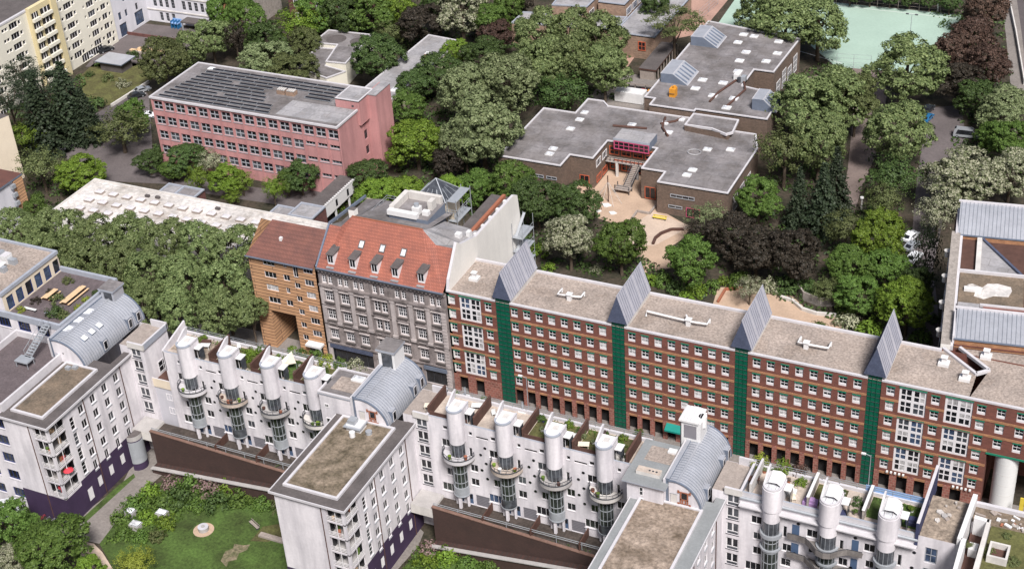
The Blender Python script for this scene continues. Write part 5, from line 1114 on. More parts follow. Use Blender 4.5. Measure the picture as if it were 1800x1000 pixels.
    P = barrel(o, bl, br_, ye, -22.9, 19.2, 23.7)
    q = MB(); q.box(bl - .5, bl, ye + .1, -23, 19, 23.9, 'zinc_dark', 'zinc'); q.box(bl - .9, bl - .5, ye + .1, -23, 19, 23.6, 'coping', 'coping'); q.build('ridge_parapet', o)
    for y in (-33.0, -26.4, -24.2):
        q = MB(); x = br_ - .12; q.box(x - .9, x + .2, y - .6, y + .6, 19.5, 21.6, 'zinc_dark', 'zinc'); q.box(x + .2, x + .24, y - .45, y + .45, 19.7, 21.4, 'frame_white'); q.box(x + .24, x + .26, y - .33, y + .33, 19.85, 21.25, 'glass_dark'); q.build('dormer_window', o)
    return o
def zinc_box(o, x0, x1, y0, y1, z0, z1, mt='metal_white'):
    q = MB(); q.box(x0, x1, y0, y1, z0, z1, mt, 'felt_grey'); q.box(x0 - .25, x1 + .2, y0 - .25, y1 + .25, z1 - .15, z1 + .2, 'coping_blue', 'felt_grey'); q.box(x0 + .6, x1 - .4, y0 - .04, y0 - .003, z0 + 1.2, z1 - .5, 'glass_mid'); q.build('stair_head', o)

def slab_block(o, xr, dx_end, top=22.0):
    """block behind the wing whose front shows a column of paired windows, with a small terrace on top"""
    x0, x1 = xr - 1.5, dx_end; m = MB(); zs = [17.4, 14.7, 11.9, 9.1]
    ops = [(xr + .6, min(xr + 2.5, x1 - .12), z - .95, z + 1.1) for z in zs + [19.9]]
    m.facade((x0, FY), (1, 0), x1 - x0, 0, top - .9, [(a - x0, b - x0, c, min(d, top - .95)) for a, b, c, d in ops], .2, 'plaster_white')
    m.face([(x1, FY, 0), (x1, FB, 0), (x1, FB, top - .9), (x1, FY, top - .9)], 'plaster_white'); m.face([(x0, FB, 0), (x1, FB, 0), (x1, FB, top - .9), (x0, FB, top - .9)], 'plaster_white')
    m.face([(x0, FY, top - .95), (x1, FY, top - .95), (x1, FB, top - .95), (x0, FB, top - .95)], 'wood_grey'); m.build('bay_wall', o)
    for a, b, c, d in ops: add_window(o, (0, FY), (1, 0), a, c, .16, round(b - a, 2), min(2.05, round(top - .95 - c, 2)), win_frame(round(b - a, 2), min(2.05, round(top - .95 - c, 2)), 2, 1, 'frame_white', .14, .45, 'glass_mid', 'metal_dark', .22, .2), ['glass_dark'] * 3 + ['glass_mid'])
    m = MB(); m.box(xr + .3, x1 + .25, FY - .25, FY + .1, top - 1.0, top + .05, 'concrete_light', 'coping'); m.box(x1 - .1, x1 + .25, FY + .1, FB, top - 1.0, top + .05, 'coping_blue', 'coping'); m.box(xr + .3, x1 + .25, FB - .2, FB + .1, top - 1, top + .3, 'coping'); m.build('terrace_parapet', o)

wA = wing('left white wing house on a violet base, behind the garden path, its roof bed brown', -60.2, -51.5, -38.4, (-61.5, -55.6), 'gravel_brown', 0)
wB = wing('middle white wing house whose brown gravel roof is framed by a pale kerb', -10.7, .7, -34.9, (-7.4, -2.1), 'gravel_spots', 0)
wC = wing('right white wing house with a tan gravel roof, cut off by the bottom edge', 37.3, 48.7, -36.0, (42.2, 46.8), 'gravel_moss', 0, 'felt_slate')
for o, xr, xe in ((wA, -51.5, -48.3), (wB, .7, 3.3), (wC, 48.7, 51.2)): slab_block(o, xr, xe)
zinc_box(wA, -61.4, -58.8, -25.4, -22.8, 21, 25.4, 'zinc'); zinc_box(wB, -8.0, -5.2, -26.2, -23.2, 17, 26.6)
q = MB(); q.box(40.8, 43.6, -27, -24.2, 17, 27.0, 'metal_white'); q.box(40.5, 43.4, -27.3, -23.8, 27.0, 27.3, 'metal_white'); q.cyl(43.4, -25.5, 25.6, 27.3, .6, 'metal_white', 12); q.box(41.2, 43.0, -27.06, -27.003, 24.2, 26.4, 'door_grey'); q.box(40.7, 40.8, -27.2, -24, 17, 27, 'metal_dark')
for k in range(6): q.box(40.6 + .5 * k, 40.66 + .5 * k, -27.2, -23.9, 27.3, 27.36, 'coping')
q.build('stair_head', wC)
# roof blocks beside the vaults
def roof_block(o, x0, x1, y0, y1, zt, roofm, overhang, z0, patch):
    m = MB(); m.box(x0, x1, y0, y1, z0, zt - .2, 'plaster_white'); m.build('roof_block', o)
    m = MB(); e = overhang; m.box(x0 - e, x1 + e, y0 - e, y1 + e, zt - .2, zt, 'coping_blue', roofm); kerb = .18
    if overhang < .3: kerbring(m, x0 - e, x1 + e, y0 - e, y1 + e, zt + .002, .3, .25)
    m.build('block_roof', o)
    m = MB(); a, b, c, d = patch; m.prism([(a, c), (b, c), (b, d), (a, d)], zt + .003, zt + .05, 'gravel_tan'); m.build('gravel_patch', o)
roof_block(wB, -13.9, -7.6, -34.6, -28.4, 23.0, 'felt_grey', .15, 6.5, (-12.6, -8.6, -33.2, -29.9)); dome_light(wB, -9.6, -29.9, 23.06, 2.0, 1.3, .5)
roof_block(wC, 36.4, 41.6, -36.8, -28.4, 23.0, 'felt_slate', .55, 6.5, (37.2, 41.2, -32.2, -29.0)); 
q = MB(); q.box(37.2, 40.6, -35.4, -34.2, 23.0, 23.55, 'concrete_light', 'paving_terrace'); [q.cyl(39.0 + .5 * k, -34.8, 23.55, 23.57, .16, 'metal_dark', 10) for k in range(3)]; q.build('roof_fan', wC)
q = MB(); q.box(39.8, 41.0, -29.9, -29.0, 23.05, 23.35, 'metal_white'); q.build('skylight', wC)
# decorative red framed window and doors on the end walls
for o, x, z, y in ((wB, -4.6, 21.0, -34.93), (wC, 44.4, 21.2, -36.03)):
    q = MB(); q.box(x - .35, x + .35, y - .06, y + .02, z - .1, z + .9, 'glass_dark')
    for a, b, c, d in ((-.75, .75, .95, 1.12), (-.75, .75, -1.0, -.85), (-.6, -.4, -.85, .95), (.4, .6, -.85, .95), (-.6, .6, -.3, -.15), (-.95, -.7, .8, 1.3), (.7, .95, .8, 1.3), (-.95, -.7, -1.25, -.8), (.7, .95, -1.25, -.8), (-.3, -.1, -.85, -.3), (.1, .3, -.85, -.3)): q.box(x + a, x + b, y - .09, y - .061, z + c, z + d, 'terracotta')
    q.build('ornament_window', o)
for o, x, y in ((wB, -6.4, -34.93), (wC, 42.9, -36.03)): q = MB(); q.box(x - .45, x + .45, y - .05, y, 19.9, 21.6, 'concrete_light'); q.box(x - .5, x + .5, y - .08, y - .051, 21.6, 21.7, 'metal_grey'); q.build('roof_door', o)
for o, x, y in ((wA, -59.6, -38.43),): q = MB(); q.cyl(x, y, 0, .1, .1, 'metal_dark'); q = MB(); q.box(x - .1, x + .1, y - .04, y, 21.4, 21.6, 'metal_dark'); q.box(x - 1.7, x - 1.0, y - .04, y, 19.9, 21.3, 'plaster_grey'); q.build('wall_vent', o)
for x, y in ((-56.8, -39.4), (-57.8, -39.9)): q = MB(); q.box(x - .4, x + .4, y - .35, y + .35, 19.87, 20.35, 'metal_grey'); q.build('air_handler', wA)
q = MB(); q.box(-7.6, -5.2, -37.8, -36.0, 19.87, 20.9, 'metal_white'); q.box(-7.4, -6.2, -37.6, -36.4, 20.9, 21.6, 'metal_grey'); q.box(-7.9, -5, -38.2, -35.8, 20.6, 20.75, 'metal_grey'); q.cyl(-6.0, -38.8, 19.87, 20.7, .45, 'metal_white', 10); q.cyl(-4.0, -37.4, 19.87, 20.4, .5, 'metal_grey', 10); q.build('air_handler', wB)
for k in range(3):   # rooflights on the left vault
    q = MB(); y = -35.2 + 1.9 * k; q.bar((-57.9, y, 23.05), (-57.1, y, 22.6), 1.2, .16, 'zinc_dark'); q.bar((-57.88, y, 23.15), (-57.12, y, 22.72), .95, .12, 'paint_white'); q.build('skylight', wA)
for k in range(3): q = MB(); y = -34.8 + 2.6 * k; q.box(-61.4, -60.3, y - .8, y + .8, 23.3, 23.75, 'glass_roof'); q.build('rooflight', wA)
q = MB(); q.box(-51.4, -51.0, -37.6, -36.6, 0.2, 6.0, 'metal_grey'); q.cyl(-50.6, -37.0, 0, 6.0, 1.5, 'plaster_violet', 20, 'concrete', -math.pi / 2, math.pi / 2); q.cyl(-50.6, -37.0, 6.0, 6.9, 1.5, 'concrete', 20, 'felt_dark', -math.pi / 2, math.pi / 2); q.cyl(-50.6, -37, 1.4, 5.8, 1.53, 'metal_grey', 20, None, -math.pi / 2, math.pi / 2); q.build('round_porch', wA)
# patio umbrella on the left wing's balcony
um = thing('patio_umbrella', (-51.8, -51.2, 8.25), 'red parasol open on a balcony of the left white wing', 'umbrella')
q = MB(); q.cyl(-51.8, -51.2, 8.25, 10.2, .04, 'frame_white', 6); q.build('pole', um); q = MB(); q.cyl(-51.5, -51.2, 9.7, 10.2, .85, 'fabric_red', 8, None, 0, 6.2831853, .05); q.build('canopy', um)

# rows of terrace houses with round stair towers
def row(label, x0, x1, towers, base, style, eave=False, no=0):
    o = thing('terrace_row_house', ((x0 + x1) / 2, FY, base), label, 'building')
    m = MB(); top = TZ + .55 if not eave else 20.6; ops = []; ports = []
    def op(a, b, c, d, k): 
        if a > x0 + .1 and b < x1 - .1: ops.append((a, b, c, d, k))
    for i, x in enumerate(towers):
        op(x - 2.55, x - 1.75, 19.9, 20.6, 's') if not eave else op(x - 2.6, x - 1.7, 18.8, 19.2, 's')
        op(x + 1.7, x + 2.3, 19.9, 20.6, 's') if not eave else op(x + 1.5, x + 2.3, 18.8, 19.2, 's')
        op(x - 2.95, x - 1.4, 16.7, 18.1, 'w'); op(x + 1.5, x + 2.1, 15.6, 17.6, 'd')
        op(x - 2.6, x - 1.4, 13.9, 15.2, 'w'); op(x + 1.5, x + 2.8, 13.1, 14.5, 'w')
        op(x - 2.6, x - 1.3, 11.2, 12.6, 'w'); op(x + 1.4, x + 2.8, 10.4, 11.8, 'w')
        op(x - 3.6, x - 1.3, 8.0, 9.6, 'b'); op(x - .9, x - .1, DK + .1, 8.3, 'db'); op(x + .6, x + 1.5, DK + .1, 8.6, 'db'); op(x + 2.0, x + 4.2, DK + .05, 8.7, 'g')
        if not eave: op(x + 2.9, x + 4.9, 19.7, 20.1, 'slot')
        if not eave:
            for j in range(5): ports.append((x + 3.7 + (.55 if j % 2 == 0 else -.25), 18.2 - 1.45 * j))
        else: ports += [(x + 3.6, 18.6), (x + 3.5, 15.9), (x + 3.3, 13.2), (x + 2.4, 11.2)]
    m.facade((x0, FY), (1, 0), x1 - x0, base - 6.4, top, [(a - x0, b - x0, c, d) for a, b, c, d, _ in ops], .18, 'plaster_white')
    m.face([(x0, FB, 0), (x1, FB, 0), (x1, FB, TZ), (x0, FB, TZ)], 'plaster_white'); m.face([(x0, FY, 0), (x0, FY, TZ), (x0, FB, TZ), (x0, FB, 0)], 'plaster_white'); m.face([(x1, FY, 0), (x1, FB, 0), (x1, FB, TZ), (x1, FY, TZ)], 'plaster_white'); m.build('wall', o)
    m = MB(); m.face([(x0, FY, TZ), (x1, FY, TZ), (x1, FB, TZ), (x0, FB, TZ)], 'paving_terrace'); m.build('roof_terrace', o)
    m = MB(); m.box(x0, x1, FY + .003 if not eave else FY, FY + .3, TZ - .3, TZ + .58, 'coping', 'coping_blue'); m.box(x0, x1, FB - .3, FB + .1, TZ - .2, TZ + .5, 'coping'); m.build('parapet', o)
    if eave:
        q = MB(); q.box(x0, x1, FY - .9, FY - .003, 19.85, 20.05, 'coping', 'coping'); q.tube([(x0, FY - .15, 20.9), (x1, FY - .15, 20.9)], .22, 'metal_grey', 8); q.build('ledge', o)
    q = MB(); 
    n = int((x1 - x0) / 2.2)
    for h in (.95, 1.3): q.bar((x0, FB - .1, TZ + h), (x1, FB - .1, TZ + h), .05, .05, 'metal_grey')
    for k in range(n + 1): x = x0 + (x1 - x0) * k / n; q.bar((x, FB - .1, TZ + .4), (x, FB - .1, TZ + 1.3), .06, .06, 'metal_grey')
    q.build('railing', o)
    for a, b, c, d, k in ops:
        w2, h = round(b - a, 2), round(d - c, 2)
        if k in 'sw': add_window(o, (0, FY), (1, 0), a, c, .15, w2, h, win_frame(w2, h, 2 if k == 'w' else 1, 1, 'frame_white', .09 if k == 'w' else .07, 0, None, 'coping', .2), ['glass_dark'] * 4 + ['glass_mid'])
        elif k == 'd': add_window(o, (0, FY), (1, 0), a, c, .15, w2, h, win_frame(w2, h, 1, 1, 'frame_white', .10), ['glass_dark'])
        elif k == 'b': add_window(o, (0, FY), (1, 0), a, c, .15, w2, h, win_frame(w2, h, 3, 1, 'frame_white', .1, 0, None, 'coping', .26), ['glass_blue', 'glass_dark', 'glass_green'])
        elif k == 'slot': q = MB(); q.face([(a, FY + .17, c), (b, FY + .17, c), (b, FY + .17, d), (a, FY + .17, d)], 'void_dark'); q.build('slot', o)
        else: q = MB(); q.box(a, b, FY + .1, FY + .17, c, d, 'door_grey' if k == 'g' else 'door_blue'); [q.box(a, b, FY + .08, FY + .099, c + .3 * j, c + .3 * j + .03, 'metal_dark') for j in range(1, 8)] if k == 'g' else q.box(a + .15, b - .15, FY + .07, FY + .099, c + 1.0, d - .2, 'glass_dark'); q.build('garage_door' if k == 'g' else 'door', o)
    for x, z in ports: q = MB(); q.tube([(x, FY - .05, z), (x, FY + .02, z)], .24, 'glass_dark', 12); q.tube([(x, FY - .03, z), (x, FY + .0, z)], .3, 'coping', 12, None, False); q.build('porthole', o)
    for i, x in enumerate(towers): tower(o, x, style, i)
    return o
def tower(o, x, style, i):
    yc, r_ = -33.0, 1.20; pi = math.pi
    m = MB(); zt = 24.5 if style else 24.7; zb_ = 18.7
    n = 20; A = [pi + pi * k / n for k in range(n + 1)]
    poly = [(x + r_ * math.cos(a), yc + r_ * math.sin(a)) for a in A] + [(x + r_, -30.9), (x - r_, -30.9)]
    k0 = len(m.v)
    for p, q in zip(poly, poly[1:] + poly[:1]): m.face([(p[0], p[1], zb_), (q[0], q[1], zb_), (q[0], q[1], zt), (p[0], p[1], zt)], 'plaster_white', False)
    m.face([(p[0], p[1], zb_) for p in poly[::-1]], 'plaster_white')
    if style: m.face([(p[0], p[1], zt - .2) for p in poly], 'glass_roof')
    else: m.face([(p[0], p[1], zt - .12) for p in poly], 'metal_white')
    m.build('stair_tower', o)
    if style:
        d = MB(); d.ring(x, yc, 20.7, zt - .16, r_ + .003, r_ + .15, pi, 2 * pi, 'plaster_white', 20); d.box(x - r_ - .15, x - r_ - .003, yc, -30.9, 20.7, zt - .16, 'plaster_white'); d.box(x + r_ + .003, x + r_ + .15, yc, -30.9, 20.7, zt - .16, 'plaster_white'); d.build('upper_drum', o)
    c = MB(); c.ring(x, yc, zt - .15, zt + .12, r_ - .2, r_ + .06, pi, 2 * pi, 'coping_blue' if not style else 'coping', 18)
    c.box(x - r_ - .06, x - r_ + .2, yc, -30.9, zt - .15, zt + .12, 'coping'); c.box(x + r_ - .2, x + r_ + .06, yc, -30.9, zt - .15, zt + .12, 'coping')
    if not style:
        c.box(x - .35, x + .45, -32.6, -31.6, zt - .11, zt + .15, 'metal_white', 'concrete_light')
    else:
        for t in (-.5, .5): c.box(x + t - .04, x + t + .04, yc - 1.2, -30.9, zt - .18, zt - .05, 'coping')
        c.bar((x - r_ * .95, yc + .6, zt - .08), (x + r_ * .95, yc + .6, zt - .08), .08, .1, 'coping')
        P = [(x - r_, zt), (x - .6, zt + .5), (x + .5, zt + .6), (x + r_, zt + .1)]
        for a, b in zip(P, P[1:]): c.face([(a[0], yc, a[1] - .1), (b[0], yc, b[1] - .1), (b[0], -30.9, b[1] + .35), (a[0], -30.9, a[1] + .35)], 'metal_white')
    c.build('tower_cap', o)
    d = MB(); d.box(x + r_ + .002, x + r_ + .05, -32.3, -31.1, 21.3, 23.5, 'glass_dark'); d.box(x + r_ + .05, x + r_ + .09, -31.75, -31.65, 21.3, 23.5, 'frame_white'); d.build('roof_door', o)
    d = MB(); d.box(x + r_ + .07, x + r_ + 1.1, -32.4, -30.9, 23.55, 23.68, 'metal_white'); d.box(x + r_ + 1.0, x + r_ + 1.08, -32.4, -31.2, 21.25, 23.55, 'glass_mid'); d.build('door_canopy', o)
    f = MB(); V = [(x - r_ + .02, yc - .3, zt), (x - r_ + .02, -30.6, zt), (x - r_ + .02, -30.2, zt + 1.2), (x - r_ + .02, -30.9, zt + 1.2)]
    f.mesh([(a[0] - .1, a[1], a[2]) for a in V] + [(a[0] + .16, a[1], a[2]) for a in V], [(0, 1, 2, 3), (7, 6, 5, 4), (0, 4, 5, 1), (1, 5, 6, 2), (2, 6, 7, 3), (3, 7, 4, 0)], 'coping')
    f.build('fin', o)
    g_ = MB(); zlo = 8.9 if not style else 6.6
    g_.cyl(x, yc, 16.6, zb_, 1.15, 'glass_mid', 20, None, pi, 2 * pi); g_.cyl(x, yc, zlo + 1.6, 16.0, 1.08, 'glass_green', 20, None, pi, 2 * pi)
    for k in range(7): a = pi + pi * k / 6; g_.bar((x + 1.12 * math.cos(a), yc + 1.12 * math.sin(a), zlo + 1.6), (x + 1.12 * math.cos(a), yc + 1.12 * math.sin(a), zb_), .07, .07, 'metal_grey')
    for z in (11.4, 13.2, 15.0, 17.6): g_.ring(x, yc, z, z + .1, 1.0, 1.14, pi, 2 * pi, 'metal_grey', 14)
    g_.build('glass_stair', o)
    b = MB(); b.cyl(x, yc, zlo + .1, zlo + 1.6, 1.24, 'glass_mid' if (i % 2) else 'metal_grey', 16, None, pi, 2 * pi); b.cyl(x, yc, zlo - .05, zlo + .1, 1.3, 'metal_grey', 16, None, pi, 2 * pi); b.box(x - .2, x + .2, yc - 1.1, yc - .7, DK, zlo, 'plaster_white'); b.box(x - 1.1, x - .8, yc - .2, yc + .1, DK, zlo, 'plaster_white'); b.box(x + .8, x + 1.1, yc - .2, yc + .1, DK, zlo, 'plaster_white'); b.build('stair_foot', o)
    k = MB()
    if not style:
        fl = ('coping', 'paving_terrace', 'concrete', 'concrete_light')[i % 4]
        k.ring(x, yc + .2, 15.85, 16.25, 1.1, 2.5, pi, 2 * pi, fl, 20); k.ring(x, yc + .2, 16.25, 16.5, 2.4, 2.52, pi + .02, 2 * pi - .02, fl, 20); k.ring(x, yc + .2, 16.5, 16.56, 2.36, 2.56, pi, 2 * pi, 'metal_dark', 20); k.ring(x, yc + .2, 17.1, 17.16, 2.43, 2.5, pi, 2 * pi, 'metal_dark', 20); k.ring(x, yc + .2, 15.78, 15.85, 1.1, 2.53, pi, 2 * pi, 'concrete_dirty', 20)
        for j in range(9): a = pi + pi * j / 8; k.bar((x + 2.46 * math.cos(a), yc + .2 + 2.46 * math.sin(a), 16.4), (x + 2.46 * math.cos(a), yc + .2 + 2.46 * math.sin(a), 17.12), .05, .05, 'metal_dark')
        k.build('balcony', o)
        for j in range(4 if i % 2 else 2):
            a = pi + .5 + random.random() * 2.2; q = MB(); q.cyl(x + 1.9 * math.cos(a), yc + .2 + 1.9 * math.sin(a), 16.2, 16.55 + random.random() * .5, .2, random.choice(['terracotta', 'leaf_mid', 'leaf_bright', 'wood_brown', 'metal_white']), 7, None, 0, 2 * pi, .3); q.build('pot', o)
    else:
        k.ring(x, yc + .2, 15.9, 16.5, 1.22, 1.55, pi, 2 * pi, 'metal_grey', 20); k.build('balcony', o); k = MB(); k.ring(x, yc + .2, 13.6, 13.9, 1.22, 1.5, pi, 2 * pi, 'metal_grey', 20); k.build('balcony', o)
        if i == 1:
            for z in (16.2, 12.9):
                s_ = MB(); pts = [(x - 5.4, FY - .6), (x - 4.2, FY - .6), (x - 2.9, FY - .7), (x - 1.9, FY - 1.5), (x - 1.0, FY - 2.4), (x, FY - 2.7), (x + 1.0, FY - 2.4), (x + 1.9, FY - 1.5), (x + 2.8, FY - .9), (x + 4.8, FY - .8)]
                for a, b in zip(pts, pts[1:]):
                    s_.face([(a[0], a[1], z), (b[0], b[1], z), (b[0], FY - .003, z), (a[0], FY - .003, z)], 'concrete_dirty'); s_.bar((a[0], a[1], z + .35), (b[0], b[1], z + .35), .12, .95, 'concrete_dirty'); s_.bar((a[0], a[1], z + .9), (b[0], b[1], z + .9), .08, .06, 'metal_dark')
                s_.build('serpentine_balcony', o)
                q = MB(); q.box(x - 4.9, x - 3.9, FY - .05, FY - .003, z, z + 2.1, 'door_blue'); q.build('door', o); q = MB(); q.box(x + 3.2, x + 4.1, FY - .05, FY - .003, z, z + 2.0, 'door_blue'); q.build('door', o)
rA = row('left white row of terrace houses with four round towers and a planted roof', -44.3, -13.9, (-39.3, -31.5, -23.7, -15.9 - .0), 6.4, 0)
rB = row('middle white row of terrace houses with four round towers and pale roof terraces', 3.3, 36.4, (8.3, 16.1, 23.85, 31.6), 6.4, 0)
rC = row('right white row of terrace houses with a grey ledge, domed towers and serpentine balconies', 51.2, 75.0, (55.7, 63.4, 71.1), 6.4, 1, True)
# sloping side wall and low link at the left row
q = MB(); q.face([(-44.45, FY, 18), (-44.45, FB, 18), (-44.45, FB, 23.6), (-44.45, FY, 21.9)], 'plaster_white'); q.face([(-44.15, FY, 18), (-44.15, FY, 21.9), (-44.15, FB, 23.6), (-44.15, FB, 18)], 'plaster_white'); q.face([(-44.45, FY, 21.9), (-44.45, FB, 23.6), (-44.15, FB, 23.6), (-44.15, FY, 21.9)], 'coping'); q.face([(-44.45, FY, 18), (-44.45, FY, 21.9), (-44.15, FY, 21.9), (-44.15, FY, 18)], 'plaster_white'); q.build('side_wall', rA)
q = MB(); q.box(-48.3, -44.3, -31.8, FB, 0, 14.2, 'plaster_grey', 'wood_brown'); q.box(-48.3, -44.3, -32.0, -31.8, 13.4, 15.1, 'plaster_sand', 'coping'); q.build('link_block', rA)
for z in (11.0, 8.2): add_window(rA, (-48.3, -31.8), (1, 0), 2.0, z, .0, 1.2, 1.3, win_frame(1.2, 1.3, 2, 1, 'frame_white', .1), ['glass_dark', 'glass_mid'])
add_window(rA, (-48.28, -30.4), (0, 1), .4, 14.6, .0, 2.4, 2.2, win_frame(2.4, 2.2, 2, 2, 'frame_white', .14), ['glass_dark'])
# extra windows on the blank part left of the middle wing's block
for x, z, w2, h in ((-13.1, 20.4, .7, .7), (-13.2, 17.2, 1.3, 1.2), (-11.0, 18.6, .4, .4)): add_window(wB, (x, -34.62), (1, 0), 0, z, 0.0, w2, h, win_frame(w2, h, 2 if w2 > .5 else 1, 1, 'frame_white', .1), ['glass_dark'])
for x, z in ((38.2, 20.6), (38.2, 18.6)): add_window(wC, (x, -36.82), (1, 0), 0, z, 0.0, .6, 1.5, win_frame(.6, 1.5, 1, 2, 'frame_white', .1), ['glass_dark'])
# divider walls, sheds and things on the roof terraces
for xs, o in (((-35.4, -27.6, -19.8), rA), ((3.45, 10.9, 18.7, 26.5, 34.6), rB)):
    for x in xs:
        q = MB(); q.box(x - .12, x + .12, FY + .35, FB - .4, TZ + .02, TZ + 1.9, 'wood_brown'); q.box(x - .16, x + .16, FY + .35, FB - .4, TZ + 1.9, TZ + 1.98, 'wood_brown'); q.build('divider_wall', o)
for x in (60.2, 67.6): q = MB(); q.box(x - .12, x + .12, FY + .6, FB - .4, TZ + .02, TZ + 1.8, 'stone_wall'); q.box(x - .2, x + .2, FY + .6, FB - .4, TZ + 1.8, TZ + 1.9, 'metal_white'); q.build('divider_wall', rC)
q = MB(); q.box(52.3, 52.6, FY + .3, FB - .3, TZ, TZ + 2.0, 'concrete_light', 'coping'); q.build('divider_wall', rC)
q = MB(); q.box(74.6, 75.0, FY - .2, -20.4, 19.5, 23.8, 'fabric_navy', 'coping'); q.build('party_wall', rC)
for a, b in ((-47.3 + 12, -33), (-27.4, -26.3), (-19.6, -18.6)):
    pass
q = MB()
for a, b in ((3.6, 9.8), (18.9, 22.4), (26.7, 30.2)): q.box(a, b, FY + .31, FY + .42, TZ + .02, TZ + 1.2, 'wood_brown'); q.build('railing_panel', rB); q = MB()
for a, b in ((-27.4, -25.1), (-19.6, -17.4), (-35.2, -33.0)): q.box(a, b, FY + .31, FY + .42, TZ + .02, TZ + 1.2, 'wood_brown'); q.build('railing_panel', rA); q = MB()
q = MB(); q.box(66.6, 74.4, FB - .08, FB - .02, TZ + .3, TZ + 1.4, 'fabric_blue'); q.build('windbreak', rC)
lw_ = [(-44, -36, 'paving_rough'), (-35.2, -28, 'grass_dry'), (-27.4, -20, 'grass'), (-19.6, -14.2, 'grass_dry'), (18.9, 26.3, 'grass_dry'), (26.7, 34.4, 'grass_dry'), (67.8, 74.4, 'grass'), (60.4, 64.5, 'grass_dry')]
for a, b, mt in lw_:
    o = rA if b < 0 else (rB if b < 40 else rC); q = MB(); q.face([(a, FY + 1.6, TZ + .012), (b, FY + 1.4, TZ + .012), (b, FB - .5, TZ + .012), (a, FB - .5, TZ + .012)], mt); q.build('roof_lawn', o)

# end of the right row: rough terrace, brown gap and weedy roof
en = thing('rough_end_house', (80, -28, 0), 'white end house with a rubble strewn rough paved terrace and a weedy flat roof', 'building')
m = MB(); m.facade((75.0, FY), (1, 0), 5.0, 0, TZ + .5, [(1.0, 2.6, 17.4, 20.0), (1.0, 2.6, 13.6, 16.4), (1.0, 2.6, 10, 12.6)], .2, 'plaster_white'); m.box(75.02, 80.0, FY + .25, -23.6, 0, TZ, 'plaster_white', 'paving_rough'); m.build('wall', en)
for z, h in ((17.4, 2.6), (13.6, 2.8), (10.0, 2.6)): add_window(en, (75, FY), (1, 0), 1.0, z, .16, 1.6, h, win_frame(1.6, h, 2, 2, 'frame_grey', .14), ['glass_dark', 'glass_blue'])
m = MB(); m.prism([(79.8, FY - .3), (80.4, FY - .3), (80.7, -23.6), (80.1, -23.6)], 17, 23.0, 'metal_white'); m.prism([(80.4, FY - 6), (80.9, FY - 6), (80.9, FY), (80.3, FY)], 8, 23.0, 'metal_white'); m.prism([(81.0, -27.6), (82.9, -27.8), (82.9, -27.2), (81.0, -27.0)], 19.0, 22.4, 'metal_white'); m.prism([(82.6, -40), (83.3, -40), (83.1, -27.2), (82.6, -27.2)], 12, 22.4, 'concrete_light'); m.build('parapet', en)
m = MB(); m.box(80.8, 82.7, -40, -27.3, 0, 19.6, 'plaster_grey', 'wood_brown'); m.build('sunken_roof', en)
m = MB(); m.box(80.7, 99, -27, -23.6, 0, TZ, 'plaster_white', 'gravel_brown'); m.box(83.2, 99, -40, -27, 0, TZ + .05, 'plaster_white', 'grass_dry'); m.box(80.7, 99, -23.9, -23.4, TZ - .2, TZ + .6, 'coping'); m.build('weedy_roof', en)
m = MB(); kerbring(m, 83.7, 86.2, -34.0, -31.1, TZ + .05, .28, 1.1, 'concrete_light'); m.face([(83.8, -33.9, TZ + .3), (86.1, -33.9, TZ + .3), (86.1, -31.2, TZ + .3), (83.8, -31.2, TZ + .3)], 'wood_brown'); m.build('roof_box', en)
m = MB(); m.box(81.2, 82.3, -32.0, -30.6, 19.6, 20.9, 'metal_white'); m.build('white_hatch', en)
for k in range(8): 
    m = MB(); x, y = random.uniform(75.8, 79.4), random.uniform(-28.5, -24.4); s_ = random.uniform(.2, .5); V = [(x + s_ * random.uniform(.6, 1.2) * math.cos(t), y + s_ * random.uniform(.6, 1.2) * math.sin(t)) for t in (0, 1.2, 2.4, 3.6, 5)]; m.prism(V, TZ + .003, TZ + random.uniform(.15, .45), random.choice(['rubble', 'wood_grey', 'roof_white', 'concrete']))
    solo(m, 'rubble_piece', (x, y, TZ), 'broken slab lying on the rough paved terrace at the end of the right row', 'rubble', 'rubble on the rough end terrace')
for k in range(16):
    m = MB(); x, y = random.uniform(81.5, 88), random.uniform(-26.8, -24.4); L = random.uniform(.5, 1.6); a = random.uniform(0, 3); m.bar((x, y, TZ + .12), (x + L * math.cos(a), y + L * math.sin(a) * .4, TZ + .2), random.uniform(.2, .6), .2, random.choice(['metal_white', 'wood_grey', 'wood_brown', 'awning_teal', 'terracotta', 'rubble']))
    solo(m, 'building_scrap', (x, y, TZ), 'loose board or sheet dumped along the edge of the weedy roof', 'scrap', 'scrap dumped on the weedy roof')

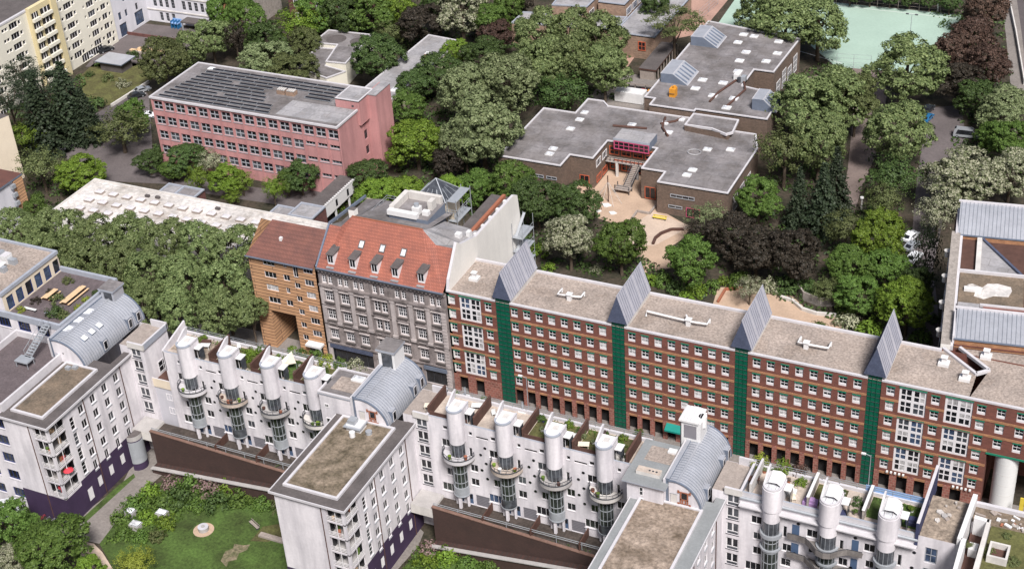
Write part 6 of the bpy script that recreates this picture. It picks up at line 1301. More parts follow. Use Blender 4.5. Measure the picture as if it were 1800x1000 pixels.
# deck over the garage, retaining walls and ramps
for a, b in ((-50.9, -11.3), (1.1, 36.8), (49.2, 80)):
    side = 'left' if a < -20 else ('middle' if a < 20 else 'right')
    dk = thing('garage_deck', ((a + b) / 2, -34, 0), 'raised paved deck on a dark brick retaining wall in front of the %s white row' % side, 'deck')
    yf = -36.4; s0 = a + (3.6 if a < 40 else 0)
    m = MB(); m.box(s0, b, yf + .3, FY - .01, .02, DK - .05, 'void_dark', 'deck_dirt'); m.build('paving', dk)
    zl, zr_ = (DK + 1.0, DK - .5) if a < 40 else (DK + .45, DK + .45)
    m = MB(); m.mesh([(s0, yf, 0), (b, yf, 0), (b, yf + .3, 0), (s0, yf + .3, 0), (s0, yf, zl), (b, yf, zr_), (b, yf + .3, zr_), (s0, yf + .3, zl)], [(0, 1, 5, 4), (1, 2, 6, 5), (2, 3, 7, 6), (3, 0, 4, 7), (4, 5, 6, 7)], 'brick_retaining'); m.build('retaining_wall', dk)
    m = MB(); m.bar((s0 - .05, yf + .12, zl + .09), (b, yf + .12, zr_ + .09), .5, .16, 'cap_brown'); m.build('wall_cap', dk)
    m = MB()
    for h in (1.0, 1.35): m.bar((s0, yf + .6, DK + h), (b, yf + .6, DK + h), .07, .07, 'metal_grey')
    n = int((b - s0) / 3.6)
    for k in range(n + 1): x = s0 + (b - s0) * k / n; m.bar((x, yf + .6, DK), (x, yf + .6, DK + 1.35), .08, .08, 'metal_grey')
    m.build('railing', dk)
    if a < 40:
        m = MB(); m.box(a - .2, s0, yf + .1, FY - .02, DK - 1.2, DK + .45, 'concrete_light', 'concrete'); m.build('bridge_beam', dk)
        m = MB(); V0 = (s0, yf - 1.5); e = b - (2.0 if a < 0 else 6)
        m.mesh([(s0, yf - .01, 0), (e, yf - .01, 0), (e, yf - 1.5, 0), (s0, yf - 1.5, 0), (s0, yf - .01, 1.0), (e, yf - .01, 4.4), (e, yf - 1.5, 4.4), (s0, yf - 1.5, 1.0)], [(0, 1, 5, 4), (2, 3, 7, 6), (3, 0, 4, 7), (1, 2, 6, 5), (4, 5, 6, 7)], 'brick_retaining')
        m.build('planter_wall', dk)
        m = MB(); m.bar((s0, yf - 1.5, 1.08), (e, yf - 1.5, 4.48), .7, .16, 'concrete'); m.build('planter_cap', dk)
    for k, x in enumerate([t + 3.4 for t in ((-39.3, -31.5, -23.7) if a < -20 else ((8.3, 16.1, 23.85) if a < 20 else (55.7, 63.4)))]):
        m = MB(); m.box(x + 1.2, x + 1.35, -36.2, FY - .02, DK, DK + 1.5, 'wood_brown'); m.build('patio_wall', dk)
# garden furniture and rooflights in the shrubs
fp = thing('stone_fire_pit', (-31.15, -46.6, 0), 'round grey stone block on a ring of pale gravel in the garden lawn', 'fire pit')
m = MB(); m.cyl(-31.15, -46.6, .012, .05, 1.65, 'sand', 24); m.build('gravel_ring', fp); m = MB(); m.cyl(-31.15, -46.6, .05, .75, .85, 'concrete', 20, 'plaster_grey'); m.cyl(-31.15, -46.6, .75, .85, .3, 'concrete', 12); m.build('block', fp)
for k, (u, v, lb) in enumerate(((228, 897, 'white domed garage rooflight among the shrubs, nearest the garden path'), (238, 920, 'white domed garage rooflight among the shrubs, lowest of the three'), (284, 900, 'white domed garage rooflight among the shrubs, deepest in the planting'))):
    p = at(u, v, .9); t = thing('garage_rooflight', (p.x, p.y, 0), lb, 'rooflight'); m = MB(); m.box(p.x - .9, p.x + .9, p.y - .7, p.y + .7, 0, .9, 'concrete'); m.build('base', t); dome_light(t, p.x, p.y, .9, 1.6, 1.2, .3, 'dome', 'glass_roof', 'metal_grey')
m = MB(); a, b = at(457, 940), at(515, 957); m.bar((a.x, a.y, .2), (b.x, b.y, .2), .9, .35, 'wood_grey'); solo(m, 'timber_step', (a.x, a.y, 0), 'long weathered timber step in the lawn ending at the middle white wing', 'step')

# ------------------------------------------------------------------ office building at the left with blue windows and a roof garden
of = thing('office_building', (-70, -35, 0), 'white office building with dark blue windows, stepped roof decks and a rooftop plant', 'building')
m = MB(); xs = (-66.6, -63.2)
ops = [(-63.4, -60.8, z - .9, z + 1.0) for z in (17.0, 13.7, 10.1, 6.6, 2.9)] + [(-67.4, -65.0, z - .9, z + 1.0) for z in (17.0, 13.7, 10.1, 6.6, 2.9)] + [(-71.6, -69.2, z - .9, z + 1.0) for z in (17.0, 13.7, 10.1, 6.6, 2.9)]
m.facade((-72.2, -52.5), (1, 0), 11.9, 0, 20.6, [(a + 72.2, b + 72.2, c, d) for a, b, c, d in ops], .25, 'plaster_white'); m.face([(-60.3, -52.5, 0), (-60.3, -35, 0), (-60.3, -35, 20.6), (-60.3, -52.5, 20.6)], 'plaster_white')
m.face([(-60.28, -52.5, 15), (-60.28, -35, 15), (-60.28, -35, 21), (-60.28, -52.5, 21)], 'plaster_white')
ops2 = [(x, x + 2.6, 21.0, 23.0) for x in (-71.6, -67.6)] + [(x, x + 2.6, 21.0, 23.0) for x in (-75.8, -80)] + [(x, x + 2.8, z - 1, z + 1) for x in (-75.6, -79.6, -83.6) for z in (17.6, 14.0, 10.4, 6.8, 3.2)]
m.facade((-92, -35.0), (1, 0), 29.6, 0, 24.0, [(a + 92, b + 92, c, d) for a, b, c, d in ops2], .25, 'plaster_white'); m.face([(-62.4, -35, 0), (-62.4, -20, 0), (-62.4, -20, 24), (-62.4, -35, 24)], 'plaster_white'); m.face([(-72.2, -52.5, 0), (-72.2, -52.5, 20.6), (-72.2, -35, 20.6), (-72.2, -35, 0)], 'plaster_white'); m.face([(-92, -20, 0), (-62.4, -20, 0), (-62.4, -20, 24), (-92, -20, 24)], 'plaster_white'); m.build('wall', of)
for a, b, c, d in ops: add_window(of, (0, -52.5), (1, 0), a, c, .2, round(b - a, 2), round(d - c, 2), win_frame(round(b - a, 2), round(d - c, 2), 3, 1, 'frame_blue', .16, 0, None, 'coping', .3), ['glass_dark', 'glass_mid'])
for a, b, c, d in ops2: add_window(of, (0, -35), (1, 0), a, c, .2, round(b - a, 2), round(d - c, 2), win_frame(round(b - a, 2), round(d - c, 2), 4, 1, 'frame_blue', .16, 0, None, 'coping', .3), ['glass_dark', 'glass_mid'])
m = MB(); flat_roof(m, rect(-72.24, -60.26, -52.56, -35.1), 20.05, 'deck_tiles', 1.1, .4, 'coping'); m.build('lower_deck', of)
m = MB(); flat_roof(m, rect(-92.06, -62.34, -35.06, -19.94), 23.2, 'deck_tiles', .85, .5, 'coping_blue'); m.build('upper_deck', of)
m = MB(); bops = [(.8 + 2.35 * k, 2.4 + 2.35 * k, 23.4, 25.9) for k in range(6)]
m.facade((-74.2, -34.4), (0, 1), 14.0, 23.2, 27.0, bops, .2, 'plaster_sand'); m.face([(-92, -34.4, 23.2), (-74.2, -34.4, 23.2), (-74.2, -34.4, 27), (-92, -34.4, 27)], 'plaster_white'); m.face([(-92, -20.4, 23.2), (-92, -20.4, 27), (-74.2, -20.4, 27), (-74.2, -20.4, 23.2)], 'plaster_sand'); m.build('penthouse_wall', of)
for a, b, c, d in bops: add_window(of, (-74.2, -34.4), (0, 1), a, c, .16, 1.6, 2.5, win_frame(1.6, 2.5, 1, 1, 'frame_blue', .16), ['glass_dark', 'glass_blue'])
m = MB(); flat_roof(m, rect(-92, -74.0, -34.6, -20.2), 27.0, 'gravel_tan', .35, .5, 'coping_blue'); m.build('penthouse_roof', of)
m = MB()
for k in range(3): m.box(-91, -79.6, -26.6 - 2.6 * k, -25.0 - 2.6 * k, 27.0, 28.6, 'metal_white' if k < 2 else 'metal_grey', 'coping'); m.box(-79.6, -78.2, -26.3 - 2.6 * k, -25.4 - 2.6 * k, 27.0, 28.0, 'metal_grey')
m.box(-80.6, -78.9, -28.9, -27.2, 28.0, 28.1, 'metal_white'); m.tube([(-88, -31.6, 27.8), (-79, -31.6, 27.8), (-78.6, -30.6, 27.2)], .55, 'metal_grey', 10)
for k in range(5): m.box(-88 + 1.6 * k, -87.2 + 1.6 * k, -26.5, -25.2, 28.6, 29.0, 'metal_grey')
m.build('rooftop_plant', of)
m = MB(); p0, p1 = Vector((-64.6, -35.6, 24.0)), Vector((-64.8, -40.8, 21.3))
for k in range(12): p = p0.lerp(p1, k / 11); m.box(p.x - .6, p.x + .6, p.y - .2, p.y + .2, p.z - .05, p.z, 'metal_grey')
for dx in (-.65, .65): m.bar(p0 + Vector((dx, 0, 1)), p1 + Vector((dx, 0, 1)), .06, .06, 'metal_grey'); m.bar(p0 + Vector((dx, 0, 0)), p1 + Vector((dx, 0, 0)), .08, .2, 'metal_grey'); [m.bar(p0.lerp(p1, t) + Vector((dx, 0, 0)), p0.lerp(p1, t) + Vector((dx, 0, 1)), .05, .05, 'metal_grey') for t in (0, .25, .5, .75, 1)]
m.box(-66.2, -63.6, -42.6, -40.8, 21.1, 21.3, 'metal_grey'); [m.box(x, x + .1, y, y + .1, 20.05, 21.1, 'metal_grey') for x in (-66.1, -63.8) for y in (-42.5, -41)]; m.build('deck_stairs', of)
def picnic(x, y, z, rz, L, label, mat='wood_pine', group=None):
    o = thing('picnic_table', (x, y, z), label, 'table', group, rz)
    q = MB(); q.box(-.45, .45, -L / 2, L / 2, .7, .76, mat); q.build('tabletop', o, True)
    for s_ in (-1, 1): q = MB(); q.box(s_ * .85 - .17, s_ * .85 + .17, -L / 2, L / 2, .42, .47, mat); q.build('bench', o, True)
    for s_ in (-1, 1): q = MB(); q.box(-.9, .9, s_ * (L / 2 - .4) - .05, s_ * (L / 2 - .4) + .05, 0, .42, 'wood_brown'); q.box(-.08, .08, s_ * (L / 2 - .4) - .05, s_ * (L / 2 - .4) + .05, .42, .7, 'wood_brown'); q.build('leg', o, True)
    return o
picnic(-66.4, -26.4, 23.2, 0, 5.4, 'long pine picnic table with benches on the planted office roof deck')
picnic(-70.4, -27.6, 23.2, 0, 3.0, 'shorter pine picnic table near the penthouse windows on the office roof deck')
picnic(-69.0, -47.0, 20.05, R(70), 2.6, 'pine picnic table alone on the dark lower office deck')
bench('deck_bench', -71.0, -32.2, 23.2, 0, 2.6, 'paint_white', 'white bench near the front edge of the planted office roof deck', False)
bench('deck_bench', -67.0, -32.0, 23.2, R(20), 1.8, 'metal_grey', 'grey bench among shrubs at the front of the office roof deck', False)
q = MB(); q.mesh([(at(0, 905, 3).x, at(0, 905, 3).y, 2.2), (at(45, 890, 3).x, at(45, 890, 3).y, 2.2), (at(25, 872, 3).x, at(25, 872, 3).y, 2.9), (at(-20, 880, 3).x, at(-20, 880, 3).y, 2.9)], [(0, 1, 2, 3)], 'glass_roof')
for u in (0, 22, 45): p = at(u, 905 - u / 3, 3); q.bar((p.x, p.y, 0), (p.x, p.y, 2.2), .08, .08, 'metal_grey')
solo(q, 'glass_canopy', (at(20, 895, 3).x, at(20, 895, 3).y, 0), 'pale glazed entrance canopy at the foot of the white office building', 'canopy')

# ------------------------------------------------------------------ foliage: crowns of many small leaf faces, shared between trees of one build
def leafquads(V, F, c, nrm, size, rnd):
    """one folded leaf spray: a four cornered face tilted about its outward direction"""
    n = (nrm + Vector((rnd.gauss(0, .30), rnd.gauss(0, .30), rnd.gauss(0, .30) + .12))).normalized()
    a = n.cross(Vector((rnd.gauss(0, 1), rnd.gauss(0, 1), rnd.gauss(0, 1)))).normalized(); b = n.cross(a)
    s1, s2 = size * rnd.uniform(.7, 1.3), size * rnd.uniform(.45, .9); i = len(V)
    V += [c + a * s1, c + b * s2 + n * size * .15, c - a * s1, c - b * s2 - n * size * .1]; F.append((i, i + 1, i + 2, i + 3))
def crown_mesh(seed, kind):
    rnd = random.Random(seed); V, F = [], []
    if kind == 'round':      # unit radius, height about 1.0 half axis; lobes of clumps
        lobes = [(Vector((0, 0, .08)), .62)]
        for k in range(13):
            a = rnd.uniform(0, 6.283); e = rnd.uniform(-.35, 1.25); d = rnd.uniform(.52, .68)
            lobes.append((Vector((math.cos(a) * math.cos(e) * d, math.sin(a) * math.cos(e) * d, math.sin(e) * d)), rnd.uniform(.25, .38)))
        clumps = []
        for c, r in lobes:
            for k in range(int(150 * r * r / .49 * 1.1) + 4):
                d = Vector((rnd.gauss(0, 1), rnd.gauss(0, 1), rnd.gauss(0, 1) + .35)).normalized()
                p = c + d * r * rnd.uniform(.82, 1.05)
                if all((p - c2).length > r2 * .78 for c2, r2 in lobes if c2 is not c) and p.z > -.8: clumps.append((p, d, rnd.choice((.075, .09, .105, .12)) * rnd.uniform(.9, 1.1)))
        holes = [Vector((rnd.gauss(0, 1), rnd.gauss(0, 1), rnd.gauss(0, .6))).normalized() * .8 for _ in range(4)]
        for p, d, r in clumps:
            if any((p - h).length < .14 for h in holes): continue
            ax = Vector((rnd.uniform(.8, 1.3), rnd.uniform(.8, 1.3), rnd.uniform(.6, .9)))
            for k in range(int(38 * (r / .1) ** 1.3) + 8):
                q = (d * .6 + Vector((rnd.gauss(0, 1), rnd.gauss(0, 1), rnd.gauss(0, 1))).normalized()).normalized(); e = rnd.uniform(.6, 1.1) if rnd.random() < .92 else rnd.uniform(1.1, 1.5)
                leafquads(V, F, p + Vector((q.x * ax.x, q.y * ax.y, q.z * ax.z)) * r * e, (q + d * .4).normalized(), rnd.choice((.020, .026, .032, .040)), rnd)
    elif kind == 'loose':    # airy crown with gaps
        for k in range(105):
            d = Vector((rnd.gauss(0, 1), rnd.gauss(0, 1), rnd.gauss(0, 1) + .3)).normalized(); p = d * rnd.uniform(.35, 1.0)
            p.z *= .9; r = rnd.uniform(.10, .2)
            for j in range(36):
                q = Vector((rnd.gauss(0, 1), rnd.gauss(0, 1), rnd.gauss(0, .7))); leafquads(V, F, p + q * r * .55, (d + q * .3).normalized(), .036, rnd)
    elif kind == 'conifer':  # unit radius at the base, from z -1 to 1
        for lv in range(22):
            t = lv / 21; z = -1 + 2 * t; rr = (1 - t) ** .85 + .03; nb = int(7 + 10 * (1 - t))
            for b in range(nb):
                a = 6.283 * b / nb + rnd.uniform(-.3, .3); L = rr * rnd.uniform(.75, 1.1)
                for j in range(int(9 + 30 * L)):
                    u = rnd.uniform(.25, 1) * L; p = Vector((math.cos(a) * u, math.sin(a) * u, z - .18 * u + rnd.gauss(0, .02))) + Vector((rnd.gauss(0, .045), rnd.gauss(0, .045), 0))
                    leafquads(V, F, p, Vector((math.cos(a) * .3, math.sin(a) * .3, 1)), .055, rnd)
    elif kind == 'pine':     # flat plates of needles
        for k in range(46):
            a = rnd.uniform(0, 6.283); u = math.sqrt(rnd.random()) * .95; z = (1 - u * u) * .75 * rnd.uniform(-.6, 1.1); c = Vector((math.cos(a) * u, math.sin(a) * u, z)); r = rnd.uniform(.14, .26)
            for j in range(75):
                q = Vector((rnd.gauss(0, 1), rnd.gauss(0, 1), rnd.gauss(0, .32))) * r * .55; leafquads(V, F, c + q, Vector((q.x, q.y, .8)).normalized(), .036, rnd)
    elif kind == 'shrub':
        for k in range(34):
            d = Vector((rnd.gauss(0, 1), rnd.gauss(0, 1), abs(rnd.gauss(0, 1)))).normalized(); p = d * rnd.uniform(.55, .95); r = rnd.uniform(.12, .26)
            for j in range(20):
                q = Vector((rnd.gauss(0, 1), rnd.gauss(0, 1), rnd.gauss(0, 1))).normalized(); leafquads(V, F, p + q * r, (d + q).normalized(), .085, rnd)
    elif kind == 'column':
        for k in range(60):
            a = rnd.uniform(0, 6.283); t = rnd.random(); z = -1 + 2 * t; rr = math.sqrt(max(.02, 1 - abs(t - .38) ** 1.6 * 2.0)) * .9; p = Vector((math.cos(a) * rr, math.sin(a) * rr, z)); d = Vector((math.cos(a), math.sin(a), .4)).normalized()
            for j in range(40): q = Vector((rnd.gauss(0, .22), rnd.gauss(0, .22), rnd.gauss(0, .09))); leafquads(V, F, p + q, d, .05, rnd)
    me = bpy.data.meshes.new('crown'); me.from_pydata([tuple(v) for v in V], [], F); me.materials.append(MATS['leaf_plane']); me.update(); return me
PROTO = {'round': [crown_mesh(s, 'round') for s in (1, 2, 3, 4, 5)], 'loose': [crown_mesh(s, 'loose') for s in (11, 12, 13)], 'conifer': [crown_mesh(s, 'conifer') for s in (21, 22)], 'pine': [crown_mesh(s, 'pine') for s in (31, 32)], 'shrub': [crown_mesh(s, 'shrub') for s in (41, 42, 43)], 'column': [crown_mesh(51, 'column')]}
def trunk_mesh(seed):
    rnd = random.Random(seed); m = MB(); m.tube([(0, 0, 0), (.02, 0, .35), (0, .02, .7), (.02, 0, 1.0)], .075, 'bark', 8, .035)
    for k in range(6):
        a = k * 1.05 + rnd.uniform(-.3, .3); z = rnd.uniform(.42, .75); L = rnd.uniform(.3, .5); m.tube([(0, 0, z), (math.cos(a) * L * .5, math.sin(a) * L * .5, z + .14), (math.cos(a) * L, math.sin(a) * L, z + .34)], .032, 'bark', 6, .010)
    return m.data('trunk')
TRUNKS = [trunk_mesh(s) for s in (1, 2, 3)]
TN = 0
def foliage_thing(name, x, y, z0, H, r, kind, leaf, label, cat, group=None, cz=None, zr=None):
    """trunk and crown; H overall height, r crown radius"""
    global TN; TN += 1
    rnd = random.Random(TN * 7 + 3)
    o = thing(name, (x, y, z0), label, cat, group)
    me = PROTO[kind][TN % len(PROTO[kind])]
    if zr is None: zr = {'round': min(H * .45, r * 1.22), 'loose': H * .38, 'conifer': H * .46, 'pine': H * .3, 'shrub': H, 'column': H * .46}[kind]
    if cz is None: cz = 0.0 if kind == 'shrub' else H - zr * (1.0 if kind != 'pine' else .9)
    c = link('crown', me, o, (0, 0, cz), rnd.uniform(0, 6.28)); c.scale = (r * 1.12, r * 1.12 * rnd.uniform(.92, 1.08), zr * 1.06)
    c.material_slots[0].link = 'OBJECT'; c.material_slots[0].material = MATS[leaf]
    if kind != 'shrub':
        t = link('trunk', TRUNKS[TN % 3], o, (0, 0, 0), rnd.uniform(0, 6.28)); th = max(cz + zr * .3, .5); t.scale = (max(2.2, r * .95), max(2.2, r * .95), th)
    return o
def px2m(p): return (Vector(p) - CAMP).dot(-(CR.col[2])) / FPX
def tree(u, v, rp, leaf, label, kind='round', H=None, name='broadleaf_tree', group=None, cat='tree'):
    """crown seen at photo place (u, v) with half width rp; stands on the ground below it"""
    p = at(u, v, 8); r = rp * px2m(p)
    if H is None: H = {'round': min(17, r * 1.7 + 4.5), 'loose': min(15, r * 1.6 + 4), 'conifer': r * 3.4, 'pine': r * 1.3 + 5, 'column': r * 4}[kind]
    for _ in range(3):
        zr = {'round': min(H * .45, r * 1.22), 'loose': H * .38, 'conifer': H * .46, 'pine': H * .3, 'column': H * .46}[kind]; cz = H - zr * (1 if kind != 'pine' else .9)
        p = at(u, v, cz); r = rp * px2m(p)
    return foliage_thing(name, p.x, p.y, 0, H, r, kind, leaf, label, cat, group)
def bush(u, v, rp, leaf, label, z0=0.0, hk=1.0, group=None, name='shrub', kind='shrub', cat='shrub'):
    p = at(u, v, z0 + .5); r = rp * px2m(p); p = at(u, v, z0 + r * hk * .5)
    return foliage_thing(name, p.x, p.y, z0, r * hk * 1.15, r, 'shrub', leaf, label, cat, group)

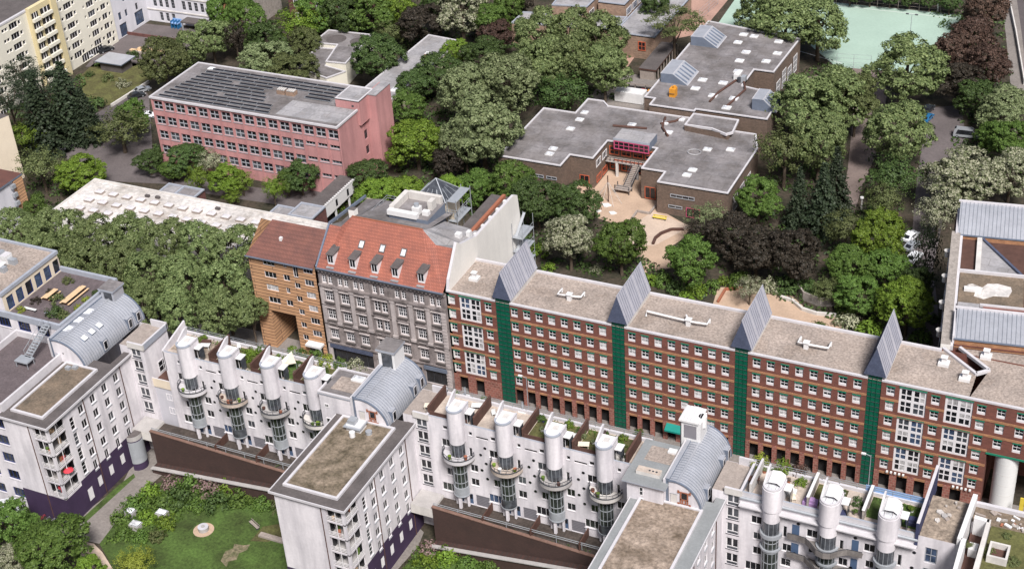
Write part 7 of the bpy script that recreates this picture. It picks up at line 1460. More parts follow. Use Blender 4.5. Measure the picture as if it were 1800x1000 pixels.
# ------------------------------------------------------------------ the trees: place in the photo, half width, foliage, build, height, label
TREES = [
    (30, 408, 36, 'leaf_plane', 'round', 14, 'plane tree at the far left end of the rows, beside the tiled white house'),
    (62, 372, 24, 'leaf_mid', 'round', 9, 'small upright green tree between the tiled white house and the white hall roof'),
    (110, 408, 44, 'leaf_plane', 'round', 15, 'plane tree at the front left corner of the white hall roof'),
    (172, 428, 42, 'leaf_plane', 'round', 15, 'second plane tree along the white hall, counted from its left corner'),
    (232, 420, 42, 'leaf_plane', 'round', 16, 'third plane tree along the white hall, its top against the pale roof'),
    (292, 436, 44, 'leaf_plane', 'round', 16, 'fourth plane tree along the white hall, counted from its left corner'),
    (352, 440, 44, 'leaf_plane', 'round', 16, 'fifth plane tree along the white hall, counted from its left corner'),
    (412, 446, 46, 'leaf_plane', 'round', 16, 'plane tree at the right end of the hall, touching the orange house'),
    (75, 445, 42, 'leaf_plane', 'round', 15, 'plane tree just behind the left end of the office penthouse'),
    (140, 470, 46, 'leaf_plane', 'round', 15, 'plane tree right behind the planted office roof deck'),
    (205, 478, 46, 'leaf_plane', 'round', 16, 'plane tree rising behind the small stair box on the left vault'),
    (268, 492, 48, 'leaf_plane', 'round', 16, 'plane tree in the middle of the mass, between hall and left vault'),
    (330, 500, 48, 'leaf_plane', 'round', 16, 'plane tree in the middle of the mass, two crowns left of the orange house'),
    (395, 510, 48, 'leaf_plane', 'round', 16, 'plane tree next to the orange house, behind the street lamp'),
    (250, 536, 40, 'leaf_plane', 'round', 14, 'front plane tree closest to the right end of the left zinc vault'),
    (315, 552, 44, 'leaf_plane', 'round', 14, 'front plane tree above the first round tower of the left row'),
    (385, 560, 42, 'leaf_plane', 'round', 14, 'front plane tree above the second round tower of the left row'),
    (440, 545, 30, 'leaf_plane', 'round', 13, 'slim plane tree tucked against the left corner of the orange house'),
    (38, 128, 34, 'leaf_conifer', 'pine', 17, 'dark pine in front of the yellow slab, topmost of the dark group'),
    (75, 150, 44, 'leaf_conifer', 'pine', 17, 'dark pine with open branches against the yellow slab balconies'),
    (15, 175, 36, 'leaf_conifer', 'pine', 16, 'dark pine cut by the left edge above the sand gable'),
    (118, 175, 46, 'leaf_conifer', 'conifer', 19, 'tall dark conifer with a broad cone left of the lawn'),
    (70, 200, 48, 'leaf_conifer', 'conifer', 18, 'tall dark conifer in the middle of the dark group at left'),
    (150, 200, 34, 'leaf_conifer', 'conifer', 13, 'dark conifer nearest the lawn at left'),
    (40, 240, 34, 'leaf_bright', 'loose', 9, 'bright green tree right beside the sand coloured gable wall'),
    (210, 222, 52, 'leaf_olive', 'loose', 11, 'wide olive green tree beside the left end of the pink school'),
    (232, 206, 30, 'leaf_mid', 'round', 10, 'dense green tree between the olive tree and the pink school'),
    (70, 290, 42, 'leaf_olive', 'loose', 11, 'thin olive tree in front of the sand coloured gable'),
    (140, 308, 44, 'leaf_bright', 'round', 9, 'round bright green tree at the left corner of the white hall'),
    (262, 285, 28, 'leaf_dark', 'round', 6, 'dark round small tree at the left foot of the pink school'),
    (328, 282, 36, 'leaf_dark', 'round', 8, 'dark green tree against the lowest windows of the pink school'),
    (373, 284, 24, 'leaf_blossom', 'loose', 8, 'small whitish flowering tree before the pink school windows'),
    (348, 312, 22, 'leaf_bright', 'loose', 9, 'slim bright young tree between hall porch and pink school'),
    (398, 316, 32, 'leaf_bright', 'round', 7, "bright green tree in front of the pink school's middle windows"),
    (425, 318, 22, 'leaf_bright', 'loose', 6, 'low bright tree right of the flowering tree before the pink school'),
    (300, 302, 22, 'leaf_mid', 'round', 5, 'low green tree left of the flowering tree before the pink school'),
    (480, 332, 20, 'leaf_bright', 'loose', 8, 'slim bright young tree left of the covered white bridge'),
    (528, 312, 34, 'leaf_dark', 'round', 8, 'dark green tree just left of the covered white bridge'),
    (505, 322, 24, 'leaf_mid', 'round', 6, 'green tree half hidden beside the dark one at the covered bridge'),
    (408, 346, 18, 'leaf_bright', 'loose', 4, 'small bright tree leaning over the edge of the white hall roof'),
    (288, 112, 46, 'leaf_olive', 'round', 14, 'olive green plane behind the left roof corner of the pink school'),
    (322, 96, 38, 'leaf_plane', 'round', 12, "plane tree right of the factory courtyard's parked boards"),
    (372, 70, 36, 'leaf_plane', 'round', 12, "plane tree next to the white factory's right end"),
    (412, 62, 28, 'leaf_copper', 'loose', 12, 'thin grey leafless looking tree above the pink school roof'),
    (395, 28, 34, 'leaf_mid', 'round', 14, 'deep green tree hiding the orange striped gable end'),
    (432, 40, 36, 'leaf_mid', 'round', 14, 'deep green tree left of the dark red brick old building'),
    (470, 106, 48, 'leaf_pale', 'round', 11, 'pale green tree behind the middle of the pink school roof'),
    (515, 126, 44, 'leaf_olive', 'round', 10, 'olive tree behind the solar panels, left of the white pavilion'),
    (468, 76, 36, 'leaf_dark', 'round', 12, 'dark tree in front of the red brick old building'),
    (522, 42, 42, 'leaf_bright', 'loose', 13, 'bright yellow green tree in front of the red brick old building'),
    (556, 26, 40, 'leaf_mid', 'round', 14, 'leafy green tree right of the red brick old building'),
    (540, 78, 30, 'leaf_olive', 'round', 10, 'olive tree at the left wall of the white pavilion'),
    (610, 30, 44, 'leaf_dark', 'round', 14, 'dark green tree behind the white pavilion, left of the brighter one'),
    (655, 26, 44, 'leaf_mid', 'round', 14, 'broad green tree behind the white pavilion at the top edge'),
    (700, 22, 36, 'leaf_bright', 'round', 13, 'bright green tree between the pavilion and the copper tree'),
    (686, 58, 30, 'leaf_olive', 'loose', 9, "sparse olive tree behind the long flat block's far end"),
    (662, 106, 52, 'leaf_dark', 'round', 13, 'big dark green tree standing between pavilion and long flat block'),
    (738, 42, 42, 'leaf_copper', 'round', 12, 'dark purple copper tree at the end of the long flat block'),
    (812, 22, 54, 'leaf_blossom', 'round', 15, 'large creamy white flowering tree at the top centre'),
    (862, 42, 34, 'leaf_mid', 'round', 12, 'green tree right of the creamy flowering tree'),
    (895, 18, 36, 'leaf_mid', 'round', 13, "green tree left of the tan brick block's roof"),
    (770, 12, 30, 'leaf_dark', 'round', 13, 'dark tree behind the creamy flowering tree'),
    (872, 68, 36, 'leaf_rust', 'round', 10, 'rusty brown tree left of the tan brick block'),
    (905, 4, 30, 'leaf_copper', 'round', 13, 'brown tree at the top edge beside the tan brick block'),
    (850, 100, 40, 'leaf_dark', 'round', 11, 'dark tree below the rusty one beside the long flat block'),
    (800, 96, 26, 'leaf_bright', 'round', 9, 'bright green tree at the right side of the long flat block'),
    (770, 132, 42, 'leaf_dark', 'round', 11, 'dark tree at the near right side of the long flat block'),
    (726, 152, 36, 'leaf_dark', 'round', 10, 'dark tree behind the pink stair tower'),
    (715, 192, 34, 'leaf_mid', 'round', 9, 'green tree right of the pink stair tower'),
    (732, 252, 54, 'leaf_bright', 'round', 12, 'large bright green tree right of the pink school'),
    (648, 312, 38, 'leaf_dark', 'round', 8, 'dark tree at the right foot of the pink school'),
    (786, 286, 30, 'leaf_copper', 'round', 9, 'dark purple tree between the bright tree and the big pale plane'),
    (818, 166, 46, 'leaf_pale', 'round', 16, 'pale plane left of the biggest one, behind the bright green tree'),
    (848, 234, 66, 'leaf_pale', 'round', 18, "biggest pale plane tree, left of the brick school's grey roof"),
    (896, 146, 56, 'leaf_pale', 'round', 17, 'pale plane tree between the biggest plane and the yard planes'),
    (818, 256, 40, 'leaf_pale', 'round', 14, 'pale plane crown hanging low left of the brick school'),
    (945, 70, 50, 'leaf_plane', 'round', 17, 'plane tree just in front of the tan brick low wing, left end'),
    (1002, 66, 50, 'leaf_plane', 'round', 17, 'plane tree in front of the tan brick tower part'),
    (1058, 78, 50, 'leaf_plane', 'round', 17, 'plane tree in front of the tan brick block, right end'),
    (960, 118, 48, 'leaf_plane', 'round', 16, 'plane tree above the dark willow like tree'),
    (1062, 128, 44, 'leaf_plane', 'round', 15, 'plane tree nearest the white steel container'),
    (1000, 110, 46, 'leaf_plane', 'round', 17, 'plane tree in the middle of the cluster behind the school yard'),
    (988, 158, 50, 'leaf_dark', 'loose', 11, "dark drooping tree behind the brick school's left roof"),
    (1186, 40, 46, 'leaf_olive', 'pine', 14, 'umbrella shaped olive pine beside the covered timber walk'),
    (1150, 14, 30, 'leaf_dark', 'round', 12, "dark tree right of the tan school block's flat roof"),
    (668, 344, 40, 'leaf_bright', 'round', 9, 'bright tree behind the glass pyramid, left end of its row'),
    (716, 348, 42, 'leaf_bright', 'round', 9, 'bright tree right behind the tip of the glass pyramid'),
    (764, 362, 38, 'leaf_bright', 'round', 9, 'bright tree between the glass pyramid and the tall pale gable'),
    (756, 400, 28, 'leaf_bright', 'round', 9, 'bright tree in the yard right of the rooftop plant'),
    (836, 330, 34, 'leaf_mid', 'round', 9, 'green tree behind the top of the tall pale gable'),
    (795, 336, 30, 'leaf_bright', 'round', 8, 'bright low tree left of the tall pale gable'),
    (900, 326, 40, 'leaf_mid', 'round', 11, 'green tree at the left corner of the brick school front'),
    (945, 352, 44, 'leaf_dark', 'round', 12, 'dark green tree right of the tall pale gable'),
    (1012, 362, 40, 'leaf_dark', 'round', 11, 'dark green tree at the left edge of the sandy court'),
    (1002, 424, 46, 'leaf_blossom', 'round', 12, 'whitish flowering chestnut between the first and second slate tents'),
    (1092, 432, 48, 'leaf_mid', 'round', 12, 'full green tree right behind the second slate tent'),
    (1212, 462, 46, 'leaf_mid', 'round', 11, 'full green tree left of the third slate tent'),
    (1246, 382, 38, 'leaf_pale', 'loose', 9, 'pale yellow green tree in front of the right school wing'),
    (1232, 400, 28, 'leaf_copper', 'loose', 8, 'dark thin tree left of the pale one before the right school wing'),
    (1285, 416, 46, 'leaf_copper', 'round', 11, 'copper purple tree behind the third slate tent, left one'),
    (1330, 446, 46, 'leaf_copper', 'round', 10, 'low dark copper tree just above the third slate tent'),
    (1392, 446, 54, 'leaf_copper', 'round', 12, 'big dark copper tree with sparse blossoms, right of the others'),
    (1318, 506, 26, 'leaf_blossom', 'loose', 6, 'small white flowering tree beside the third slate tent tip'),
    (1334, 350, 40, 'leaf_mid', 'round', 10, 'bright green tree at the right corner of the brick school'),
    (1405, 346, 30, 'leaf_conifer', 'conifer', 13, 'dark spruce, left one of the three'),
    (1446, 346, 36, 'leaf_conifer', 'conifer', 15, 'dark spruce, front middle one of the three'),
    (1470, 318, 34, 'leaf_conifer', 'conifer', 15, 'dark spruce, right and rear one of the three'),
    (1380, 262, 50, 'leaf_olive', 'loose', 15, "airy olive tree overhanging the brick school's right side"),
    (1420, 196, 60, 'leaf_plane', 'round', 17, "large plane tree right of the school's zinc roof lantern"),
    (1470, 176, 54, 'leaf_plane', 'round', 17, 'large plane tree between the school and the dirt path'),
    (1440, 260, 50, 'leaf_plane', 'round', 15, 'plane tree above the three dark spruces'),
    (1505, 176, 40, 'leaf_olive', 'round', 15, "plane tree leaning over the dirt path's left side"),
    (1582, 240, 60, 'leaf_plane', 'round', 16, 'plane tree between the dirt path and the white van'),
    (1594, 128, 70, 'leaf_plane', 'round', 17, 'big plane tree in front of the green sports field'),
    (1380, 46, 64, 'leaf_plane', 'round', 17, 'big plane tree hiding the left part of the sports field'),
    (1440, 44, 60, 'leaf_plane', 'round', 17, 'big plane tree standing out against the green sports field'),
    (1340, 22, 44, 'leaf_plane', 'round', 15, 'plane tree at the left corner of the sports field'),
    (1574, 310, 44, 'leaf_dark', 'loose', 12, 'dark slim tree at the right edge of the dirt path'),
    (1556, 352, 34, 'leaf_olive', 'loose', 10, "thin olive tree below the dirt path's end"),
    (1735, 22, 44, 'leaf_rust', 'round', 13, 'rust brown maple at the top of the row by the road'),
    (1712, 74, 46, 'leaf_rust', 'round', 13, 'rust brown maple second from the top of the row by the road'),
    (1738, 120, 44, 'leaf_rust', 'round', 12, 'rust brown maple closest to the road'),
    (1682, 96, 42, 'leaf_rust', 'round', 12, "rust brown maple beside the sports field's right corner"),
    (1690, 150, 40, 'leaf_copper', 'round', 11, "dark brown maple behind the lane's shady far end"),
    (1718, 172, 38, 'leaf_dark', 'round', 10, 'dark green tree below the rust brown maples'),
    (1762, 196, 48, 'leaf_pale', 'round', 11, 'pale plane tree between the white van and the right edge'),
    (1772, 246, 46, 'leaf_mid', 'round', 10, 'deep green tree right of the white van'),
    (1740, 236, 30, 'leaf_mid', 'round', 7, 'small green tree at the bonnet of the white van'),
    (1690, 318, 66, 'leaf_blossom', 'round', 13, "creamy flowering tree right behind the far zinc roof's left corner"),
    (1778, 306, 44, 'leaf_blossom', 'round', 12, 'creamy flowering tree at the right edge above the far zinc roof'),
    (1650, 370, 40, 'leaf_blossom', 'loose', 10, 'creamy flowering tree left of the far zinc roof'),
    (1545, 424, 50, 'leaf_bright', 'round', 13, 'bright green tree in the middle of the right garden'),
    (1500, 470, 42, 'leaf_mid', 'round', 9, 'mid green tree below left of the bright garden tree'),
    (1488, 400, 40, 'leaf_olive', 'loose', 10, 'sparse olive tree left of the bright garden tree'),
    (1556, 470, 40, 'leaf_mid', 'round', 9, 'mid green tree just under the bright garden tree'),
    (1628, 450, 24, 'leaf_conifer', 'column', 12, 'dark column shaped evergreen beside the brick house with zinc roofs'),
    (1612, 500, 30, 'leaf_dark', 'round', 9, 'dark tree below the column shaped evergreen'),
    (1596, 540, 50, 'leaf_bright', 'round', 11, 'bright green tree right behind the fourth slate tent'),
    (1510, 520, 42, 'leaf_mid', 'round', 8, 'green tree left of the fourth slate tent'),
    (1455, 508, 30, 'leaf_olive', 'loose', 5, 'low grey green tree by the curved garden wall'),
    (95, 972, 74, 'leaf_mid', 'round', 10, 'large dark green chestnut at the bottom left corner'),
    (18, 922, 48, 'leaf_mid', 'round', 9, 'green tree at the left edge below the glazed canopy'),
    (15, 1000, 40, 'leaf_blossom', 'round', 7, 'pale flowering tree in the very corner at bottom left'),
    (160, 1006, 30, 'leaf_bright', 'round', 6, 'bright small tree at the right of the corner chestnut'),
    (236, 985, 34, 'leaf_yellow', 'loose', 5, 'yellow green feathery young tree on the garden lawn'),
]
for u, v, rp, leaf, kind, H, lab in TREES:
    tree(u, v, rp, leaf, lab, kind, H, {'pine': 'pine_tree', 'conifer': 'conifer_tree', 'column': 'columnar_evergreen'}.get(kind, 'plane_tree' if lab.startswith(('plane', 'front plane', 'slim plane', 'second plane')) else 'broadleaf_tree'))

# ------------------------------------------------------------------ undergrowth and grass nobody could count
def scatter(name, polys, dens, size, leaf, seed, hgt=.5, z0=0.0, pix=True):
    rnd = random.Random(seed); V, F = [], []
    for poly in polys:
        P = [(at(u, v).x, at(u, v).y) for u, v in poly] if pix else poly
        x0, x1, y0, y1 = min(p[0] for p in P), max(p[0] for p in P), min(p[1] for p in P), max(p[1] for p in P)
        for k in range(int((x1 - x0) * (y1 - y0) * dens)):
            x, y = rnd.uniform(x0, x1), rnd.uniform(y0, y1); ins = False; n = len(P)
            for i in range(n):
                a, b = P[i], P[i - 1]
                if (a[1] > y) != (b[1] > y) and x < (b[0] - a[0]) * (y - a[1]) / (b[1] - a[1]) + a[0]: ins = not ins
            if not ins: continue
            r = rnd.uniform(.5, 1.3) * hgt
            for j in range(11):
                q = Vector((rnd.gauss(0, 1), rnd.gauss(0, 1), abs(rnd.gauss(0, .8)))).normalized(); leafquads(V, F, Vector((x, y, z0)) + Vector((q.x * r * 1.3, q.y * r * 1.3, q.z * r)), q, size, rnd)
    me = bpy.data.meshes.new(name); me.from_pydata([tuple(v) for v in V], [], F); me.materials.append(MATS[leaf]); me.update()
    o = link(name, me); o['kind'] = 'stuff'; return o
tag(scatter('undergrowth', [[(640, 330), (880, 300), (1020, 330), (1100, 440), (1180, 480), (1240, 520), (1150, 510), (940, 460), (900, 380), (640, 380)],
    [(690, 130), (860, 110), (900, 190), (880, 290), (700, 320), (680, 200)], [(880, 60), (1110, 80), (1090, 180), (1030, 190), (930, 200), (900, 150)],
    [(480, 20), (900, -10), (890, 80), (820, 110), (660, 90), (540, 60)], [(1320, 160), (1460, 110), (1480, 180), (1480, 360), (1340, 330), (1380, 250)], [(1240, 380), (1480, 370), (1600, 400), (1590, 560), (1500, 590), (1420, 540), (1260, 480)],
    [(1640, 20), (1760, 20), (1775, 170), (1800, 330), (1660, 350), (1690, 180)], [(1530, 260), (1620, 250), (1620, 340), (1560, 400), (1510, 380)], [(0, 130), (150, 130), (160, 190), (60, 230), (20, 250)], [(30, 280), (150, 300), (110, 370), (60, 390)], [(250, 280), (430, 320), (420, 340), (280, 300)]], .26, .36, 'leaf_dark', 5, .95), 'dark low undergrowth below the trees', 'undergrowth')
tag(scatter('ground_cover', [[(195, 950), (235, 885), (292, 838), (500, 858), (470, 890), (330, 890), (290, 930), (240, 945)], [(700, 1000), (750, 955), (1040, 975), (1040, 1010)]], 1.3, .26, 'leaf_mid', 6, .85), 'leafy low ground cover along the garden lawn', 'ground cover')
# shrubs of the front garden
SHRUBS = [(212, 905, 20, 'leaf_mid', 'green shrub at the left tip of the planting, beside the garden path'), (236, 882, 22, 'leaf_mid', 'green shrub beside the garden path, above the two lower rooflights'), (262, 862, 22, 'leaf_bright', 'bright green shrub beside the path near the planter wall'),
    (256, 908, 18, 'leaf_bright', 'bright low shrub between the three garage rooflights'), (285, 880, 24, 'leaf_mid', 'green shrub behind the deepest garage rooflight'), (300, 846, 22, 'leaf_pinkflower', 'pinkish flowering shrub at the left end of the planter wall'), (318, 872, 28, 'leaf_dark', 'dark green shrub in the middle of the planting by the lawn'),
    (330, 848, 24, 'leaf_mid', 'green shrub under the planter wall, third from its left end'), (345, 886, 20, 'leaf_mid', 'low green shrub reaching into the lawn above the fire pit'), (362, 858, 24, 'leaf_pinkflower', 'brownish pink shrub under the middle of the planter wall'), (382, 880, 26, 'leaf_dark', 'dark shrub above right of the stone fire pit'),
    (398, 856, 22, 'leaf_bright', 'bright shrub under the planter wall, right of the pink one'), (420, 872, 24, 'leaf_mid', 'green shrub above the garden bench'), (442, 862, 20, 'leaf_bright', 'bright shrub under the planter wall towards the middle wing'), (462, 882, 22, 'leaf_mid', 'green shrub just left of the middle white wing'), (484, 888, 16, 'leaf_olive', 'olive shrub touching the middle white wing'),
    (292, 915, 20, 'leaf_bright', 'bright shrub in front of the rooflights at the lawn edge'), (248, 942, 18, 'leaf_mid', 'green shrub below the lowest garage rooflight'), (276, 940, 16, 'leaf_olive', 'olive brown shrub at the bottom of the planting on the lawn'), (216, 935, 16, 'leaf_mid', 'green shrub left of the lowest garage rooflight'),
    (752, 962, 20, 'leaf_pinkflower', 'pink flowering shrub by the right garden path'), (748, 988, 22, 'leaf_bright', 'bright shrub at the bottom edge by the right garden path'), (785, 975, 24, 'leaf_bright', 'large bright shrub under the right planter wall'), (820, 988, 22, 'leaf_mid', 'green shrub at the bottom edge under the right planter wall'), (806, 966, 14, 'leaf_pinkflower', 'small purple tinged shrub under the right planter wall'), (860, 994, 18, 'leaf_mid', 'green shrub at the bottom edge, right of the others'),
    (1166, 490, 20, 'leaf_mid', 'green shrub left of the third slate tent foot'), (1190, 505, 18, 'leaf_dark', 'dark shrub behind the brick block left of the third tent'), (1252, 502, 18, 'leaf_mid', 'green hedge like shrub right behind the third tent'), (1272, 492, 14, 'leaf_bright', 'bright small shrub behind the third tent'), (950, 440, 18, 'leaf_bright', 'bright shrub behind the first slate tent'), (966, 470, 14, 'leaf_bright', 'low bright shrub right of the first slate tent'), (1048, 472, 12, 'leaf_blossom', 'small whitish shrub between the first and second slate tents'), (1140, 490, 16, 'leaf_bright', 'bright shrub right of the second slate tent'),
    (1492, 566, 24, 'leaf_blossom', 'whitish flowering shrub behind the brick block near the fourth tent'), (1530, 574, 26, 'leaf_bright', 'bright shrub just left of the fourth slate tent'), (1462, 498, 24, 'leaf_olive', 'olive shrub above the curved garden wall'), (1482, 540, 20, 'leaf_mid', 'green shrub at the right end of the curved garden wall'), (1620, 590, 22, 'leaf_mid', 'green shrub right of the fourth slate tent'), (1645, 560, 14, 'leaf_dark', 'dark shrub at the foot of the brick house with zinc roofs'),
    (1300, 492, 22, 'leaf_mid', 'green shrub between the third tent and the straight sandpit edge'), (1350, 502, 22, 'leaf_blossom', 'pale flowering shrub right of the third slate tent tip'), (1382, 500, 24, 'leaf_dark', 'dark shrub below the big dark copper tree'), (1420, 506, 22, 'leaf_dark', 'dark shrub left of the curved garden wall'), (1225, 508, 20, 'leaf_bright', 'bright hedge shrub left of the third slate tent'), (1205, 522, 16, 'leaf_bright', 'bright hedge shrub close to the brick block roof edge'), (1440, 575, 16, 'leaf_mid', 'green shrub at the near edge of the wavy kerb'), (178, 108, 12, 'leaf_dark', 'dark round shrub left of the garden pavilion'), (158, 130, 8, 'leaf_dark', 'tiny dark shrub at the left edge of the lawn'), (190, 136, 12, 'leaf_olive', 'brownish shrub in the middle of the lawn'), (215, 146, 14, 'leaf_blossom', 'white flowering shrub on the right part of the lawn'), (232, 96, 12, 'leaf_dark', 'dark upright shrub right of the garden pavilion'), (170, 182, 18, 'leaf_dark', 'dark low shrub below the lawn at the parked cars'), (280, 268, 22, 'leaf_dark', 'dark shrub in front of the pink school left corner'), (610, 345, 18, 'leaf_mid', 'green shrub at the right foot of the pink school'), (590, 362, 16, 'leaf_bright', 'bright low shrub under the covered bridge end'), (64, 345, 14, 'leaf_dark', 'dark shrub between tiled white house and bright round tree')]
for u, v, r, lf, lb in SHRUBS: bush(u, v, r, lf, lb)
# planting on the roof terraces
RP = [(425, 628, 17, 'leaf_bright', 'bright bush beside the second tower of the left row roof'), (440, 618, 12, 'leaf_bright', 'small bright bush behind the second tower of the left row roof'), (412, 636, 11, 'leaf_bright', 'low bright bush hanging over the left row front edge'), (458, 612, 9, 'leaf_mid', 'small green bush at the rear rail of the left row roof'), (514, 614, 10, 'leaf_bright', 'bright pot bush at the rear rail, left of the yellow one'), (530, 619, 12, 'leaf_mid', 'green bush next to the yellow bush on the left row roof'), (553, 624, 14, 'leaf_mid', 'green dense bush left of the yellow bush by the rail'),
    (575, 632, 15, 'leaf_yellow', 'golden yellow bush on the left row roof'), (598, 638, 15, 'leaf_mid', 'green bush right of the golden yellow bush'), (625, 642, 17, 'leaf_blossom', 'pale variegated bush beside the flat roof block'), (358, 594, 9, 'leaf_bright', 'bright bush at the rear rail near the first tower'), (565, 650, 14, 'leaf_mid', 'green bush behind the fourth tower of the left row'), (470, 640, 9, 'leaf_mid', 'low green bush beside the third tower of the left row'),
    (950, 735, 10, 'leaf_dark', 'dark bush on the middle row roof near the third tower'), (1000, 745, 11, 'leaf_bright', 'bright bush on the middle row roof between third and fourth tower'), (1020, 762, 12, 'leaf_pale', 'pale bush on the middle row roof left of the fourth tower'), (1090, 782, 12, 'leaf_mid', 'green bush on the middle row roof right of the fourth tower'), (1095, 768, 10, 'leaf_bright', 'bright bush near the rear edge right of the fourth tower'), (1122, 760, 9, 'leaf_mid', 'green bush at the divider before the slate grey roof block'), (975, 752, 9, 'leaf_mid', 'green pot bush in the middle of the middle row roof'), (800, 690, 8, 'leaf_bright', 'bright pot plant at the rear rail above the first tower'), (850, 700, 7, 'leaf_bright', 'bright pot plant at the rear rail above the second tower'), (1124, 758, 7, 'leaf_bright', 'tiny bright plant at the rear rail beside the slate grey block'),
    (1337, 808, 18, 'leaf_yellow', 'large yellow green bush at the left end of the right row roof'), (1376, 818, 18, 'leaf_bright', 'bright green bush on the right row roof near the rail'), (1404, 822, 15, 'leaf_rust', 'rust coloured bush at the rail of the right row roof'), (1408, 846, 12, 'leaf_bright', 'bright bush right of the first domed tower'), (1507, 880, 12, 'leaf_dark', 'dark bush by the pale divider on the right row roof'), (1362, 830, 12, 'leaf_mid', 'green bush behind the first domed tower'), (1520, 896, 9, 'leaf_mid', 'green bush left of the third domed tower')]
for u, v, r, lf, lb in RP: bush(u, v, r, lf, lb, 21.2, 1.1, 'plants on the row roofs')
for u, v, r, lf, lb in [(100, 525, 14, 'leaf_olive', 'olive bush between the picnic tables on the office deck'), (95, 548, 18, 'leaf_dark', 'dark bush by the stairs at the front of the office deck'), (112, 552, 13, 'leaf_olive', 'brownish bush at the front right of the office deck'), (36, 543, 9, 'leaf_yellow', 'yellow bush in the front left corner of the office deck'), (150, 526, 9, 'leaf_yellow', 'yellow bush below the long picnic table'), (137, 540, 9, 'leaf_yellow', 'yellow bush near the right parapet of the office deck'), (120, 492, 11, 'leaf_olive', 'olive bush at the penthouse corner of the office deck'), (168, 515, 9, 'leaf_dark', 'dark small bush beside the long picnic table'), (88, 512, 9, 'leaf_copper', 'dark red bush along the penthouse windows'), (62, 528, 10, 'leaf_copper', 'dark red bush left of the white deck bench')]: bush(u, v, r, lf, lb, 23.2, 1.0, 'plants on the office roof deck')
for u, v, r, lb in [(1702, 955, 9, 'dry bush at the left edge of the weedy roof'), (1740, 968, 14, 'dry green bush in the middle of the weedy roof'), (1780, 985, 14, 'dry green bush at the right edge of the weedy roof'), (1770, 940, 10, 'small dry bush behind the roof box of the weedy roof')]: bush(u, v, r, 'leaf_olive', lb, 21.25, .5, 'bushes on the weedy roof')
# terrace furniture
def terrace_table(u, v, label, mat='wood_brown', z0=21.2, s=1.0):
    p = at(u, v, z0 + .7); o = thing('terrace_table', (p.x, p.y, z0), label, 'table', None, .3)
    q = MB(); q.box(-.8 * s, .8 * s, -.5 * s, .5 * s, .68, .74, mat); q.build('tabletop', o, True)
    for a in (-.65, .65):
        for b in (-.4, .4): q = MB(); q.box(a * s - .04, a * s + .04, b * s - .04, b * s + .04, 0, .68, mat); q.build('leg', o, True)
for u, v, lb, mt in ((362, 600, 'dark brown table behind the first tower of the left row', 'wood_brown'), (360, 606, 'small white table by the first divider wall of the left row', 'paint_white'), (755, 712, 'cream table on the small terrace beside the middle vault', 'fabric_cream'), (838, 712, 'white table on the pale terrace right of the first tower', 'paint_white'), (1008, 765, 'white table among plants left of the fourth tower', 'paint_white'), (1026, 780, 'pale pink table right of the third tower', 'fabric_cream'), (1476, 900, 'dark table between the second and third domed towers', 'fabric_navy'), (1325, 840, 'brown table left of the first domed tower', 'wood_brown')): terrace_table(u, v, lb, mt)
q = MB(); p = at(505, 634, 22.6); q.mesh([(p.x - 1.6, p.y - 1.6, 22.0), (p.x + 1.9, p.y - .4, 22.9), (p.x - .4, p.y + 2.0, 23.0), (p.x - .3, p.y - .1, 22.3)], [(0, 1, 3), (1, 2, 3), (2, 0, 3)], 'fabric_cream')
for d in ((-1.6, -1.6, 22.0), (1.9, -.4, 22.9), (-.4, 2.0, 23.0)): q.bar((p.x + d[0], p.y + d[1], 21.2), (p.x + d[0], p.y + d[1], d[2]), .06, .06, 'metal_grey')
solo(q, 'shade_sail', (p.x, p.y, 21.2), 'cream triangular shade sail on the lawn terrace of the left row', 'sail')
for u, v, mt, lb in ((1425, 880, 'fabric_lilac', 'lilac cover over garden furniture left of the second domed tower'), (1607, 915, 'fabric_navy', 'navy blue cover in the corner by the dark party wall'), (1388, 862, 'paint_white', 'white cover right of the first domed tower'), (1090, 800, 'concrete_light', 'pale cover in front of the last divider of the middle row')):
    p = at(u, v, 21.7); q = MB(); q.prism([(p.x - 1.0, p.y - .6), (p.x + 1.0, p.y - .7), (p.x + .9, p.y + .6), (p.x - .9, p.y + .7)], 21.2, 21.75, mt); q.prism([(p.x - .7, p.y - .4), (p.x + .7, p.y - .4), (p.x + .5, p.y + .4), (p.x - .6, p.y + .4)], 21.75, 22.1, mt); solo(q, 'furniture_cover', (p.x, p.y, 21.2), lb, 'cover')
for u, v, lb in ((818, 696, 'dark parasol base on a white plate at the rear rail above the first tower'), (919, 722, 'dark parasol base on a white plate at the rear rail above the third tower')):
    p = at(u, v, 21.3); q = MB(); q.box(p.x - .6, p.x + .6, p.y - .5, p.y + .5, 21.2, 21.35, 'paint_white'); q.cyl(p.x, p.y, 21.35, 22.9, .16, 'metal_grey', 8); q.cyl(p.x, p.y, 22.2, 22.9, .22, 'metal_grey', 8, None, 0, 6.2831853, .08); solo(q, 'folded_parasol', (p.x, p.y, 21.2), lb, 'parasol')
for u, v, mt, lb in ((492, 652, 'paint_white', 'white lounge chair by the brown divider of the left row'), (1352, 846, 'fabric_cream', 'cream chair beside the first domed tower'), (1395, 876, 'fabric_cream', 'cream heap of cushions right of the first domed tower'), (420, 610, 'metal_white', 'white chair on the dry lawn terrace of the left row'), (868, 727, 'paint_white', 'white chair right of the second tower of the middle row')):
    p = at(u, v, 21.5); o = thing('terrace_chair', (p.x, p.y, 21.2), lb, 'chair', None, .6); q = MB(); q.box(-.3, .3, -.3, .3, .36, .44, mt); q.build('seat', o, True); q = MB(); q.box(-.3, .3, .26, .32, .44, .95, mt); q.build('backrest', o, True)
    for a in (-.26, .26):
        for b in (-.26, .26): q = MB(); q.box(a - .03, a + .03, b - .03, b + .03, 0, .36, mt); q.build('leg', o, True)

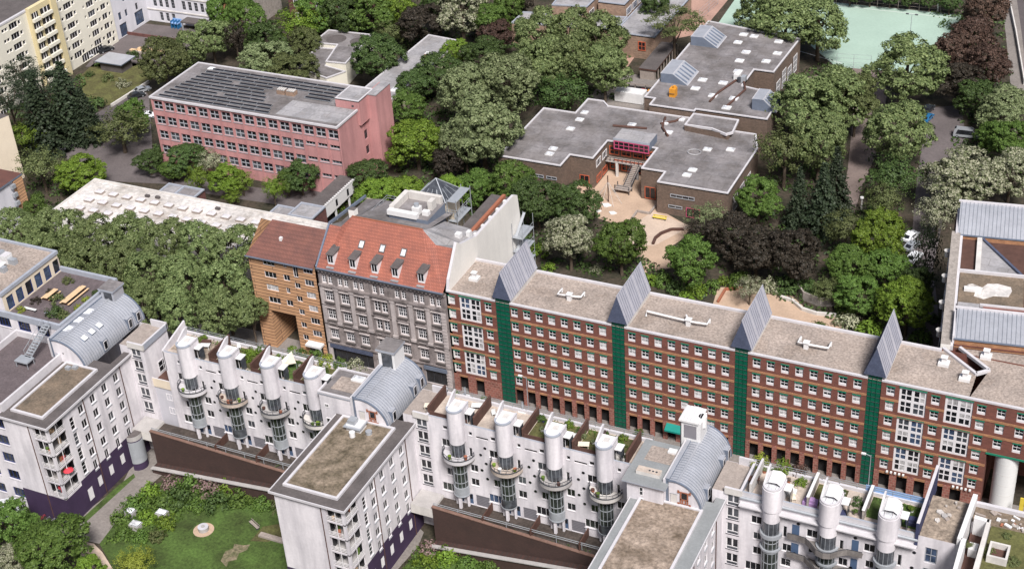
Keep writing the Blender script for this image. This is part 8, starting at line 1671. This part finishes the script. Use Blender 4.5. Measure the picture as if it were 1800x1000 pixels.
# ------------------------------------------------------------------ vehicles
def car(u, v, rz, mat, label, van=False):
    p = at(u, v, .6); o = thing('delivery_van' if van else 'parked_car', (p.x, p.y, .02), label, 'van' if van else 'car', None, rz)
    L, W, H = (5.7, 2.0, 2.1) if van else (4.3, 1.76, 1.45); hl, hw = L / 2, W / 2
    prof = [(-hl, .35), (-hl, .95), (-hl + .15, H - .15), (-hl + .5, H), (hl - 1.7, H), (hl - .95, 1.15), (hl - .1, .85), (hl, .4)] if van else [(-hl, .35), (-hl, .82), (-hl + .35, .95), (-hl + .95, H - .05), (-hl + 1.5, H), (.35, H), (1.05, .95), (hl - .15, .78), (hl, .4)]
    q = MB(); n = len(prof)
    ins = lambda z: hw - max(0, z - .9) * .22
    for i in range(n):
        a, b = prof[i], prof[(i + 1) % n]
        q.face([(a[0], -ins(a[1]), a[1]), (a[0], ins(a[1]), a[1]), (b[0], ins(b[1]), b[1]), (b[0], -ins(b[1]), b[1])], mat)
    q.face([(a[0], -ins(a[1]), a[1]) for a in prof][::-1], mat); q.face([(a[0], ins(a[1]), a[1]) for a in prof], mat)
    q.build('body', o, True)
    g0, g1 = (prof[1][1] + .12, H - .14)
    for s_ in (-1, 1):
        q = MB(); xs = ((-hl + .5, hl - 1.25) if van else (-hl + .95, .75)); zt, zb_ = H - .16, 1.0
        q.face([(xs[0], s_ * (ins(zb_) + .012), zb_), (xs[1] + (.2 if van else .1), s_ * (ins(zb_) + .012), zb_), (xs[1] - .4, s_ * (ins(zt) + .012), zt), (xs[0] + .35, s_ * (ins(zt) + .012), zt)][::s_], 'glass_dark'); q.build('side_window', o, True)
    a, b = (prof[4], prof[5]) if van else (prof[5], prof[6]); q = MB(); t = lambda k: (a[0] + (b[0] - a[0]) * k + .02, a[1] + (b[1] - a[1]) * k + .02); c, d = t(.08), t(.92)
    q.face([(c[0], -ins(c[1]) + .1, c[1]), (c[0], ins(c[1]) - .1, c[1]), (d[0], ins(d[1]) - .12, d[1]), (d[0], -ins(d[1]) + .12, d[1])], 'glass_dark'); q.build('windscreen', o, True)
    a, b = prof[2], prof[3]; q = MB(); q.face([(a[0] - .02, -.6, a[1] + .03), (a[0] - .02, .6, a[1] + .03), (b[0] - .02, .55, b[1] + .0), (b[0] - .02, -.55, b[1] + .0)], 'glass_dark'); q.build('rear_window', o, True)
    for x in (-hl + .85, hl - .85):
        for y in (-hw + .1, hw - .1): q = MB(); q.tube([(x, y - .11, .32), (x, y + .11, .32)], .32, 'rubber', 14); q.tube([(x, y - .13, .32), (x, y + .13, .32)], .17, 'metal_grey', 10); q.build('wheel', o, True)
    for y in (-hw + .3, hw - .3): q = MB(); q.box(hl - .12, hl + .01, y - .18, y + .18, .58, .72, 'paint_white'); q.build('headlight', o, True)
    return o
car(1700, 237, R(3), 'car_silver', 'silver white van parked across the lane at the right', True)
car(1630, 207, R(80), 'car_blue', 'bright blue car half under the plane tree, left of the lane'); car(1632, 192, R(80), 'car_black', 'black car behind the bright blue one')
car(1601, 415, R(70), 'car_white', 'white car between bright garden tree and flowering tree, rear one'); car(1604, 432, R(70), 'car_silver', 'silver car among the garden trees, middle one'); car(1607, 452, R(75), 'car_white', 'white car beside the column shaped evergreen')
car(112, 258, R(60), 'car_black', 'black car parked left of the olive tree, lower one'); car(124, 247, R(60), 'car_black', 'black car parked left of the olive tree, upper one'); car(144, 239, R(55), 'car_silver', 'silver car parked below the dark conifers'); car(98, 264, R(60), 'car_silver', 'silver grey car at the lower end of the dark pair')
car(240, 168, R(58), 'car_black', 'black car parked along the lawn wall'); car(250, 158, R(58), 'car_silver', 'silver car parked behind the black one along the lawn wall'); car(260, 203, R(30), 'car_white', 'white car by the left corner of the pink school'); car(150, 101, R(80), 'car_white', 'white car at the garage front of the yellow slab'); car(186, 87, R(65), 'car_black', 'dark car in front of the yellow slab right end')

# ------------------------------------------------------------------ lamps, fences, sports equipment, bicycles
def street_lamp(u, v, h, label, two=False, dx=1.0):
    p = at(u, v, h); o = thing('street_lamp' if not two else 'floodlight_mast', (p.x, p.y, 0), label, 'lamp')
    q = MB(); q.tube([(0, 0, 0), (0, 0, h)], .09, 'metal_grey', 8, .06); q.build('pole', o, True)
    for s_ in ((-1, 1) if two else (dx,)):
        q = MB(); q.tube([(0, 0, h - .15), (s_ * .5, 0, h), (s_ * 1.0, 0, h + .05)], .05, 'metal_grey', 6); q.build('arm', o, True)
        q = MB(); q.box(s_ * 1.1 - .35, s_ * 1.1 + .35, -.18, .18, h - .05, h + .15, 'metal_dark' if two else 'metal_white'); q.build('lamp_head', o, True)
    return o
street_lamp(392, 546, 9, 'tall grey street lamp in front of the plane rows', dx=-1.0); street_lamp(925, 663, 9, 'street lamp before the brick block near the first green strip', dx=-1.0); street_lamp(1531, 800, 9, 'street lamp before the fourth green strip', dx=-1.0)
street_lamp(1603, 26, 9, 'floodlight mast with two dark lamps on the green sports field', True)
q = MB(); p = at(1515, 352, 2.2); q.cyl(p.x, p.y, 0, 2.6, .18, 'concrete_light', 10); q.cyl(p.x, p.y, 2.6, 2.9, .4, 'metal_white', 10); solo(q, 'path_bollard_lamp', (p.x, p.y, 0), 'short pale lamp post at the lower end of the dirt path', 'lamp')
def fence(pts, h, step, label, mat='metal_grey', name='wire_fence'):
    P = [at(u, v, 0) for u, v in pts]; o = thing(name, P[0], label, 'fence')
    for a, b in zip(P, P[1:]):
        q = MB(); 
        for t in (.1, .4, .7, 1.0): q.bar(a + Vector((0, 0, h * t)), b + Vector((0, 0, h * t)), .04, .04, mat)
        q.build('rail', o); n = max(1, int((b - a).length / step))
        for k in range(n + 1): c = a.lerp(b, k / n); q = MB(); q.bar(c, c + Vector((0, 0, h)), .08, .08, mat); q.build('post', o)
fence([(1330, -6), (1690, 28)], 3.0, 5.0, 'tall post fence along the far side of the green sports field', 'wood_grey')
fence([(1470, 118), (1530, 122)], 3.5, 4.0, 'wire fence at the near edge of the sports field between plane trees')
fence([(1230, 36), (1262, 8)], 3.0, 4.0, 'wire fence at the left edge of the sports field')
seatwall('lawn_wall', [(196, 188), (262, 146)], .7, .4, 'concrete_light', 'low pale wall along the lower edge of the lawn at left', 'wall')
seatwall('road_wall', [(1768, -20), (1785, 60), (1800, 150)], 1.2, .3, 'concrete_light', 'pale wall along the road in the top right corner', 'wall')
for u, v, lb in ((1543, 6, 'white goal frame on the sports field, left one'), (1637, 13, 'white goal frame on the sports field, right one')):
    p = at(u, v, 0); q = MB()
    for x in (-1.5, 1.5): q.bar((p.x + x, p.y, 0), (p.x + x, p.y, 2.0), .12, .12, 'paint_white'); q.bar((p.x + x, p.y, 2.0), (p.x + x, p.y + .8, 0), .07, .07, 'paint_white')
    q.bar((p.x - 1.5, p.y, 2.0), (p.x + 1.5, p.y, 2.0), .12, .12, 'paint_white'); solo(q, 'goal_frame', (p.x, p.y, 0), lb, 'goal')
q = MB(); p = at(1648, 22, 0); q.cyl(p.x, p.y, 0, 8, .2, 'paint_white', 8); q.box(p.x - .3, p.x + .3, p.y - .3, p.y + .3, 0, .4, 'concrete'); solo(q, 'white_mast', (p.x, p.y, 0), 'thick white mast at the far side of the sports field', 'mast')
for k, (u, v) in enumerate(((1495, -2), (1530, 0), (1565, 2), (1600, 4), (1635, 8), (1670, 14))): tree(u, v - 8, 20, 'leaf_dark', ('dark hedge tree behind the sports field fence, left of the goals', 'dark hedge tree behind the left goal frame', 'dark hedge tree right of the left goal frame', 'dark hedge tree behind the floodlight mast', 'dark hedge tree behind the right goal frame', 'dark hedge tree behind the thick white mast')[k], 'round', 6, 'hedge_tree')
def bicycle(x, y, rz, label):
    o = thing('bicycle', (x, y, 0), label, 'bicycle', 'bicycles at the violet base', rz)
    for s_ in (-.52, .52): q = MB(); q.tube([(s_ + .33 * math.cos(t), 0, .34 + .33 * math.sin(t)) for t in [k * .5236 for k in range(13)]], .025, 'rubber', 5, None, False); q.build('wheel', o, True)
    q = MB(); [q.tube(pp_, .02, 'fabric_red' if 'red' in label else 'metal_grey', 5) for pp_ in ([(-.52, 0, .34), (-.15, 0, .8), (.4, 0, .8), (.52, 0, .34)], [(-.52, 0, .34), (-.05, 0, .34), (.4, 0, .8)], [(-.15, 0, .8), (-.05, 0, .34)])]; q.build('frame', o, True)
    q = MB(); q.box(-.3, -.05, -.06, .06, .86, .92, 'rubber'); q.build('saddle', o, True); q = MB(); q.tube([(.38, -.25, 1.0), (.38, .25, 1.0)], .02, 'rubber', 5); q.build('handlebar', o, True)
for k, lb in enumerate(('red bicycle at the left end of the row by the violet base', 'grey bicycle second from the left by the violet base', 'grey bicycle in the middle of the row by the violet base', 'red bicycle at the right end of the row by the violet base')): p = at(76 + 9 * k, 910 + 3 * k, .3); bicycle(p.x, p.y, R(75), lb)
q = MB()
for k in range(5): p = at(246 + 7 * k, 92 + 5 * (k % 2), 0); q.box(p.x - 3, p.x + 3, p.y - .5, p.y + .5, .02, .5 + .2 * (k % 3), 'wood_grey' if k % 2 else 'wood_pine')
p = at(262, 95, 0); solo(q, 'timber_stack', (p.x, p.y, 0), 'stack of pale boards lying in the factory yard beside the plane trees', 'boards')

# low planting, pots and litter of the roof terraces and of the deck: growth nobody could count
tag(scatter('roof_planting', [[(x0, -27.6), (x1, -27.6), (x1, -26.6), (x0, -26.6)] for x0, x1 in ((-43.5, -36), (-35, -28), (-27.2, -20), (-19.4, -14.5), (19, 26.3), (26.8, 34.4), (53, 60), (68, 74))] + [[(x0, -31.9), (x1, -31.9), (x1, -30.6), (x0, -30.6)] for x0, x1 in ((-34, -32.6), (-30, -28), (-22, -20), (25.2, 26.2), (33, 34.2))] + [[(20, -30), (23, -30), (23, -27), (20, -27)], [(28, -29.5), (31, -29.5), (31, -27), (28, -27)]], 1.6, .13, 'leaf_mid', 9, .34, 21.2, False), 'low planting and pots on the roof terraces', 'planting')
tag(scatter('deck_planting', [[(-46.5, -35.9), (-14, -35.9), (-14, -35.2), (-46.5, -35.2)], [(5.5, -35.9), (35, -35.9), (35, -35.2), (5.5, -35.2)]], .55, .15, 'leaf_dark', 10, .4, 6.45, False), 'low planting along the garage deck', 'planting')

pot = None
for k in range(34):     # flower pots and tubs standing about on the right and middle row roofs
    xa, xb = ((52.8, 74.2), (19, 34.2), (-35, -14.6))[k % 3]; rp = random.Random(900 + k); x, y = rp.uniform(xa, xb), rp.uniform(-31.6, -27.0)
    if any(abs(x - t) < 1.9 and y < -30 for t in (55.7, 63.4, 71.1, 23.85, 31.6, -31.5, -23.7, -15.9)): y = rp.uniform(-29.8, -27)
    o = thing('flower_pot', (x, y, 21.215), ('flower pot standing about on the right row roof terraces', 'flower pot standing about on the middle row lawn terraces', 'flower pot standing about on the left row roof terraces')[k % 3], 'flower pot', ('pots on the right row roof', 'pots on the middle row roof', 'pots on the left row roof')[k % 3])
    if pot is None or True:
        q = MB(); r = rp.uniform(.18, .36); q.cyl(0, 0, 0, .45, r * .8, rp.choice(['terracotta', 'wood_grey', 'concrete_light', 'fabric_navy', 'metal_white', 'wood_brown']), 10, 'soil', 0, 6.2831853, r); q.build('pot', o, True)
        c = link('foliage', PROTO['shrub'][k % 3], o, (0, 0, .4), rp.uniform(0, 6)); c.scale = (r * 1.5, r * 1.5, rp.uniform(.3, .8)); c.material_slots[0].link = 'OBJECT'; c.material_slots[0].material = MATS[rp.choice(['leaf_mid', 'leaf_bright', 'leaf_dark', 'leaf_pale', 'leaf_pinkflower'])]
